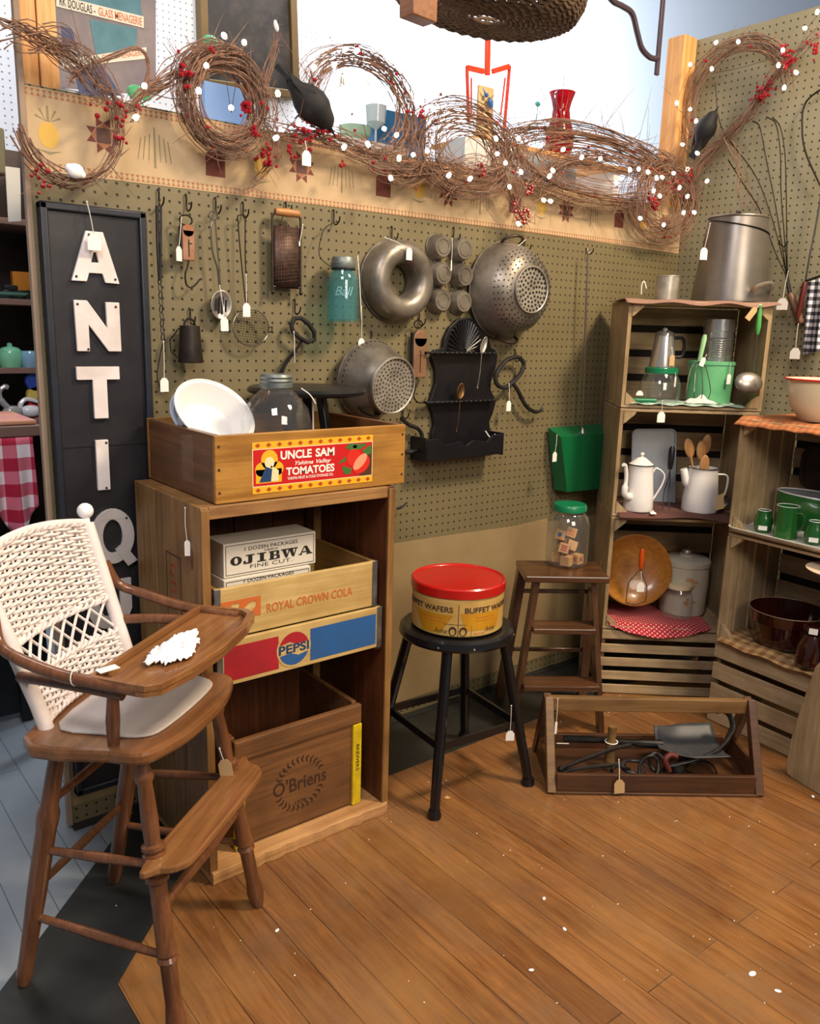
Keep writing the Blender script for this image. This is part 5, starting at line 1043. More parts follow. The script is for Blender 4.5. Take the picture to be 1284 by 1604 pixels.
# wicker back: leaning panel
BT = .30
def bk(u, v, off=0.0):
    """u -1..1 across, v 0..1 up"""
    hwid = .135+.022*v; z = SZ+.005+v*BT + (.018*(1-u*u) if v > .98 else .018*(1-u*u)*max(0, v-.6)/.4); y = -.095-.105*v-.02*(1-u*u); return V(u*hwid, y+off, z)
for s in (-1, 1):
    q = MB(MH); q.tube([bk(s, t/8.0)+V(s*.004, 0, -.01 if t == 0 else 0) for t in range(9)], .014, 12); q.build('back_post', m_wicker, hc)
    q = MB(MH); q.ball(bk(s, 1.0)+V(s*.006, -.004, .026), .017, seg=18); q.tube([bk(s, .98), bk(s, 1.0)+V(s*.005, -.003, .012)], .008, 8); q.build('finial', MAT('white_ball_%d' % (s+1), 'F0EEEC', .35), hc)
NS = 11
def weave(v0, v1, rows, name):
    q = MB(MH)
    for i in range(NS):
        u = -1+2*(i)/(NS-1); q.tube([bk(u, v0+(v1-v0-.004)*t/6) for t in range(7)], .003, 6)
    for r in range(rows):
        v = v0+(v1-v0)*(r+.5)/rows; pts = []
        for k in range((NS-1)*4+1):
            u = -1+2*k/((NS-1)*4); ph = PI*k/4; pts.append(bk(u, v, .0046*math.cos(ph)*(1 if r % 2 else -1)) + V(0, 0, .0008*math.sin(ph*2+r)))
        q.tube(pts, .0037, 6)
    for v in (v0, v1):
        pts = []
        for k in range(61):
            u = -1.04+2.08*k/60; pts.append(bk(max(-1, min(1, u)), v)+V(0, .007*math.cos(k*.9), .005*math.sin(k*.9)))
        q.tube(pts, .0040, 6)
        q.tube([bk(max(-1, min(1, -1.04+2.08*k/60)), v)+V(0, -.007*math.cos(k*.9), -.005*math.sin(k*.9)) for k in range(61)], .0040, 6)
    q.build(name, m_wicker, hc)
weave(.02, .27, 12, 'lower_wicker_panel'); weave(.49, 1.0, 25, 'upper_wicker_panel')
q = MB(MH); q.tube([bk(-1+2*k/30, 1.0)+V(0, 0, .002) for k in range(31)], .0085, 10); q.build('rolled_top_rim', m_wicker, hc)
q = MB(MH)
for i in range(9):
    u = -1+2*i/8
    for du in (-.42, .42):
        u2 = u+du
        if abs(u2) <= 1.01: q.tube([bk(u+(u2-u)*t/4, .27+.22*t/4, .002*(1 if du > 0 else -1)) for t in range(5)], .0030, 6)
q.build('lattice_panel', m_wicker, hc)
# arms: upper curved hoops that carry the tray, straight lower rails, posts
TZ = .675
for s in (-1, 1):
    a0 = bk(s, .62)+V(s*.018, 0, 0); x = .19
    q = MB(MH); q.tube(spline([a0+V(0, -.005, .03), a0+V(s*.014, .015, -.02), V(s*.192, -.10, TZ+.030), V(s*.194, -.02, TZ+.012), V(s*.192, .045, TZ+.006), V(s*.192, .13, TZ+.002)], 6), [.010]*12+[.011]*19, 12); q.build('tray_hoop', m_chair, hc)
    b0 = bk(s, .32)+V(s*.014, 0, 0); q = MB(MH); q.tube(spline([b0, V(s*.168, -.06, b0.z+.006), V(s*.176, .02, TZ-.014), V(s*.176, .09, TZ-.018)], 6), .0105, 12); q.build('arm_rail', m_chair, hc)
    q = MB(MH); q.tube([V(s*.160, .055, SZ-.004), V(s*.168, .062, SZ+.05), V(s*.176, .07, TZ-.02)], [.010, .0125, .010], 12); q.build('arm_post', m_chair, hc)
# tray
q = MB(MH); fr = [(-.195, .035), (-.203, .145), (-.185, .168), (-.11, .185), (.0, .192), (.11, .185), (.185, .168), (.203, .145), (.195, .035)]
q.prism(fr, TZ-.004, TZ+.004); q.build('tray_board', m_tray, hc, smooth=0)
rimn = [(p[0]*.955, .045 if p[1] < .05 else p[1]-.013) for p in fr]
for nm, rng in (('tray_front_rim', range(1, 7)), ('tray_side_rim', (0,)), ('tray_side_rim', (7,)), ('tray_back_rim', (8,))):
    q = MB(MH)
    for i in rng:
        a, b_, c_, d_ = fr[i], fr[(i+1) % 9], rimn[(i+1) % 9], rimn[i]; q.prism([a, b_, c_, d_], TZ+.0045, TZ+.017)
    q.build(nm, m_tray, hc, smooth=0, bevel=.0015)
# lace doily on the tray
A0 = at_z(275, 1020, TZ+.006); rr = random.Random(5); q = MB(T(A0) @ RZ(.75))
def lace(u, v): a = 2*PI*u; r = (1+.06*math.cos(a*23)+.14*math.sin(a*3+1)+.09*math.sin(a*7+2))*v; return V(.080*r*math.cos(a), .036*r*math.sin(a), .0015+.018*(1-v*v)*(.55+.45*math.sin(a*2+v*9))+.007*v*abs(math.sin(a*17+v*9)))
q.grid(lace, 104, 12, closed_u=True); solo(q, 'lace_doily', 'crumpled white lace doily lying on the high chair tray', 'doily', m_lace, solid=.0015)
P_ = MH @ V(-.195, .02, TZ+.02); Q_ = MH @ V(-.165, .075, TZ+.028)
t = thing('price_tag', 'white price tag tied to the left tray hoop of the high chair', 'price tag', P_, 'paper price tags on strings')
q = MB(); q.tube([MH @ V(-.192+.015*math.cos(a*PI/6), .012, TZ+.012+.016*math.sin(a*PI/6)) for a in range(12)], .0012, 5, closed=True); q.build('string', m_string, t)
q = MB(MH @ T(-.165, .055, TZ+.0195) @ RZ(.5)); q.prism(rectp(-.018, -.010, .018, .010), 0, .001); q.build('card', m_tag, t, smooth=0)
ptag(lp('fr', .44) and MH @ (lp('fr', .405)+V(-.02, .0, 0)), MH @ (lp('fr', .385)+V(-.028, .01, 0)), 'manila card tag tied to the right front leg of the high chair', n=(-.6, -.8, 0), size=(.028, .042), m=m_manila, roll=.15)
# ------------------------------------------------------------------ round black stool with the wafer tin
f1, f2, f3, f4 = V(1.315, 1.496, 0), V(1.643, 1.465, 0), V(1.681, 1.781, 0), V(1.345, 1.81, 0); sc_ = (f1+f2+f3+f4)/4
ss = thing('metal_stool', 'round black metal stool carrying the wafer tin', 'stool', (sc_.x, sc_.y, 0)); 
def solveh(cx_, cy_, py):
    lo, hi = 0, 2
    for _ in range(40):
        m_ = (lo+hi)/2; c_ = V(cx_, cy_, m_)-CAM; y = CY+F_PX*V(AX.y, AY.y, AZ.y).dot(c_)/V(AX.z, AY.z, AZ.z).dot(c_)
        if y > py: lo = m_
        else: hi = m_
    return lo
sh = solveh(sc_.x, sc_.y, 975)
q = MB(T(sc_.x, sc_.y, sh)); q.lathe([(0, -.012), (.145, -.030), (.158, -.030), (.163, -.022), (.160, -.006), (.150, .0), (.12, -.003), (0, -.003)], seg=64); q.build('round_seat', m_stool, ss)
for f in (f1, f2, f3, f4):
    d = (sc_-f).normalized(); top = V(sc_.x, sc_.y, sh-.02)-d*.130; foot = V(f.x, f.y, .012); q = MB(); q.tube([top, top+(foot-top)*.7, foot], [.0165, .0165, .015], 4 if False else 10, flat=.8); q.build('leg', m_stool, ss)
    q = MB(T(f.x, f.y, .0)); q.lathe([(0, 0), (.019, 0), (.020, .006), (.016, .022), (0, .022)], seg=20); q.build('foot_cap', m_stool, ss)
def lg(f, z): d = (sc_-f).normalized(); top = V(sc_.x, sc_.y, sh-.02)-d*.130; foot = V(f.x, f.y, .012); t = (top.z-z)/(top.z-foot.z); return top+(foot-top)*t
zz = .185
for a, b_ in ((f1, f2), (f2, f3), (f3, f4), (f4, f1)): q = MB(); q.beam(lg(a, zz), lg(b_, zz), .008, .022); q.build('brace', m_stool, ss)
q = MB(); q.box((lg(f1, zz).x*.5+lg(f2, zz).x*.5, lg(f1, zz).y*.5+lg(f2, zz).y*.5+.012, zz-.010), (.27, .02, .002), RZ(math.atan2(f2.y-f1.y, f2.x-f1.x))); q.build('brace_lip', m_stool, ss)
q = MB()
for a in (-2.6, -2.0, -.9): q.ball((sc_.x+.162*math.cos(a), sc_.y+.162*math.sin(a), sh-.018), .003, seg=8)
q.build('rivets', m_steel, ss)
P_ = lg(f2, zz)*.85+lg(f1, zz)*.15; ptag(P_+V(-.0, -.012, .07), P_+V(-.0, -.014, -.006), 'white paper tag hanging from the black stool brace', n=TOCAM, size=(.024, .03))
tr, thh = .128, .125
wt = thing('wafer_tin', 'round cream and mustard biscuit tin with a red lid on the stool', 'tin', (sc_.x, sc_.y, sh+.002))
tz0 = sh+.0025; q = MB(T(sc_.x, sc_.y, tz0)); q.lathe([(0, 0), (tr*.97, 0), (tr, .004), (tr, thh-.03), (tr*1.005, thh-.026), (tr, thh-.022), (tr*.99, thh), (0, thh)], seg=72); q.build('tin_body', m_tinyel, wt)
q = MB(T(sc_.x, sc_.y, tz0+thh-.018)); q.lathe([(tr*1.01, 0), (tr*1.03, .001), (tr*1.03, .024), (tr*1.0, .028), (tr*.97, .026), (tr*.95, .023), (0, .025)], seg=72); q.build('lid', m_lidred, wt)
aC = math.atan2(-sc_.y, -sc_.x)  # towards the camera
def cyl(r):
    def f(c): a = aC + c.x/r; return V(sc_.x+(r+c.z)*math.cos(a), sc_.y+(r+c.z)*math.sin(a), tz0+c.y)
    return f
def tinpoly(name, polys, mat, r=tr):
    q = MB(); fn = cyl(r)
    for P in polys:
        x0, y0, x1, y1 = P[:4]; k0, k1 = (P[4], P[5]) if len(P) > 4 else (0, 0)
        q.grid(lambda u, v: fn(V(x0+(x1-x0)*u+(k0*(1-v)+k1*v)*(u-.5), y0+(y1-y0)*v, .0006)), max(2, int(abs(x1-x0)/.005)), 2)
    q.build(name, mat, wt, smooth=0)
tinpoly('mustard_panel', [(.035, .020, .115, .068, .02, .05), (-.115, .008, -.030, .062, -.03, .04)], m_tinmust)
tinpoly('seam_line', [(-.0005+.004, .002, .0012+.004, .092), (-.036, .036, .028, .0375), (.040, .001, .041, .036)], m_brownink)
for body, x, y, s, f in (('BUFFET WAFERS', -.094, .076, .021, .165), ('BUFFET WAFERS', .103, .076, .021, .165)):
    q = MB(); q.text(body, s, Matrix.Identity(4), .0004, fn=None, fit=None); q.bm.free()
    q = MB()
    cu_w = f
    fnb = cyl(tr)
    def fn_(c, x=x, y=y, k=[None]): return fnb(V(x+c.x*SCW, y+c.y, .0010+c.z))
    SCW = 1.0
    cu = bpy.data.curves.new('t', 'FONT'); cu.body = body; cu.size = s; cu.align_x = 'CENTER'; cu.align_y = 'CENTER'; cu.extrude = .0002; cu.offset = .0003
    o = bpy.data.objects.new('tmp', cu); COL.objects.link(o); bpy.context.view_layer.update(); SCW = cu_w/o.dimensions.x; bpy.data.objects.remove(o)
    q._cu(cu, Matrix.Identity(4), fn_); q.build('lettering', m_brownink, wt, smooth=0)
q = MB(); q.text('Ivins', .020, Matrix.Identity(4), .0004, shear=.5, fn=lambda c: cyl(tr)(V(-.045+c.x, .016+c.y, .0012))); q.build('lettering', m_brownink, wt, smooth=0)
q = MB(); q.text('Ivins', .020, Matrix.Identity(4), .0004, shear=.5, fn=lambda c: cyl(tr)(V(.098+c.x, .020+c.y, .0012))); q.build('lettering', m_brownink, wt, smooth=0)
for x in (-.010, .018):
    q = MB(); q.curve([disc(x, .018, .0105, .013, 24), disc(x, .016, .007, .009, 20)[::-1]], 0, .0004); me_ = bpy.data.meshes.new('x'); q.bm.to_mesh(me_); q.bm.free()
    q = MB(); q.mesh(me_, None, lambda c: cyl(tr)(V(c.x, c.y, .0010+c.z))); q.build('oval_mark', m_brownink, wt, smooth=0)
q = MB()
for yy, x0, n in ((.054, .055, 9), (.046, .055, 8), (.050, -.10, 9), (.040, -.095, 9), (.010, .048, 5)):
    for k in range(n): 
        xx = x0+.0068*k; q.grid(lambda u, v: cyl(tr)(V(xx+.0045*u, yy+.0025*v, .0012)), 1, 1)
q.build('small_print', m_oran, wt, smooth=0)
# ------------------------------------------------------------------ step ladder with jar of blocks
es, ef = V(.81, -.588, 0), V(-.588, -.81, 0); LO = V(1.985, 1.675, 0); LR = math.atan2(es.y, es.x)
ld = thing('step_ladder', 'dark stained wooden step ladder stool with three steps', 'step ladder', LO, rz=LR); ML_ = T(LO) @ RZ(LR)   # local +x right, -y front
LZ = .533
q = MB(ML_); q.box((.0, .035, LZ-.011), (.268, .185, .022)); q.build('top_step', m_ladtop, ld, smooth=0, bevel=.004)
def st_(s, z): t = 1-z/(LZ-.022); return V(s*(.088+.055*t), -.045-.0*t+.0, z)
FY = -.042
def lf_(s, z): t = 1-z/(LZ-.022); return V(s*(.090+.058*t), FY+.03-.03*t*1.0, z)
for s in (-1, 1): q = MB(ML_); q.beam(lf_(s, 0.001), lf_(s, LZ-.022), .018, .045, up=(0, 1, 0)); q.build('front_stringer', m_ladder, ld, smooth=0, bevel=.002)
for z in (.355, .165): q = MB(ML_); a = lf_(1, z); q.box((0, a.y-.008, z), (a.x*2-.012, .085, .018)); q.build('step', m_ladtop, ld, smooth=0, bevel=.003)
def lb_(s, z): t = 1-z/(LZ-.022); return V(s*(.118+.03*t), .095+.12*t, z)
for s in (-1, 1): q = MB(ML_); q.beam(lb_(s, .001), lb_(s, LZ-.022), .03, .04, up=(0, 1, 0)); q.build('rear_leg', m_ladder, ld, smooth=0, bevel=.002)
for z in (.43, .20): q = MB(ML_); a = lb_(1, z); q.beam(V(-a.x, a.y, z), V(a.x, a.y, z), .010, .014); q.build('rear_rung', m_ladder, ld, bevel=.002)
bj = at_z(886, 884, LZ); bj = V(bj.x, bj.y, LZ+.0005); br_ = .069
jt = thing('block_jar', 'clear glass jar of old letter blocks with a green lid', 'jar', bj); hj = solveh(bj.x, bj.y, 797)-LZ
out = [(0, 0), (br_*.8, 0), (br_, .012), (br_, hj*.72), (br_*.9, hj*.86), (br_*.72, hj*.94), (br_*.72, hj)]
q = MB(T(bj)); q.lathe(out+[(r-.002, z) for r, z in out[:1:-1]]+[(br_*.8, .004), (0, .004)], seg=48); q.build('glass_body', m_clear, jt)
q = MB(T(bj)); q.lathe([(br_*.74, hj-.006), (br_*.79, hj-.004), (br_*.79, hj+.012), (br_*.74, hj+.017), (0, hj+.018)], seg=48); q.build('green_lid', m_grnlid, jt)
rr = random.Random(21); blocks = [(-.020, -.018, .016, .3), (.016, -.022, .016, .1), (.020, .014, .017, .8), (-.016, .018, .017, .5), (-.022, -.010, .047, .6), (.010, -.006, .049, .9), (.010, .022, .049, .2), (-.010, .014, .076, .4), (.014, .0, .082, .7)]
tan_ = WOOD('toy_block_wood', 'C89C66', 'A87C48', 'x', rough=.6)
labs = ['plain tan wooden block at the jar bottom left', 'tan block with a red letter N at the jar front', 'tan wooden block low at the jar right', 'tan wooden block low at the jar back', 'block with a red striped face in the middle of the jar left', 'large tan wooden block tilted in the middle of the jar', 'tan wooden block at the back middle of the jar', 'block with a blue picture face near the top of the pile', 'topmost tan wooden block with orange stripes in the jar']
for i, (x, y, z, a) in enumerate(blocks):
    x *= 1.32; y *= 1.32; z = (z-.014)*1.25+.020; sz = .032; R = Euler((0 if i < 4 else .35*a, 0 if i < 4 else .3, a)).to_matrix().to_4x4(); A = T(bj+V(x*.95, y*.95, z)) @ R
    t = thing('letter_block', labs[i], 'toy block', bj+V(x*.95, y*.95, z-.012), 'letter blocks in the glass jar')
    q = MB(A); q.box((0, 0, 0), (sz, sz, sz)); q.build('block', tan_, t, bevel=.0012)
    if i in (1, 4, 7, 8):
        mcol = {1: m_red, 4: m_red, 7: m_blue, 8: m_oran}[i]
        for R2 in (RX(PI/2), RZ(-PI/2) @ RX(PI/2)):
            q = MB(A @ R2 @ T(0, 0, sz/2))
            if i == 1: q.text('N', .020, Matrix.Identity(4), .0006, bold=.03)
            elif i == 7: q.prism(disc(0, 0, .007, .007), 0, .0006)
            else:
                for k in (-1, 0, 1): q.prism(rectp(-.010, k*.007-.0018, .010, k*.007+.0018), 0, .0006)
            q.build('painted_face', mcol, t, smooth=0)
# ------------------------------------------------------------------ open tote of iron tools
TA, TB = V(1.647, 1.392, 0), V(2.142, 1.016, 0); ex_ = (TB-TA).normalized(); ey_ = V(.605, .796, 0); TR = math.atan2(ex_.y, ex_.x); TL = (TB-TA).length
to = thing('tool_tote', 'dark wooden carrying tote with a long handle bar on the floor', 'tote', TA, rz=TR); MT = T(TA) @ RZ(TR); TD = .27; HZ = .230
q = MB(MT)
for s, x in ((0, .012), (1, TL-.012)):
    q = MB(MT); q.beam((x, .012, .0), (x, TD/2-.004, HZ+.008), .024, .028, up=(0, 1, 0)); q.build('end_leg', m_totelt if s == 0 else m_tote, to, smooth=0, bevel=.002)
    q = MB(MT); q.beam((x, TD-.012, .0), (x, TD/2+.004, HZ+.004), .022, .034, up=(0, 1, 0)); q.build('end_leg', m_tote, to, smooth=0, bevel=.002)
    q = MB(MT); q.prism([(.026, .004), (TD-.026, .004), (TD-.055, .075), (.055, .075)], -.006, .006, orient((x, 0, 0), (0, 1, 0), (1, 0, 0))); q.build('end_panel', m_tote, to, smooth=0)
q = MB(MT); q.box((TL/2, TD/2, HZ-.012), (TL-.02, .022, .042)); q.build('handle_bar', m_totelt, to, smooth=0, bevel=.003)
q = MB(MT); q.box((TL/2, .014, .034), (TL-.05, .014, .052)); q.build('front_board', m_tote, to, smooth=0, bevel=.002)
q = MB(MT); q.box((TL/2, TD-.016, .034), (TL-.05, .014, .052)); q.build('back_board', m_tote, to, smooth=0, bevel=.002)
q = MB(MT); q.box((TL/2, TD/2, .007), (TL-.03, TD-.03, .012)); q.build('bottom_board', m_tote, to, smooth=0, bevel=.001)
q = MB(MT); q.beam((TL*.5, .02, .018), (TL*.80, TD-.03, .018), .012, .04); q.build('divider', m_tote, to, smooth=0)
q = MB(MT); q.box((TL*.5, .006, .004), (TL-.03, .012, .008)); q.build('base_lip', m_tote, to, smooth=0, bevel=.002)
def TP(x, y, z): return MT @ V(x, y, z)
# coal shovel
sv = thing('coal_shovel', 'black iron coal shovel with a broad scoop lying in the tote', 'shovel', TP(.42, .15, .05))
q = MB(); q.tube(spline([TP(.075, .17, .085), TP(.18, .165, .085), TP(.30, .16, .08), TP(.37, .155, .08)]), [.010]*6+[.009]*6+[.013]*7, 10); q.build('handle', m_iron, sv)
q = MB(MT)
def scoop(u, v):
    wdt = .045+.035*min(1, u*2.2); x = .35+.19*u; y = .14+(v-.5)*2*wdt; z = .072+.040*max(0, v*2-1)**2 + .012*max(0, 1-v*4) + .02*max(0, .3-u)*2; return V(x, y, z+.01*u)
q.grid(scoop, 16, 16); q.build('scoop', MAT('grey_scoop_iron', '4C4E50', .5, .3, col2='3C3E40', nscale=20), sv, solid=.003)
sk = thing('poker_hook', 'black curved iron handle sweeping up at the right end of the tote', 'poker', TP(.5, .12, .08))
q = MB(); q.tube(spline([TP(.36, .07, .055), TP(.44, .075, .075), TP(.52, .10, .10), TP(.565, .13, .14), TP(.565, .15, .175), TP(.545, .16, .19), TP(.525, .16, .185)], 6), [.006]*18+[.009]*19, 9, flat=.6); q.build('curved_bar', m_iron2, sk)
pk = thing('iron_tongs', 'long black iron tongs lying along the front of the tote', 'tongs', TP(.15, .07, .05))
q = MB(); q.tube(spline([TP(.045, .05, .055), TP(.12, .075, .072), TP(.20, .10, .09), TP(.26, .11, .10)]), .006, 8); q.tube(spline([TP(.05, .055, .042), TP(.14, .07, .050), TP(.24, .08, .055)]), .006, 8); q.ball(TP(.045, .052, .05), .011, seg=10); q.build('arms', m_iron, pk)
for i, (x, y, z, r, lab_) in enumerate(((.26, .065, .055, .022, 'round iron ring piece in the left middle of the tote'), (.30, .05, .058, .026, 'looped iron piece near the front board of the tote'), (.33, .07, .065, .02, 'small iron ring piece beside the tote divider'), (.22, .055, .045, .018, 'small black iron eye under the tongs in the tote'))):
    q = MB(MT @ T(x, y, z) @ RX(.5+i*.4) @ RZ(i)); q.tube([(r*1.5*math.cos(a*PI/10), r*math.sin(a*PI/10), .004*math.sin(a)) for a in range(20)], .005, 8, closed=True); solo(q, 'iron_ring', lab_, 'iron ring', m_iron if i % 2 else m_iron2, group='small iron pieces in the tote')
q = MB(MT); q.tube(spline([V(.36, .05, .05), V(.345, .05, .085), V(.36, .055, .10), V(.38, .055, .095)]), .008, 8); solo(q, 'red_iron_hook', 'small rust red hook beside the shovel scoop in the tote', 'hook', MAT('rust_red', '5A241C', .6))
q = MB(MT); q.lathe([(0, 0), (.02, 0), (.022, .03), (.016, .045), (0, .048)], T(.39, .06, .014), 16); q.lathe([(.022, .014), (.028, .017), (.022, .02)], T(.39, .06, .014), 16); solo(q, 'iron_spool', 'black iron spool standing in the middle of the tote', 'spool', m_iron)
q = MB(MT); q.tube([(.47+.045*math.cos(a*PI/12), .09+.05*math.sin(a*PI/12), .03+.01*math.sin(a*PI/6)) for a in range(24)], .0025, 6, closed=True); solo(q, 'wire_hoop', 'dark wire hoop lying at the right end of the tote', 'wire', m_iron)
q = MB(MT); q.lathe([(.016, 0), (.016, .075), (.012, .10), (.013, .14), (0, .142)], T(.205, .12, .014), 16); solo(q, 'wooden_peg', 'upright tan wooden handle tied with white string in the tote', 'handle', m_totelt)
q = MB(MT); q.tube([(.205+.018*math.cos(a*PI/8), .12+.018*math.sin(a*PI/8), .105) for a in range(16)], .002, 5, closed=True); solo(q, 'white_tie', 'white string tied around the upright wooden handle', 'string', m_string)
ptag(TP(.035, .11, HZ+.012), TP(.033, .10, HZ-.055), 'white paper tag hanging edge-on at the left end of the tote handle', n=TOCAM, size=(.010, .038), yaw=.6)
ptag(TP(.21, .05, .085), TP(.20, -.004, .052), 'manila card tag hanging over the front board of the tote', n=TOCAM, size=(.030, .042), m=m_manila, roll=.08)
q = MB(MT @ T(.065, .14, .085) @ RX(-.4)); q.prism(rectp(-.018, -.009, .018, .009), 0, .001); solo(q, 'white_label', 'white paper label at the grip end of the coal shovel', 'label', m_tag, smooth=0)
# ------------------------------------------------------------------ crate tower in the corner
TS, TBk, TO = V(.756, -.655, 0), V(.655, .756, 0), V(2.308, 1.752, 0)
RS, RBk, RO = V(-.087, -.996, 0), V(.996, -.087, 0), V(2.453, 1.397, 0)
def FR(o, s, b):
    M = Matrix((s, b, V(0, 0, 1))).transposed().to_4x4(); M.translation = o; return M
MTW, MRS = FR(TO, TS, TBk), FR(RO, RS, RBk)          # local x along the front, y to the back, z up
def crate(label, M, ang, W, D, z0, H, slat_front=False, side_slats=False, group='stacked slatted fruit crates'):
    o = M @ V(W/2, D/2, z0); t = thing('fruit_crate', label, 'crate', o, group, rz=ang); r = random.Random(int(z0*1000)+int(W*77)+(5 if side_slats else 0))
    def B(name, c, d, m, R=None): q = MB(M); q.box(c, d, R); q.build(name, m, t, smooth=0, bevel=.0015)
    e = .013
    if slat_front:
        n = slat_front; g = .020 if n == 5 else .019; sh_ = (H-.006-g*(n-1))/n
        for i in range(n): B('front_slat', (W/2, .004, z0+.003+sh_*(i+.5)+g*i), (W-.001, .008, sh_), m_shelf)
        for x in (e/2+.004, W-e/2-.004): B('end_board', (x, D/2+.006, z0+H/2), (e, D-.02, H-.008), m_shelfy)
        for i in range(3): B('top_slat', (W/2, .008+.035+(D-.03)/3*(i)+.012, z0+H-.005), (W-.003, .085, .009), m_shelf)
        B('back_slat', (W/2, D-.004, z0+H/2), (W-.002, .007, H*.6), m_shelf); return t
    if side_slats:
        for x in (.005, W-.005):
            n = 4; g = .010; wd_ = (D-g*(n-1))/n
            for i in range(n): B('side_slat', (x, wd_*(i+.5)+g*i, z0+H/2), (.009, wd_, H-.022), m_shelfz)
    else:
        for x in (e/2, W-e/2): B('end_board', (x, D/2, z0+H/2), (e, D-.01, H-.02), m_shelfz)
    for z, n in ((z0+.0055, 3), (z0+H-.0055, 3)):
        for i in range(n): B('slat', (W/2, D/n*(i+.5), z), (W, D/n-.008, .010), m_shelf)
    n = 4; g = .026; sh_ = (H-.026-g*(n-1))/n
    for i in range(n): B('back_slat', (W/2, D-.004, z0+.013+sh_*(i+.5)+g*i), (W-.03, .007, sh_), m_shelf)
    B('gap_shade_sheet', (W/2, D+.0015, z0+H/2), (W-.03, .002, H-.03), m_gapshade)  # added sheet standing in for the shade seen between the back slats
    for sx, sz in ((1, 1), (1, -1), (-1, 1), (-1, -1)):
        x = e if sx > 0 else W-e; z = z0+.011 if sz > 0 else z0+H-.011
        q = MB(M @ T(0, .012, 0) @ RX(PI/2)); P = [(x, z), (x+sx*.042, z), (x+sx*.036, z+sz*.010), (x+sx*.008, z+sz*.036), (x, z+sz*.042)]; q.prism(P, -.008, .010); q.build('corner_block', m_shelfz, t, smooth=0)
    return t
ta, ra = math.atan2(TS.y, TS.x), math.atan2(RS.y, RS.x)
crate('slatted crate at the foot of the corner tower, level with the tote', MTW, ta, .465, .30, 0, .245, slat_front=5)
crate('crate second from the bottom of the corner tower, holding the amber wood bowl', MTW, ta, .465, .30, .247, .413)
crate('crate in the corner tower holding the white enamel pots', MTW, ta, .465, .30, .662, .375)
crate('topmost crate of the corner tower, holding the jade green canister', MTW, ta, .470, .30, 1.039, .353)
crate('slatted bottom crate of the right stack under the plaid cloth', MRS, ra, .465, .30, 0, .290, slat_front=4)
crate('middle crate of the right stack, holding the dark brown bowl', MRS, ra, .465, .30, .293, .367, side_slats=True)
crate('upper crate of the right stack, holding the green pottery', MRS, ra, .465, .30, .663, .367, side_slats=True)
def tw(px, py, k=.1): return at_pl(px, py, TO+TBk*k, TBk)
def rs(px, py, k=.1): return at_pl(px, py, RO+RBk*k, RBk)
def flr(p, z): return V(p.x, p.y, z)
def scl(k, px, dx, f=None): f = f or tw; return (f(px+dx, 700, k)-f(px-dx, 700, k)).length
Z0, Z1, Z2, Z3 = .259, .674, 1.051, 1.393
# cloths
q = MB(MTW)
def cl(u, v): x = -.012+.498*u; y = -.016+.31*v; dr = -.012*max(0, 1-v*9)*(1+.4*math.sin(u*17)); return V(x, y, Z3+.003+.0015*math.sin(u*20+v*7)+dr)
q.grid(cl, 60, 24); solo(q, 'cloth_runner', 'dusty pink cloth runner on top of the corner crate tower', 'cloth', m_pinkcl, solid=.003)
q = MB(MRS)
def cl(u, v): return V(-.012+.49*u, -.018+.315*v, 1.034+.0015*math.sin(u*40)-(.022*(1-v*8) if v < .125 else 0))
q.grid(cl, 60, 24); solo(q, 'striped_cloth', 'orange striped cloth covering the top of the right stack', 'cloth', m_ostripe, solid=.004)
q = MB(MTW)
def cl(u, v): x = .02+.40*u; y = -.030+.25*v; return V(x, y, Z1+.003+.003*math.sin(u*11+v*3)*(1-v)+(-.016*(1-v*6)*(.6+.4*math.sin(u*8+.5)) if v < .166 else 0))
q.grid(cl, 60, 24); solo(q, 'brown_cloth', 'maroon brown cloth under the white enamel coffee pots', 'cloth', m_browncl, solid=.003)
q = MB(MTW)
def cl(u, v): x = .015+.37*u; e_ = math.sin(PI*min(1, max(0, u))); y = .24*v-.035*(1-v)*e_; return V(x, y, Z0+.005+.001*math.sin(u*23+v*9)+(-.030*(1-v*5)*e_ if v < .2 else 0)+(.012*(1-v) if u < .03 else 0))
q.grid(cl, 60, 30); solo(q, 'red_cloth', 'red dotted cloth under the wood bowl and beige canister', 'cloth', m_reddot, solid=.003)
q = MB(MTW)
def cl(u, v): x = .03+.38*u; return V(x, -.006+.2*v, Z2+.003+.0025*math.sin(u*31+v*13))
q.grid(cl, 60, 24); solo(q, 'doily_mat', 'green and white doily mat under the jade canister', 'mat', m_doily, solid=.002)
q = MB(MRS)
def cl(u, v): return V(.015+.43*u, -.022+.27*v, .307+.003*math.sin(u*19+v*5)-(.012*(1-v*6) if v < .166 else 0))
q.grid(cl, 60, 24); solo(q, 'plaid_cloth', 'tan and brown plaid cloth under the dark brown bowl', 'cloth', m_plaid, solid=.003)
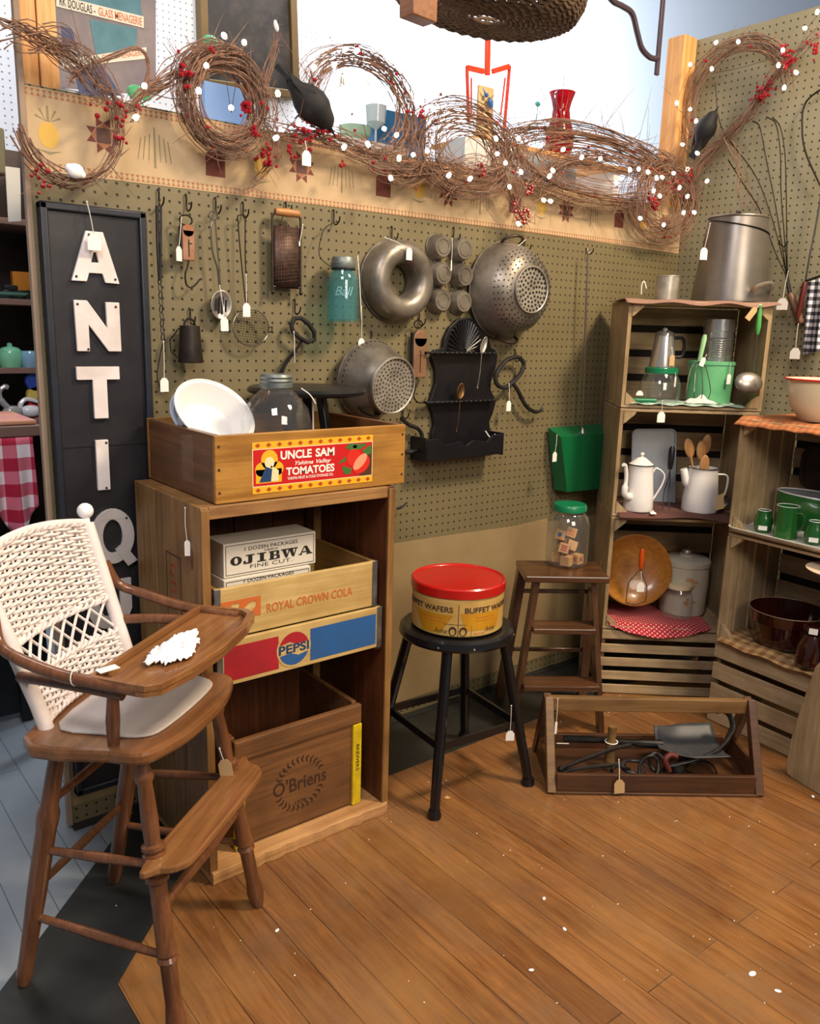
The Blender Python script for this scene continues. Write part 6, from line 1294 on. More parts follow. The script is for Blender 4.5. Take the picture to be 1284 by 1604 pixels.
# ---- top of the tower
c = flr(tw(1143, 462, .16), Z3+.006); zt = tw(1152, 342, .16).z; R0 = (tw(1203, 450, .16)-tw(1084, 450, .16)).length/2; R1 = (tw(1197, 345, .16)-tw(1108, 345, .16)).length/2
cc = thing('milk_pail', 'large dull tin pail with bail handle upside tapered on the crate tower', 'pail', c); h = zt-c.z
q = MB(T(c)); q.lathe([(0, 0), (R0, 0), (R0, .008), (R1, h), (R1-.002, h), (R0-.004, .012), (0, .01)], seg=64); q.build('pail_body', m_pail, cc)
q = MB(T(c)); q.tube([(R1*math.cos(i*PI/24), R1*math.sin(i*PI/24), h) for i in range(48)], .004, 8, closed=True); q.build('rolled_rim', m_tin, cc)
v_ = V(-c.x, -c.y, 0).normalized(); s_ = V(v_.y, -v_.x, 0)     # towards the camera, and sideways (right = -s_)
q = MB(T(c)); q.tube([(s_*math.cos(.15+2.85*i/16)+v_*math.sin(.15+2.85*i/16))*(R1+(R0-R1)*(.004+.050*i/16)/h+.003)+V(0, 0, h-.004-.050*i/16) for i in range(17)], .0022, 7); q.build('bail_wire', m_wire, cc)
q = MB(T(c)); q.tube(spline([-s_*R0*.52+v_*R0*.82+V(0, 0, .030), -s_*R0*.62+v_*R0*1.02+V(0, 0, .048), -s_*R0*.95+v_*R0*.75+V(0, 0, .058), -s_*R0*.98+v_*R0*.12+V(0, 0, .030)]), .009, 8, flat=.35); q.build('side_handle', m_tin2, cc)
q = MB(T(c)); q.tube(arc((0, 0, h), .02, .3, PI, 8), .004, 6); q.build('top_lug', m_iron, cc)
ptag(tw(1112, 350, .02), tw(1103, 388, .02), 'white paper tag hanging from the rim of the large tin pail', n=TOCAM, size=(.024, .038))
c = flr(tw(1044, 460, .10), Z3+.006); r_ = (tw(1062, 450, .10)-tw(1026, 450, .10)).length/2; h = tw(1044, 433, .1).z-c.z
t = thing('tin_mug', 'small shiny tin cup standing on the crate tower left of the pail', 'cup', c)
q = MB(T(c)); q.lathe([(0, 0), (r_, 0), (r_, h), (r_-.0015, h), (r_-.0015, .003), (0, .003)], seg=36); q.build('cup_body', m_tin2, t)
q = MB(T(c)); q.tube([V(r_*math.cos(i*PI/16), r_*math.sin(i*PI/16), h) for i in range(32)], .0018, 6, closed=True); q.build('rim', m_tin2, t)
q = MB(); q.tube(spline([tw(1004, 461, .05), tw(1005, 446, .05), tw(1009, 441, .05), tw(1012, 452, .05)]), .002, 6); solo(q, 'wire_clip', 'small bent pale wire standing at the left end of the tower top', 'wire', m_string)
# ---- top crate contents
c = flr(tw(1032, 622, .09), Z2+.006); r_ = (tw(1064, 600, .09)-tw(1000, 600, .09)).length/2; zl = tw(1032, 583, .09).z; h = zl-c.z
t = thing('storage_jar', 'clear glass jar with a dark green lid in the topmost crate', 'jar', c); out = [(0, 0), (r_*.8, 0), (r_, .01), (r_, h*.6), (r_*.85, h*.85), (r_*.72, h)]
q = MB(T(c)); q.lathe(out+[(r-.002, z) for r, z in out[:1:-1]]+[(r_*.8, .004), (0, .004)], seg=40); q.build('glass_body', m_clear, t)
q = MB(T(c)); q.lathe([(r_*.74, h-.004), (r_*.80, h-.002), (r_*.80, h+.014), (r_*.72, h+.017), (0, h+.017)], seg=40); q.build('lid', m_grnlid, t)
pc_ = c+V(0, 0, h+.018); zt = tw(1036, 520, .09).z; h2 = zt-pc_.z
t = thing('coffee_percolator', 'small aluminium percolator with black handle standing on the green jar lid', 'coffee pot', pc_); r_ = (tw(1055, 560, .09)-tw(1014, 560, .09)).length/2
q = MB(T(pc_)); q.lathe([(0, 0), (r_, 0), (r_, .004), (r_*.72, h2*.88), (r_*.75, h2*.9), (r_*.62, h2), (r_*.2, h2*1.06), (r_*.2, h2*1.1), (0, h2*1.14)], seg=40); q.build('pot_body', m_chrome, t)
v_ = V(-c.x, -c.y, 0).normalized(); rt = V(v_.y, -v_.x, 0)*-1; rt = V(-v_.y, v_.x, 0)
rt = V(.78, -.62, 0)
q = MB(T(pc_)); q.tube(spline([rt*r_*.7+V(0, 0, h2*.85), rt*r_*1.5+V(0, 0, h2*.8), rt*r_*1.5+V(0, 0, h2*.35), rt*r_*.9+V(0, 0, h2*.3)]), .006, 8); q.build('handle', m_iron, t)
c = flr(tw(1108, 628, .14), Z2+.006); r_ = (tw(1143, 600, .14)-tw(1073, 600, .14)).length/2; h = tw(1108, 566, .14).z-c.z
t = thing('enamel_canister', 'jade green enamel canister in the topmost crate of the tower', 'canister', c)
q = MB(T(c)); q.lathe([(0, 0), (r_*.93, 0), (r_*.95, .004), (r_*.99, h-.012), (r_*1.03, h-.010), (r_*1.03, h), (r_*.97, h+.002), (0, h+.002)], seg=56); q.build('canister_body', m_jade, t)
t2c = c+V(.018, -.004, h+.003); h3 = tw(1112, 500, .14).z-t2c.z; r2 = r_*.66
t = thing('ribbed_can', 'tall ribbed shiny tin can standing on the jade canister', 'can', t2c); pr = [(0, 0), (r2, 0)]
for i in range(9): zz_ = h3*.08+h3*.055*i; pr += [(r2, zz_), (r2*1.05, zz_+h3*.018), (r2, zz_+h3*.04)]
pr += [(r2, h3*.7), (r2*1.05, h3*.72), (r2*1.05, h3), (r2*1.0, h3), (0, h3*.98)]
q = MB(T(t2c)); q.lathe(pr, seg=48); q.build('can_body', m_chrome, t)
t = thing('whisk', 'egg whisk with a pale mint green handle leaning on the canister', 'whisk', tw(1098, 625, .04)); a, b_ = tw(1104, 524, .05), tw(1095, 566, .05); e_ = tw(1092, 626, .02)
q = MB(); q.tube([a, a+(b_-a)*.15, a+(b_-a)*.6, b_], [.006, .0095, .0085, .007], 12, flat=.7); q.build('handle', m_mint, t)
q = MB()
for dx in (-.040, -.014, .014, .040): q.tube(spline([b_, b_+V(0, 0, -.02)+TS*dx*.6, e_+TS*dx+V(0, 0, .035), e_+TS*dx*.9+V(0, 0, .004)]), .0014, 5)
q.build('wire_loops', m_swire, t)
q = MB()
def nap(u, v): p = tw(1075+50*u, 628, .035); return V(p.x, p.y, Z2+.008+.022*v*abs(math.sin(PI*u))*(1+.3*math.sin(u*14)))+TBk*.03*v
q.grid(nap, 24, 6); solo(q, 'paper_napkin', 'white paper lying in front of the jade canister', 'paper', m_whitecl, solid=.002)
a, b_ = flr(tw(990, 622, .03), Z2+.013), flr(tw(1028, 624, .03), Z2+.013)
q = MB(); q.tube([a, b_], .007, 12); solo(q, 'green_roller', 'green cylindrical handle lying in front of the storage jar', 'roller', m_grnlid)
ptag(tw(1000, 616, .02), tw(1002, 612, .005), 'small white tag lying on the green roller in the topmost crate', n=TOCAM, size=(.024, .016))
ptag(tw(1052, 545, .05), tw(1053, 556, .045), 'manila tag hanging from the percolator handle', n=TOCAM, size=(.018, .036), m=m_manila)
ptag(tw(1057, 580, .05), tw(1058, 590, .05), 'thin white tag hanging edge-on right of the storage jar', n=TOCAM, size=(.006, .034))
ptag(tw(1106, 556, .03), tw(1103, 560, .03), 'white tag tied to the mint whisk handle', n=TOCAM, size=(.016, .03), roll=-.3)
ptag(tw(1144, 570, .06), tw(1142, 586, .06), 'white tag hanging at the right side of the jade canister', n=TOCAM, size=(.014, .034))
ptag(tw(1037, 628, -.012), tw(1036, 645, -.016), 'white tag hanging over the edge below the storage jar', n=TOCAM, size=(.027, .036))
t = thing('soup_ladle', 'steel ladle with a green wooden handle hanging from the top crate', 'ladle', tw(1175, 600, -.02))
q = MB(); a, b_ = tw(1191, 476, -.01), tw(1186, 524, -.01); d = b_-a; q.tube([a, a+d*.06, a+d*.15, a+d*.3, a+d*.75, a+d*.92, b_], [.004, .007, .0055, .0075, .0088, .0065, .004], 14); q.build('handle', m_grnh, t)
q = MB(); q.tube(spline([b_, tw(1182, 560, -.01), tw(1180, 582, -.015)]), .0022, 7); q.build('shaft', m_swire, t)
lc = tw(1172, 600, -.03); lr = (tw(1195, 600, -.03)-tw(1150, 600, -.03)).length/2
q = MB(orient(lc, TS, V(-.55, -.80, .35))); q.grid(lambda u, v: V(lr*math.sin(v*PI/2)*math.cos(2*PI*u), lr*.78*math.sin(v*PI/2)*math.sin(2*PI*u), lr*.45*math.cos(v*PI/2)), 32, 8, closed_u=True); q.build('ladle_bowl', m_steel, t, solid=.0012)
ptag(tw(1190, 477, -.02), tw(1184, 482, -.02), 'manila tag tied to the green handle of the ladle', n=TOCAM, size=(.020, .046), m=m_manila, roll=-.6)
# ---- second crate contents
t = thing('enamel_tray', 'slate grey enamel tray leaning at the back of the white pots crate', 'tray', tw(1020, 795, .2))
p = [tw(988, 793, .21), tw(1055, 793, .21), tw(1062, 674, .25), tw(986, 670, .25)]; cx_ = (p[0]+p[1]+p[2]+p[3])/4; ux = (p[1]-p[0])*.5; uy = (p[2]-p[1])*.5; M = orient(cx_, ux, ux.cross(uy)*1)
if M.to_3x3().col[2].dot(CAM-cx_) < 0: M = M @ RX(PI)
def rrect(a, b_, r, n=5):
    P = []
    for sx, sy, a0 in ((1, 1, 0), (-1, 1, PI/2), (-1, -1, PI), (1, -1, 3*PI/2)):
        for i in range(n+1): an = a0+PI/2*i/n; P.append((sx*(a-r)+r*math.cos(an), sy*(b_-r)+r*math.sin(an)))
    return P
q = MB(M); q.prism(rrect(ux.length, uy.length, .018), 0, .004); q.build('tray_plate', m_greytray, t, smooth=0, bevel=.001)
q = MB(M); q.tube([V(x, y, .006) for x, y in rrect(ux.length, uy.length, .018)], .0035, 6, closed=True); q.build('rim', m_greytray, t)
def cpot(name, label, c, R0, R1, h, lid, side):
    t = thing(name, label, 'coffee pot', c); q = MB(T(c)); pr = [(0, 0), (R0*.96, 0), (R0, .006), (R0*.97, h*.3), (R1*1.06, h*.8), (R1, h*.97), (R1*1.04, h)]
    q.lathe(pr+([] if lid else [(R1*.98, h), (R1*.95, h*.9), (R0*.9, .01), (0, .01)]) + ([(0, h)] if lid else []), seg=48); q.build('pot_body', m_white, t)
    q = MB(T(c)); q.tube([(R1*1.04*math.cos(i*PI/20), R1*1.04*math.sin(i*PI/20), h) for i in range(40)], .0016, 6, closed=True); q.build('dark_rim', m_rimblack, t)
    if lid:
        q = MB(T(c)); q.lathe([(R1*1.03, h+.002), (R1*.9, h+.006), (R1*.35, h+.024), (.004, h+.027), (.004, h+.031), (.008, h+.036), (.006, h+.042), (0, h+.043)], seg=36); q.build('lid', m_white, t)
    return t
sd = V(.74, -.67, 0)
c = flr(tw(998, 798, .045), Z1+.006); R0 = (tw(1022, 780, .05)-tw(974, 780, .05)).length/2*.98; R1 = (tw(1022, 730, .05)-tw(983, 730, .05)).length/2*.95; h = tw(1000, 727, .05).z-c.z
t = cpot('enamel_coffee_pot', 'white enamel coffee pot with a lid and long curved spout', c, R0, R1, h, True, sd)
s1 = V(.996, -.03, 0); q = MB(T(c)); q.tube(spline([-s1*R0*.85+V(0, 0, h*.30), -s1*(R0+.026)+V(0, 0, h*.40), -s1*(R0+.024)+V(0, 0, h*.72), -s1*(R0+.032)+V(0, 0, h*.98), -s1*(R0+.044)+V(0, 0, h*1.04)], 6), [.014]*4+[.011]*6+[.007]*15, 12); q.build('spout', m_white, t)
q = MB(T(c)); q.tube(spline([sd*R1*.95+V(0, 0, h*.80), sd*(R1+.012)+V(0, 0, h*.93), sd*(R1+.040)+V(0, 0, h*.80), sd*(R1+.036)+V(0, 0, h*.58), sd*R0*.95+V(0, 0, h*.22)], 6), .0055, 8, flat=.6); q.build('handle', m_white, t)
c = flr(tw(1094, 802, .07), Z1+.006); R0 = (tw(1122, 780, .07)-tw(1066, 780, .07)).length/2; R1 = (tw(1117, 740, .07)-tw(1072, 740, .07)).length/2*1.0; h = tw(1095, 732, .07).z-c.z
t = cpot('enamel_pot', 'white enamel pot without lid holding the wooden spoons', c, R0, R1, h, False, sd)
q = MB(T(c)); q.tube(spline([-sd*R1*.8+V(0, 0, h*.50), -sd*(R1+.004)+V(0, 0, h*.72), -sd*(R1+.018)+V(0, 0, h*.95)]), [.012, .014, .016, .018, .019, .019, .018, .017, .016, .015, .014, .013, .012], 12); q.build('spout', m_white, t)
q = MB(T(c)); q.tube(spline([sd*R1*.95+V(0, 0, h*.86), sd*(R1+.035)+V(0, 0, h*.82), sd*(R1+.036)+V(0, 0, h*.5), sd*(R1+.025)+V(0, 0, h*.30), sd*R0*.9+V(0, 0, h*.12)]), .0065, 8, flat=.5); q.build('handle', m_white, t)
for i, (px0, py0, px1, py1, w_, k, lab_) in enumerate(((1077, 690, 1090, 760, 30, .08, 'long pale wooden spoon, leftmost in the white pot'), (1108, 684, 1095, 760, 26, .09, 'wooden spoon standing tallest in the white pot'), (1098, 694, 1098, 760, 22, .08, 'narrow brown wooden spoon in the middle of the white pot'), (1104, 716, 1099, 760, 24, .055, 'short wooden spoon at the front of the white pot'))):
    a, b_ = tw(px0, py0, k), tw(px1, py1, k); d = (b_-a).normalized(); n_ = V(-.6, -.79, 0); sdv = d.cross(n_).normalized(); A = Matrix((sdv, -d, sdv.cross(-d))).transposed().to_4x4(); A.translation = a+d*.022
    t = thing('wooden_spoon', lab_, 'spoon', b_, 'wooden spoons in the white pot'); q = MB(A); wr = .017
    q.grid(lambda u, v: V(wr*v*math.cos(2*PI*u), -.006+.036*v*math.sin(2*PI*u), -.004*(1-v*v)), 24, 5, closed_u=True); q.build('spoon_bowl', m_spoonw, t, solid=.003)
    q = MB(); q.tube([a+d*.045, b_], [.004, .0035], 8); q.build('handle', m_spoonw, t)
t = thing('potato_masher', 'wire masher with a black handle standing between the white pots', 'masher', tw(1052, 798, .03)); a, b_ = tw(1053, 699, .04), tw(1049, 735, .04)
q = MB(); q.tube([a, a+(b_-a)*.15, a+(b_-a)*.7, b_], [.006, .011, .0105, .008], 12); q.build('handle', m_black, t)
q = MB(); q.tube(spline([b_, tw(1046, 752, .04), tw(1040, 770, .04), tw(1037, 798, .02)]), .002, 6); q.tube(spline([b_, tw(1049, 756, .04), tw(1047, 770, .04), tw(1048, 800, .01)]), .002, 6); q.build('wire_frame', m_iron2, t)
ptag(tw(1023, 800, .0), tw(1021, 801, -.005), 'small white tag lying on the brown cloth between the pots', n=V(-.2, -.3, 1), size=(.02, .018))
q = MB(); q.slab([tw(1119, 778, .03), tw(1133, 772, .03), tw(1134, 796, .02), tw(1120, 800, .02)], TOCAM, .0008); solo(q, 'manila_card', 'manila card leaning at the right of the wooden spoon pot', 'card', m_manila, smooth=0)
q = MB(); q.lathe([(.030, -.001), (.030, .001), (0, .006), (0, -.001)], orient(tw(1128, 785, .10), TS, V(-.7, -.3, .5)), 28, sy=.8); solo(q, 'dark_rimmed_plate', 'small white plate with a dark rim leaning behind the spoon pot handle', 'plate', m_rimblack)
# ---- bowl crate contents
t = thing('wooden_bowl', 'round amber wooden bowl standing on edge in the tower crate', 'bowl', tw(995, 945, .1)); cb = tw(995, 893, .11); rb_ = tw(995, 838, .11).z-cb.z
q = MB(orient(cb, TS, V(-.62, -.76, .20))); q.lathe([(0, -.040), (rb_*.5, -.038), (rb_*.8, -.022), (rb_*.98, .004), (rb_, .006), (rb_*.96, .008), (rb_*.78, -.014), (rb_*.5, -.029), (0, -.031)], seg=64); q.build('bowl', m_bowl, t)
t = thing('potato_masher', 'wire masher with a glossy orange handle leaning on the wooden bowl', 'masher', tw(1000, 945, .02)); a, b_ = tw(1006, 859, .04), tw(1003, 891, .04)
q = MB(); q.tube([a, a+(b_-a)*.12, a+(b_-a)*.5, a+(b_-a)*.85, b_], [.005, .0085, .0095, .008, .005], 12); q.build('handle', m_orangeh, t)
q = MB(); q.tube(spline([b_, tw(995, 900, .035), tw(984, 915, .03), tw(980, 944, .02)]), .0016, 6); q.tube(spline([b_, tw(1008, 905, .035), tw(1013, 920, .03), tw(1011, 942, .02)]), .0016, 6); q.tube([tw(980, 944, .02), tw(995, 947, .02), tw(1011, 942, .02)], .002, 6); q.build('wire_frame', m_iron2, t)
ptag(tw(1004, 896, .03), tw(1004, 912, .025), 'white tag hanging from the orange handled masher', n=TOCAM, size=(.028, .036))
c = flr(tw(1067, 950, .19), Z0+.006); r_ = (tw(1112, 920, .19)-tw(1039, 920, .19)).length/2; zl = tw(1076, 876, .19).z; h = zl-c.z
t = thing('floral_canister', 'beige lidded canister with a faded flower print', 'canister', c)
q = MB(T(c)); q.lathe([(0, 0), (r_*.9, 0), (r_*.95, .005), (r_, h*.55), (r_*.98, h), (0, h)], seg=56); q.build('canister_body', m_crock, t)
q = MB(T(c)); q.lathe([(r_*1.0, h-.016), (r_*1.02, h-.015), (r_*1.02, h+.002), (r_*.9, h+.010), (r_*.3, h+.016), (r_*.3, h+.022), (0, h+.023)], seg=56); q.build('lid', m_crock, t)
q = MB(T(c)); q.lathe([(.014, h+.022), (.020, h+.028), (.017, h+.038), (.008, h+.041), (0, h+.041)], seg=28); q.build('lid_knob', m_chrome, t)
aC2 = math.atan2(-c.y, -c.x)
def cyl2(x, y): a = aC2+x/r_; rr3 = r_*(.95+.05*min(1, y/(h*.55)))+.0006; return c+V(rr3*math.cos(a), rr3*math.sin(a), y)
r2 = random.Random(4)
q = MB()
for i in range(16):
    x, y = .024+r2.uniform(-.020, .022), h*.62+r2.uniform(-.022, .024)
    for k in range(5):
        a = k*2*PI/5+r2.random(); q.grid(lambda u, v: cyl2(x+.0045*math.cos(a)+.004*(v)*math.cos(2*PI*u), y+.0045*math.sin(a)+.004*v*math.sin(2*PI*u)), 8, 1, closed_u=True)
q.build('flower_print', MAT('flower_print', 'B08A5C', .6, col2='C49A70', nscale=60), t, smooth=0)
q = MB()
for i in range(12):
    x, y = .030+r2.uniform(-.02, .018), h*.30+r2.uniform(-.012, .012); q.grid(lambda u, v: cyl2(x+.006*v*math.cos(2*PI*u), y+.004*v*math.sin(2*PI*u)), 8, 1, closed_u=True)
q.build('lower_flower_print', MAT('flower_print_low', 'B48A58', .6), t, smooth=0)
c = flr(tw(1059, 962, .115), Z0+.006); r_ = (tw(1083, 935, .115)-tw(1036, 935, .115)).length/2; h = tw(1061, 919, .115).z-c.z
t = thing('small_jar', 'small clear glass jar with a cream lid in front of the canister', 'jar', c); out = [(0, 0), (r_*.85, 0), (r_, .008), (r_, h*.65), (r_*.85, h*.88), (r_*.74, h)]
q = MB(T(c)); q.lathe(out+[(r-.002, z) for r, z in out[:1:-1]]+[(r_*.8, .004), (0, .004)], seg=40); q.build('glass_body', m_clear, t)
q = MB(T(c)); q.lathe([(r_*.80, h-.003), (r_*.84, h-.002), (r_*.84, h+.010), (r_*.75, h+.013), (0, h+.013)], seg=40); q.build('lid', MAT('cream_lid', 'CDBE98', .4), t)
# ---- right stack contents
c = flr(rs(1290, 655, .13), 1.039); R0 = .122; hb = rs(1290, 604, .02).z-1.039+.012
t = thing('enamel_bowl', 'cream enamel bowl with a red rim on the orange striped cloth', 'bowl', c)
q = MB(T(c)); q.lathe([(0, 0), (R0*.55, 0), (R0*.60, .006), (R0*.82, hb*.35), (R0*.92, hb*.75), (R0*.93, hb*.95), (R0*1.0, hb), (R0*.98, hb+.002), (R0*.90, hb*.95), (R0*.78, hb*.35), (0, .008)], seg=64); q.build('bowl', m_cream, t)
q = MB(T(c)); q.tube([(R0*math.cos(i*PI/28), R0*math.sin(i*PI/28), hb) for i in range(56)], .0032, 7, closed=True); q.build('rim', m_redrim, t)
RZ2 = .674
t = thing('serving_tray', 'white enamel tray carrying the small green pots in the right stack', 'tray', MRS @ V(.2, .1, RZ2))
q = MB(MRS @ T(.215, .055, RZ2+.001)); q.prism(rrect(.205, .072, .03), 0, .003); q.build('tray_plate', MAT('white_tray', 'D2D0C0', .3), t, smooth=0)
q = MB(MRS @ T(.215, .055, RZ2+.001)); P_ = rrect(.205, .072, .03); n_ = len(P_); q.grid(lambda u, v: V(P_[int(u*n_) % n_][0]*(1+.04*v), P_[int(u*n_) % n_][1]*(1+.14*v), .002+.010*v), n_, 2, closed_u=True); q.build('tray_edge', bpy.data.materials['white_tray'], t, solid=.002)
def vase(px, py, k, lab_, s=1.0):
    c = flr(rs(px, py, k), RZ2+.0045); t = thing('green_vase', lab_, 'vase', c); q = MB(T(c) @ Matrix.Diagonal((1, 1, 1.3, 1))); q.lathe([(0, 0), (.020, 0), (.026, .006), (.029, .020), (.026, .038), (.020, .048), (.020, .054), (.0175, .054), (.0175, .047), (.023, .036), (.024, .012), (0, .005)], seg=36); q.build('vase_body', m_green, t)
    q = MB(T(c) @ Matrix.Diagonal((1, 1, 1.3, 1))); q.tube([(.0188*math.cos(i*PI/12), .0188*math.sin(i*PI/12), .054) for i in range(24)], .0014, 6, closed=True); q.build('pale_rim', m_white, t)
    v_ = V(-c.x, -c.y, 0).normalized(); q = MB(orient(c+v_*.029*s+V(0, 0, .018*s), V(0, 0, 1).cross(v_), v_)); q.prism(rectp(-.013, -.007, .013, .007), -.001, .0008); q.build('white_sticker', m_tag, t, smooth=0)
vase(1194, 829, .04, 'small green glazed vase at the left end of the white tray'); vase(1274, 845, .04, 'small green glazed vase at the right of the white tray, cut by the frame')
c = flr(rs(1229, 838, .04), RZ2+.0045); t = thing('green_mug', 'tall green glazed mug with a loop handle on the white tray', 'mug', c); hm = rs(1229, 791, .04).z-c.z; rm_ = .0325
q = MB(T(c)); q.lathe([(0, 0), (rm_*1.08, 0), (rm_*1.1, .006), (rm_, hm*.6), (rm_*1.05, hm), (rm_*.95, hm), (rm_*.9, hm*.6), (rm_*.95, .008), (0, .006)], seg=40); q.build('mug_body', m_green, t)
q = MB(T(c)); q.tube([(rm_*math.cos(i*PI/14), rm_*math.sin(i*PI/14), hm) for i in range(28)], .0016, 6, closed=True); q.build('pale_rim', m_white, t)
q = MB(T(c)); q.tube(spline([RS*rm_*.95+V(0, 0, hm*.82), RS*(rm_+.022)+V(0, 0, hm*.80), RS*(rm_+.020)+V(0, 0, hm*.40), RS*rm_*.95+V(0, 0, hm*.22)]), .0045, 8, flat=.6); q.build('handle', m_green, t)
c = flr(rs(1276, 835, .20), RZ2+.001); hr = rs(1210, 768, .14).z-c.z; rr_ = .14
t = thing('roasting_pan', 'large oval green enamel pan with grey inside behind the green mug', 'pan', c)
q = MB(T(c) @ RZ(ra)); q.lathe([(0, 0), (rr_*.85, 0), (rr_*.95, .02), (rr_, hr)], seg=56, sy=.50); q.build('pan_body', m_green, t, solid=.002)
q = MB(T(c) @ RZ(ra)); q.lathe([(rr_*.99, hr*.96), (rr_*.80, hr*.86), (0, hr*.80)], seg=56, sy=.50); q.build('grey_inside', MAT('grey_enamel', '7C7C80', .25), t)
q = MB(T(c) @ RZ(ra)); q.tube([(rr_*math.cos(i*PI/24), rr_*.50*math.sin(i*PI/24), hr) for i in range(48)], .0028, 6, closed=True); q.build('rim', m_white, t)
q = MB(orient(rs(1288, 735, .272), RS, -RBk)); q.prism(rrect(.075, .07, .04), 0, .006); q.tube([V(x, y, .008) for x, y in rrect(.06, .055, .035)], .002, 6, closed=True); solo(q, 'dark_tray', 'dark oval metal tray standing at the back of the upper right crate', 'tray', m_darktin)
c = flr(rs(1236, 985, .12), .313); R_ = (rs(1290, 950, .12)-rs(1173, 950, .12)).length/2*.92; hb = rs(1173, 935, .12).z-c.z; c = flr(rs(1231, 985, .125), .313)
t = thing('mixing_bowl', 'large dark brown glazed bowl on the plaid cloth', 'bowl', c)
q = MB(T(c)); q.lathe([(0, 0), (R_*.72, 0), (R_*.82, .010), (R_*.93, hb*.6), (R_*.95, hb*.68), (R_*.99, hb*.70), (R_, hb), (R_*.96, hb), (R_*.92, hb*.7), (R_*.75, .012), (0, .01)], seg=64); q.build('bowl', m_brownglz, t)
q = MB(T(c)); q.tube([(R_*.98*math.cos(i*PI/28), R_*.98*math.sin(i*PI/28), hb) for i in range(56)], .0016, 6, closed=True); q.build('worn_rim', MAT('tan_rim', '8A7058', .4), t)
c = flr(rs(1268, 1030, .005), .313); t = thing('bean_pot', 'small dark brown glazed pot at the front right of the plaid cloth', 'pot', c); hb = rs(1268, 992, .005).z-c.z
q = MB(T(c)); q.lathe([(0, 0), (.032, 0), (.042, .012), (.040, hb*.6), (.026, hb*.95), (.024, hb), (.020, hb), (.02, hb*.9), (0, hb*.85)], seg=40); q.build('pot_body', m_brownglz, t)
c2 = c+V(0, 0, hb+.001); t = thing('brown_cup', 'tiny brown cup with a white label sitting on the brown pot', 'cup', c2)
q = MB(T(c2)); q.lathe([(0, 0), (.015, 0), (.021, .012), (.020, .028), (.018, .028), (.018, .012), (0, .004)], seg=30); q.build('cup_body', m_brownglz, t)
q = MB(T(c2)); q.tube(arc(-RS*.020+V(0, 0, .016), .009, PI/2, PI*1.5, 8, u=RS), .0022, 6); q.build('handle', m_brownglz, t)
v_ = V(-c.x, -c.y, 0).normalized(); q = MB(orient(c2+v_*.0215+V(0, 0, .014), V(0, 0, 1).cross(v_), v_)); q.prism(rectp(-.012, -.009, .012, .009), -.001, .0006); q.build('white_sticker', m_tag, t, smooth=0)
t = thing('shelf_plate', 'cream plate edge standing in the middle right crate, cut by the frame', 'plate', rs(1290, 898, .03)); c = rs(1322, 894, .03)
q = MB(T(c)); q.lathe([(0, -.012), (.02, -.012), (.10, -.004), (.103, .0), (.10, .0), (.02, -.008), (0, -.008)], seg=40); q.build('plate_body', MAT('cream_plate', 'D8C4A8', .3), t)
q = MB(T(c)); q.lathe([(0, -.013), (.016, -.013), (.010, -.03), (.012, -(c.z-.42)), (0, -(c.z-.42))], seg=24); q.build('plate_foot', bpy.data.materials['cream_plate'], t)
# broad wooden chest side at the bottom right
p0, p1 = at_z(1232, 1215, 0), at_z(1284, 1246, 0); d = (p1-p0).normalized(); n_ = V(-d.y, d.x, 0)
if n_.dot(V(-1, -1, 0)) < 0: n_ = -n_
def bl_(px, py): return at_pl(px, py, p0, n_)
t = thing('wooden_chest', 'weathered pale wooden chest side at the lower right edge', 'chest', p0)
A = [bl_(1240, 1222), bl_(1231, 1212), bl_(1229, 1200), bl_(1237, 1160), bl_(1254, 1105), bl_(1276, 1044), bl_(1300, 1020), bl_(1370, 1040), bl_(1370, 1300)]
A[0].z = max(A[0].z, 0.0); A[-1].z = 0.0
q = MB(); q.slab(A, -n_, .022); q.build('side_board', m_shelfz, t, smooth=0, bevel=.004)
q = MB(); q.slab([bl_(1284, 1075)-n_*.022, bl_(1370, 1085)-n_*.022, bl_(1370, 1250)-n_*.022, bl_(1284, 1220)-n_*.022], -n_, .05); q.build('inner_board', m_shelfz, t, smooth=0)
# ------------------------------------------------------------------ things hanging on the right wall
hook(0, 0, 'black pegboard hook sticking out of the right wall beside the long wires', M=rwallM, P=rw(1234, 379, 0), out=.06, ln=.01)
t = thing('wire_beater', 'long wire rug beater hung upside down with a worn tan wooden handle', 'beater', rw(1250, 500, .03)); a, b_ = rw(1237, 460, .03), rw(1255, 507, .03)
q = MB(); q.tube([a, a+(b_-a)*.1, a+(b_-a)*.5, b_+(a-b_)*.05, b_], [.009, .013, .0125, .012, .008], 12); q.build('handle', WOOD('worn_handle', '7A5640', '5C3E2C', 'z'), t)
q = MB(); q.tube([rw(1232, 430, .03), a], [.006, .008], 8); q.build('ferrule', m_iron2, t)
q = MB()
for pts in (((1232, 432), (1222, 390), (1205, 330), (1180, 270), (1130, 200), (1120, 130)), ((1232, 432), (1224, 380), (1214, 320), (1200, 250), (1190, 200), (1180, 190)), ((1233, 432), (1229, 380), (1223, 300), (1222, 240), (1215, 195), (1200, 183)), ((1233, 432), (1232, 370), (1231, 300), (1229, 240), (1222, 200), (1210, 184)), ((1230, 430), (1212, 390), (1190, 330), (1165, 290), (1140, 250))):
    q.tube(spline([rw(x, y, .03) for x, y in pts]), .002, 6)
q.build('wire_tines', m_wire, t)
t = thing('toasting_fork', 'long iron fork with a red painted wooden handle on the right wall', 'fork', rw(1255, 495, .05)); a, b_ = rw(1261, 441, .05), rw(1249, 497, .05)
q = MB(); q.tube([a, a+(b_-a)*.08, a+(b_-a)*.5, b_], [.007, .0095, .0095, .008], 12); q.build('handle', MAT('dark_red_handle', '541A14', .35), t)
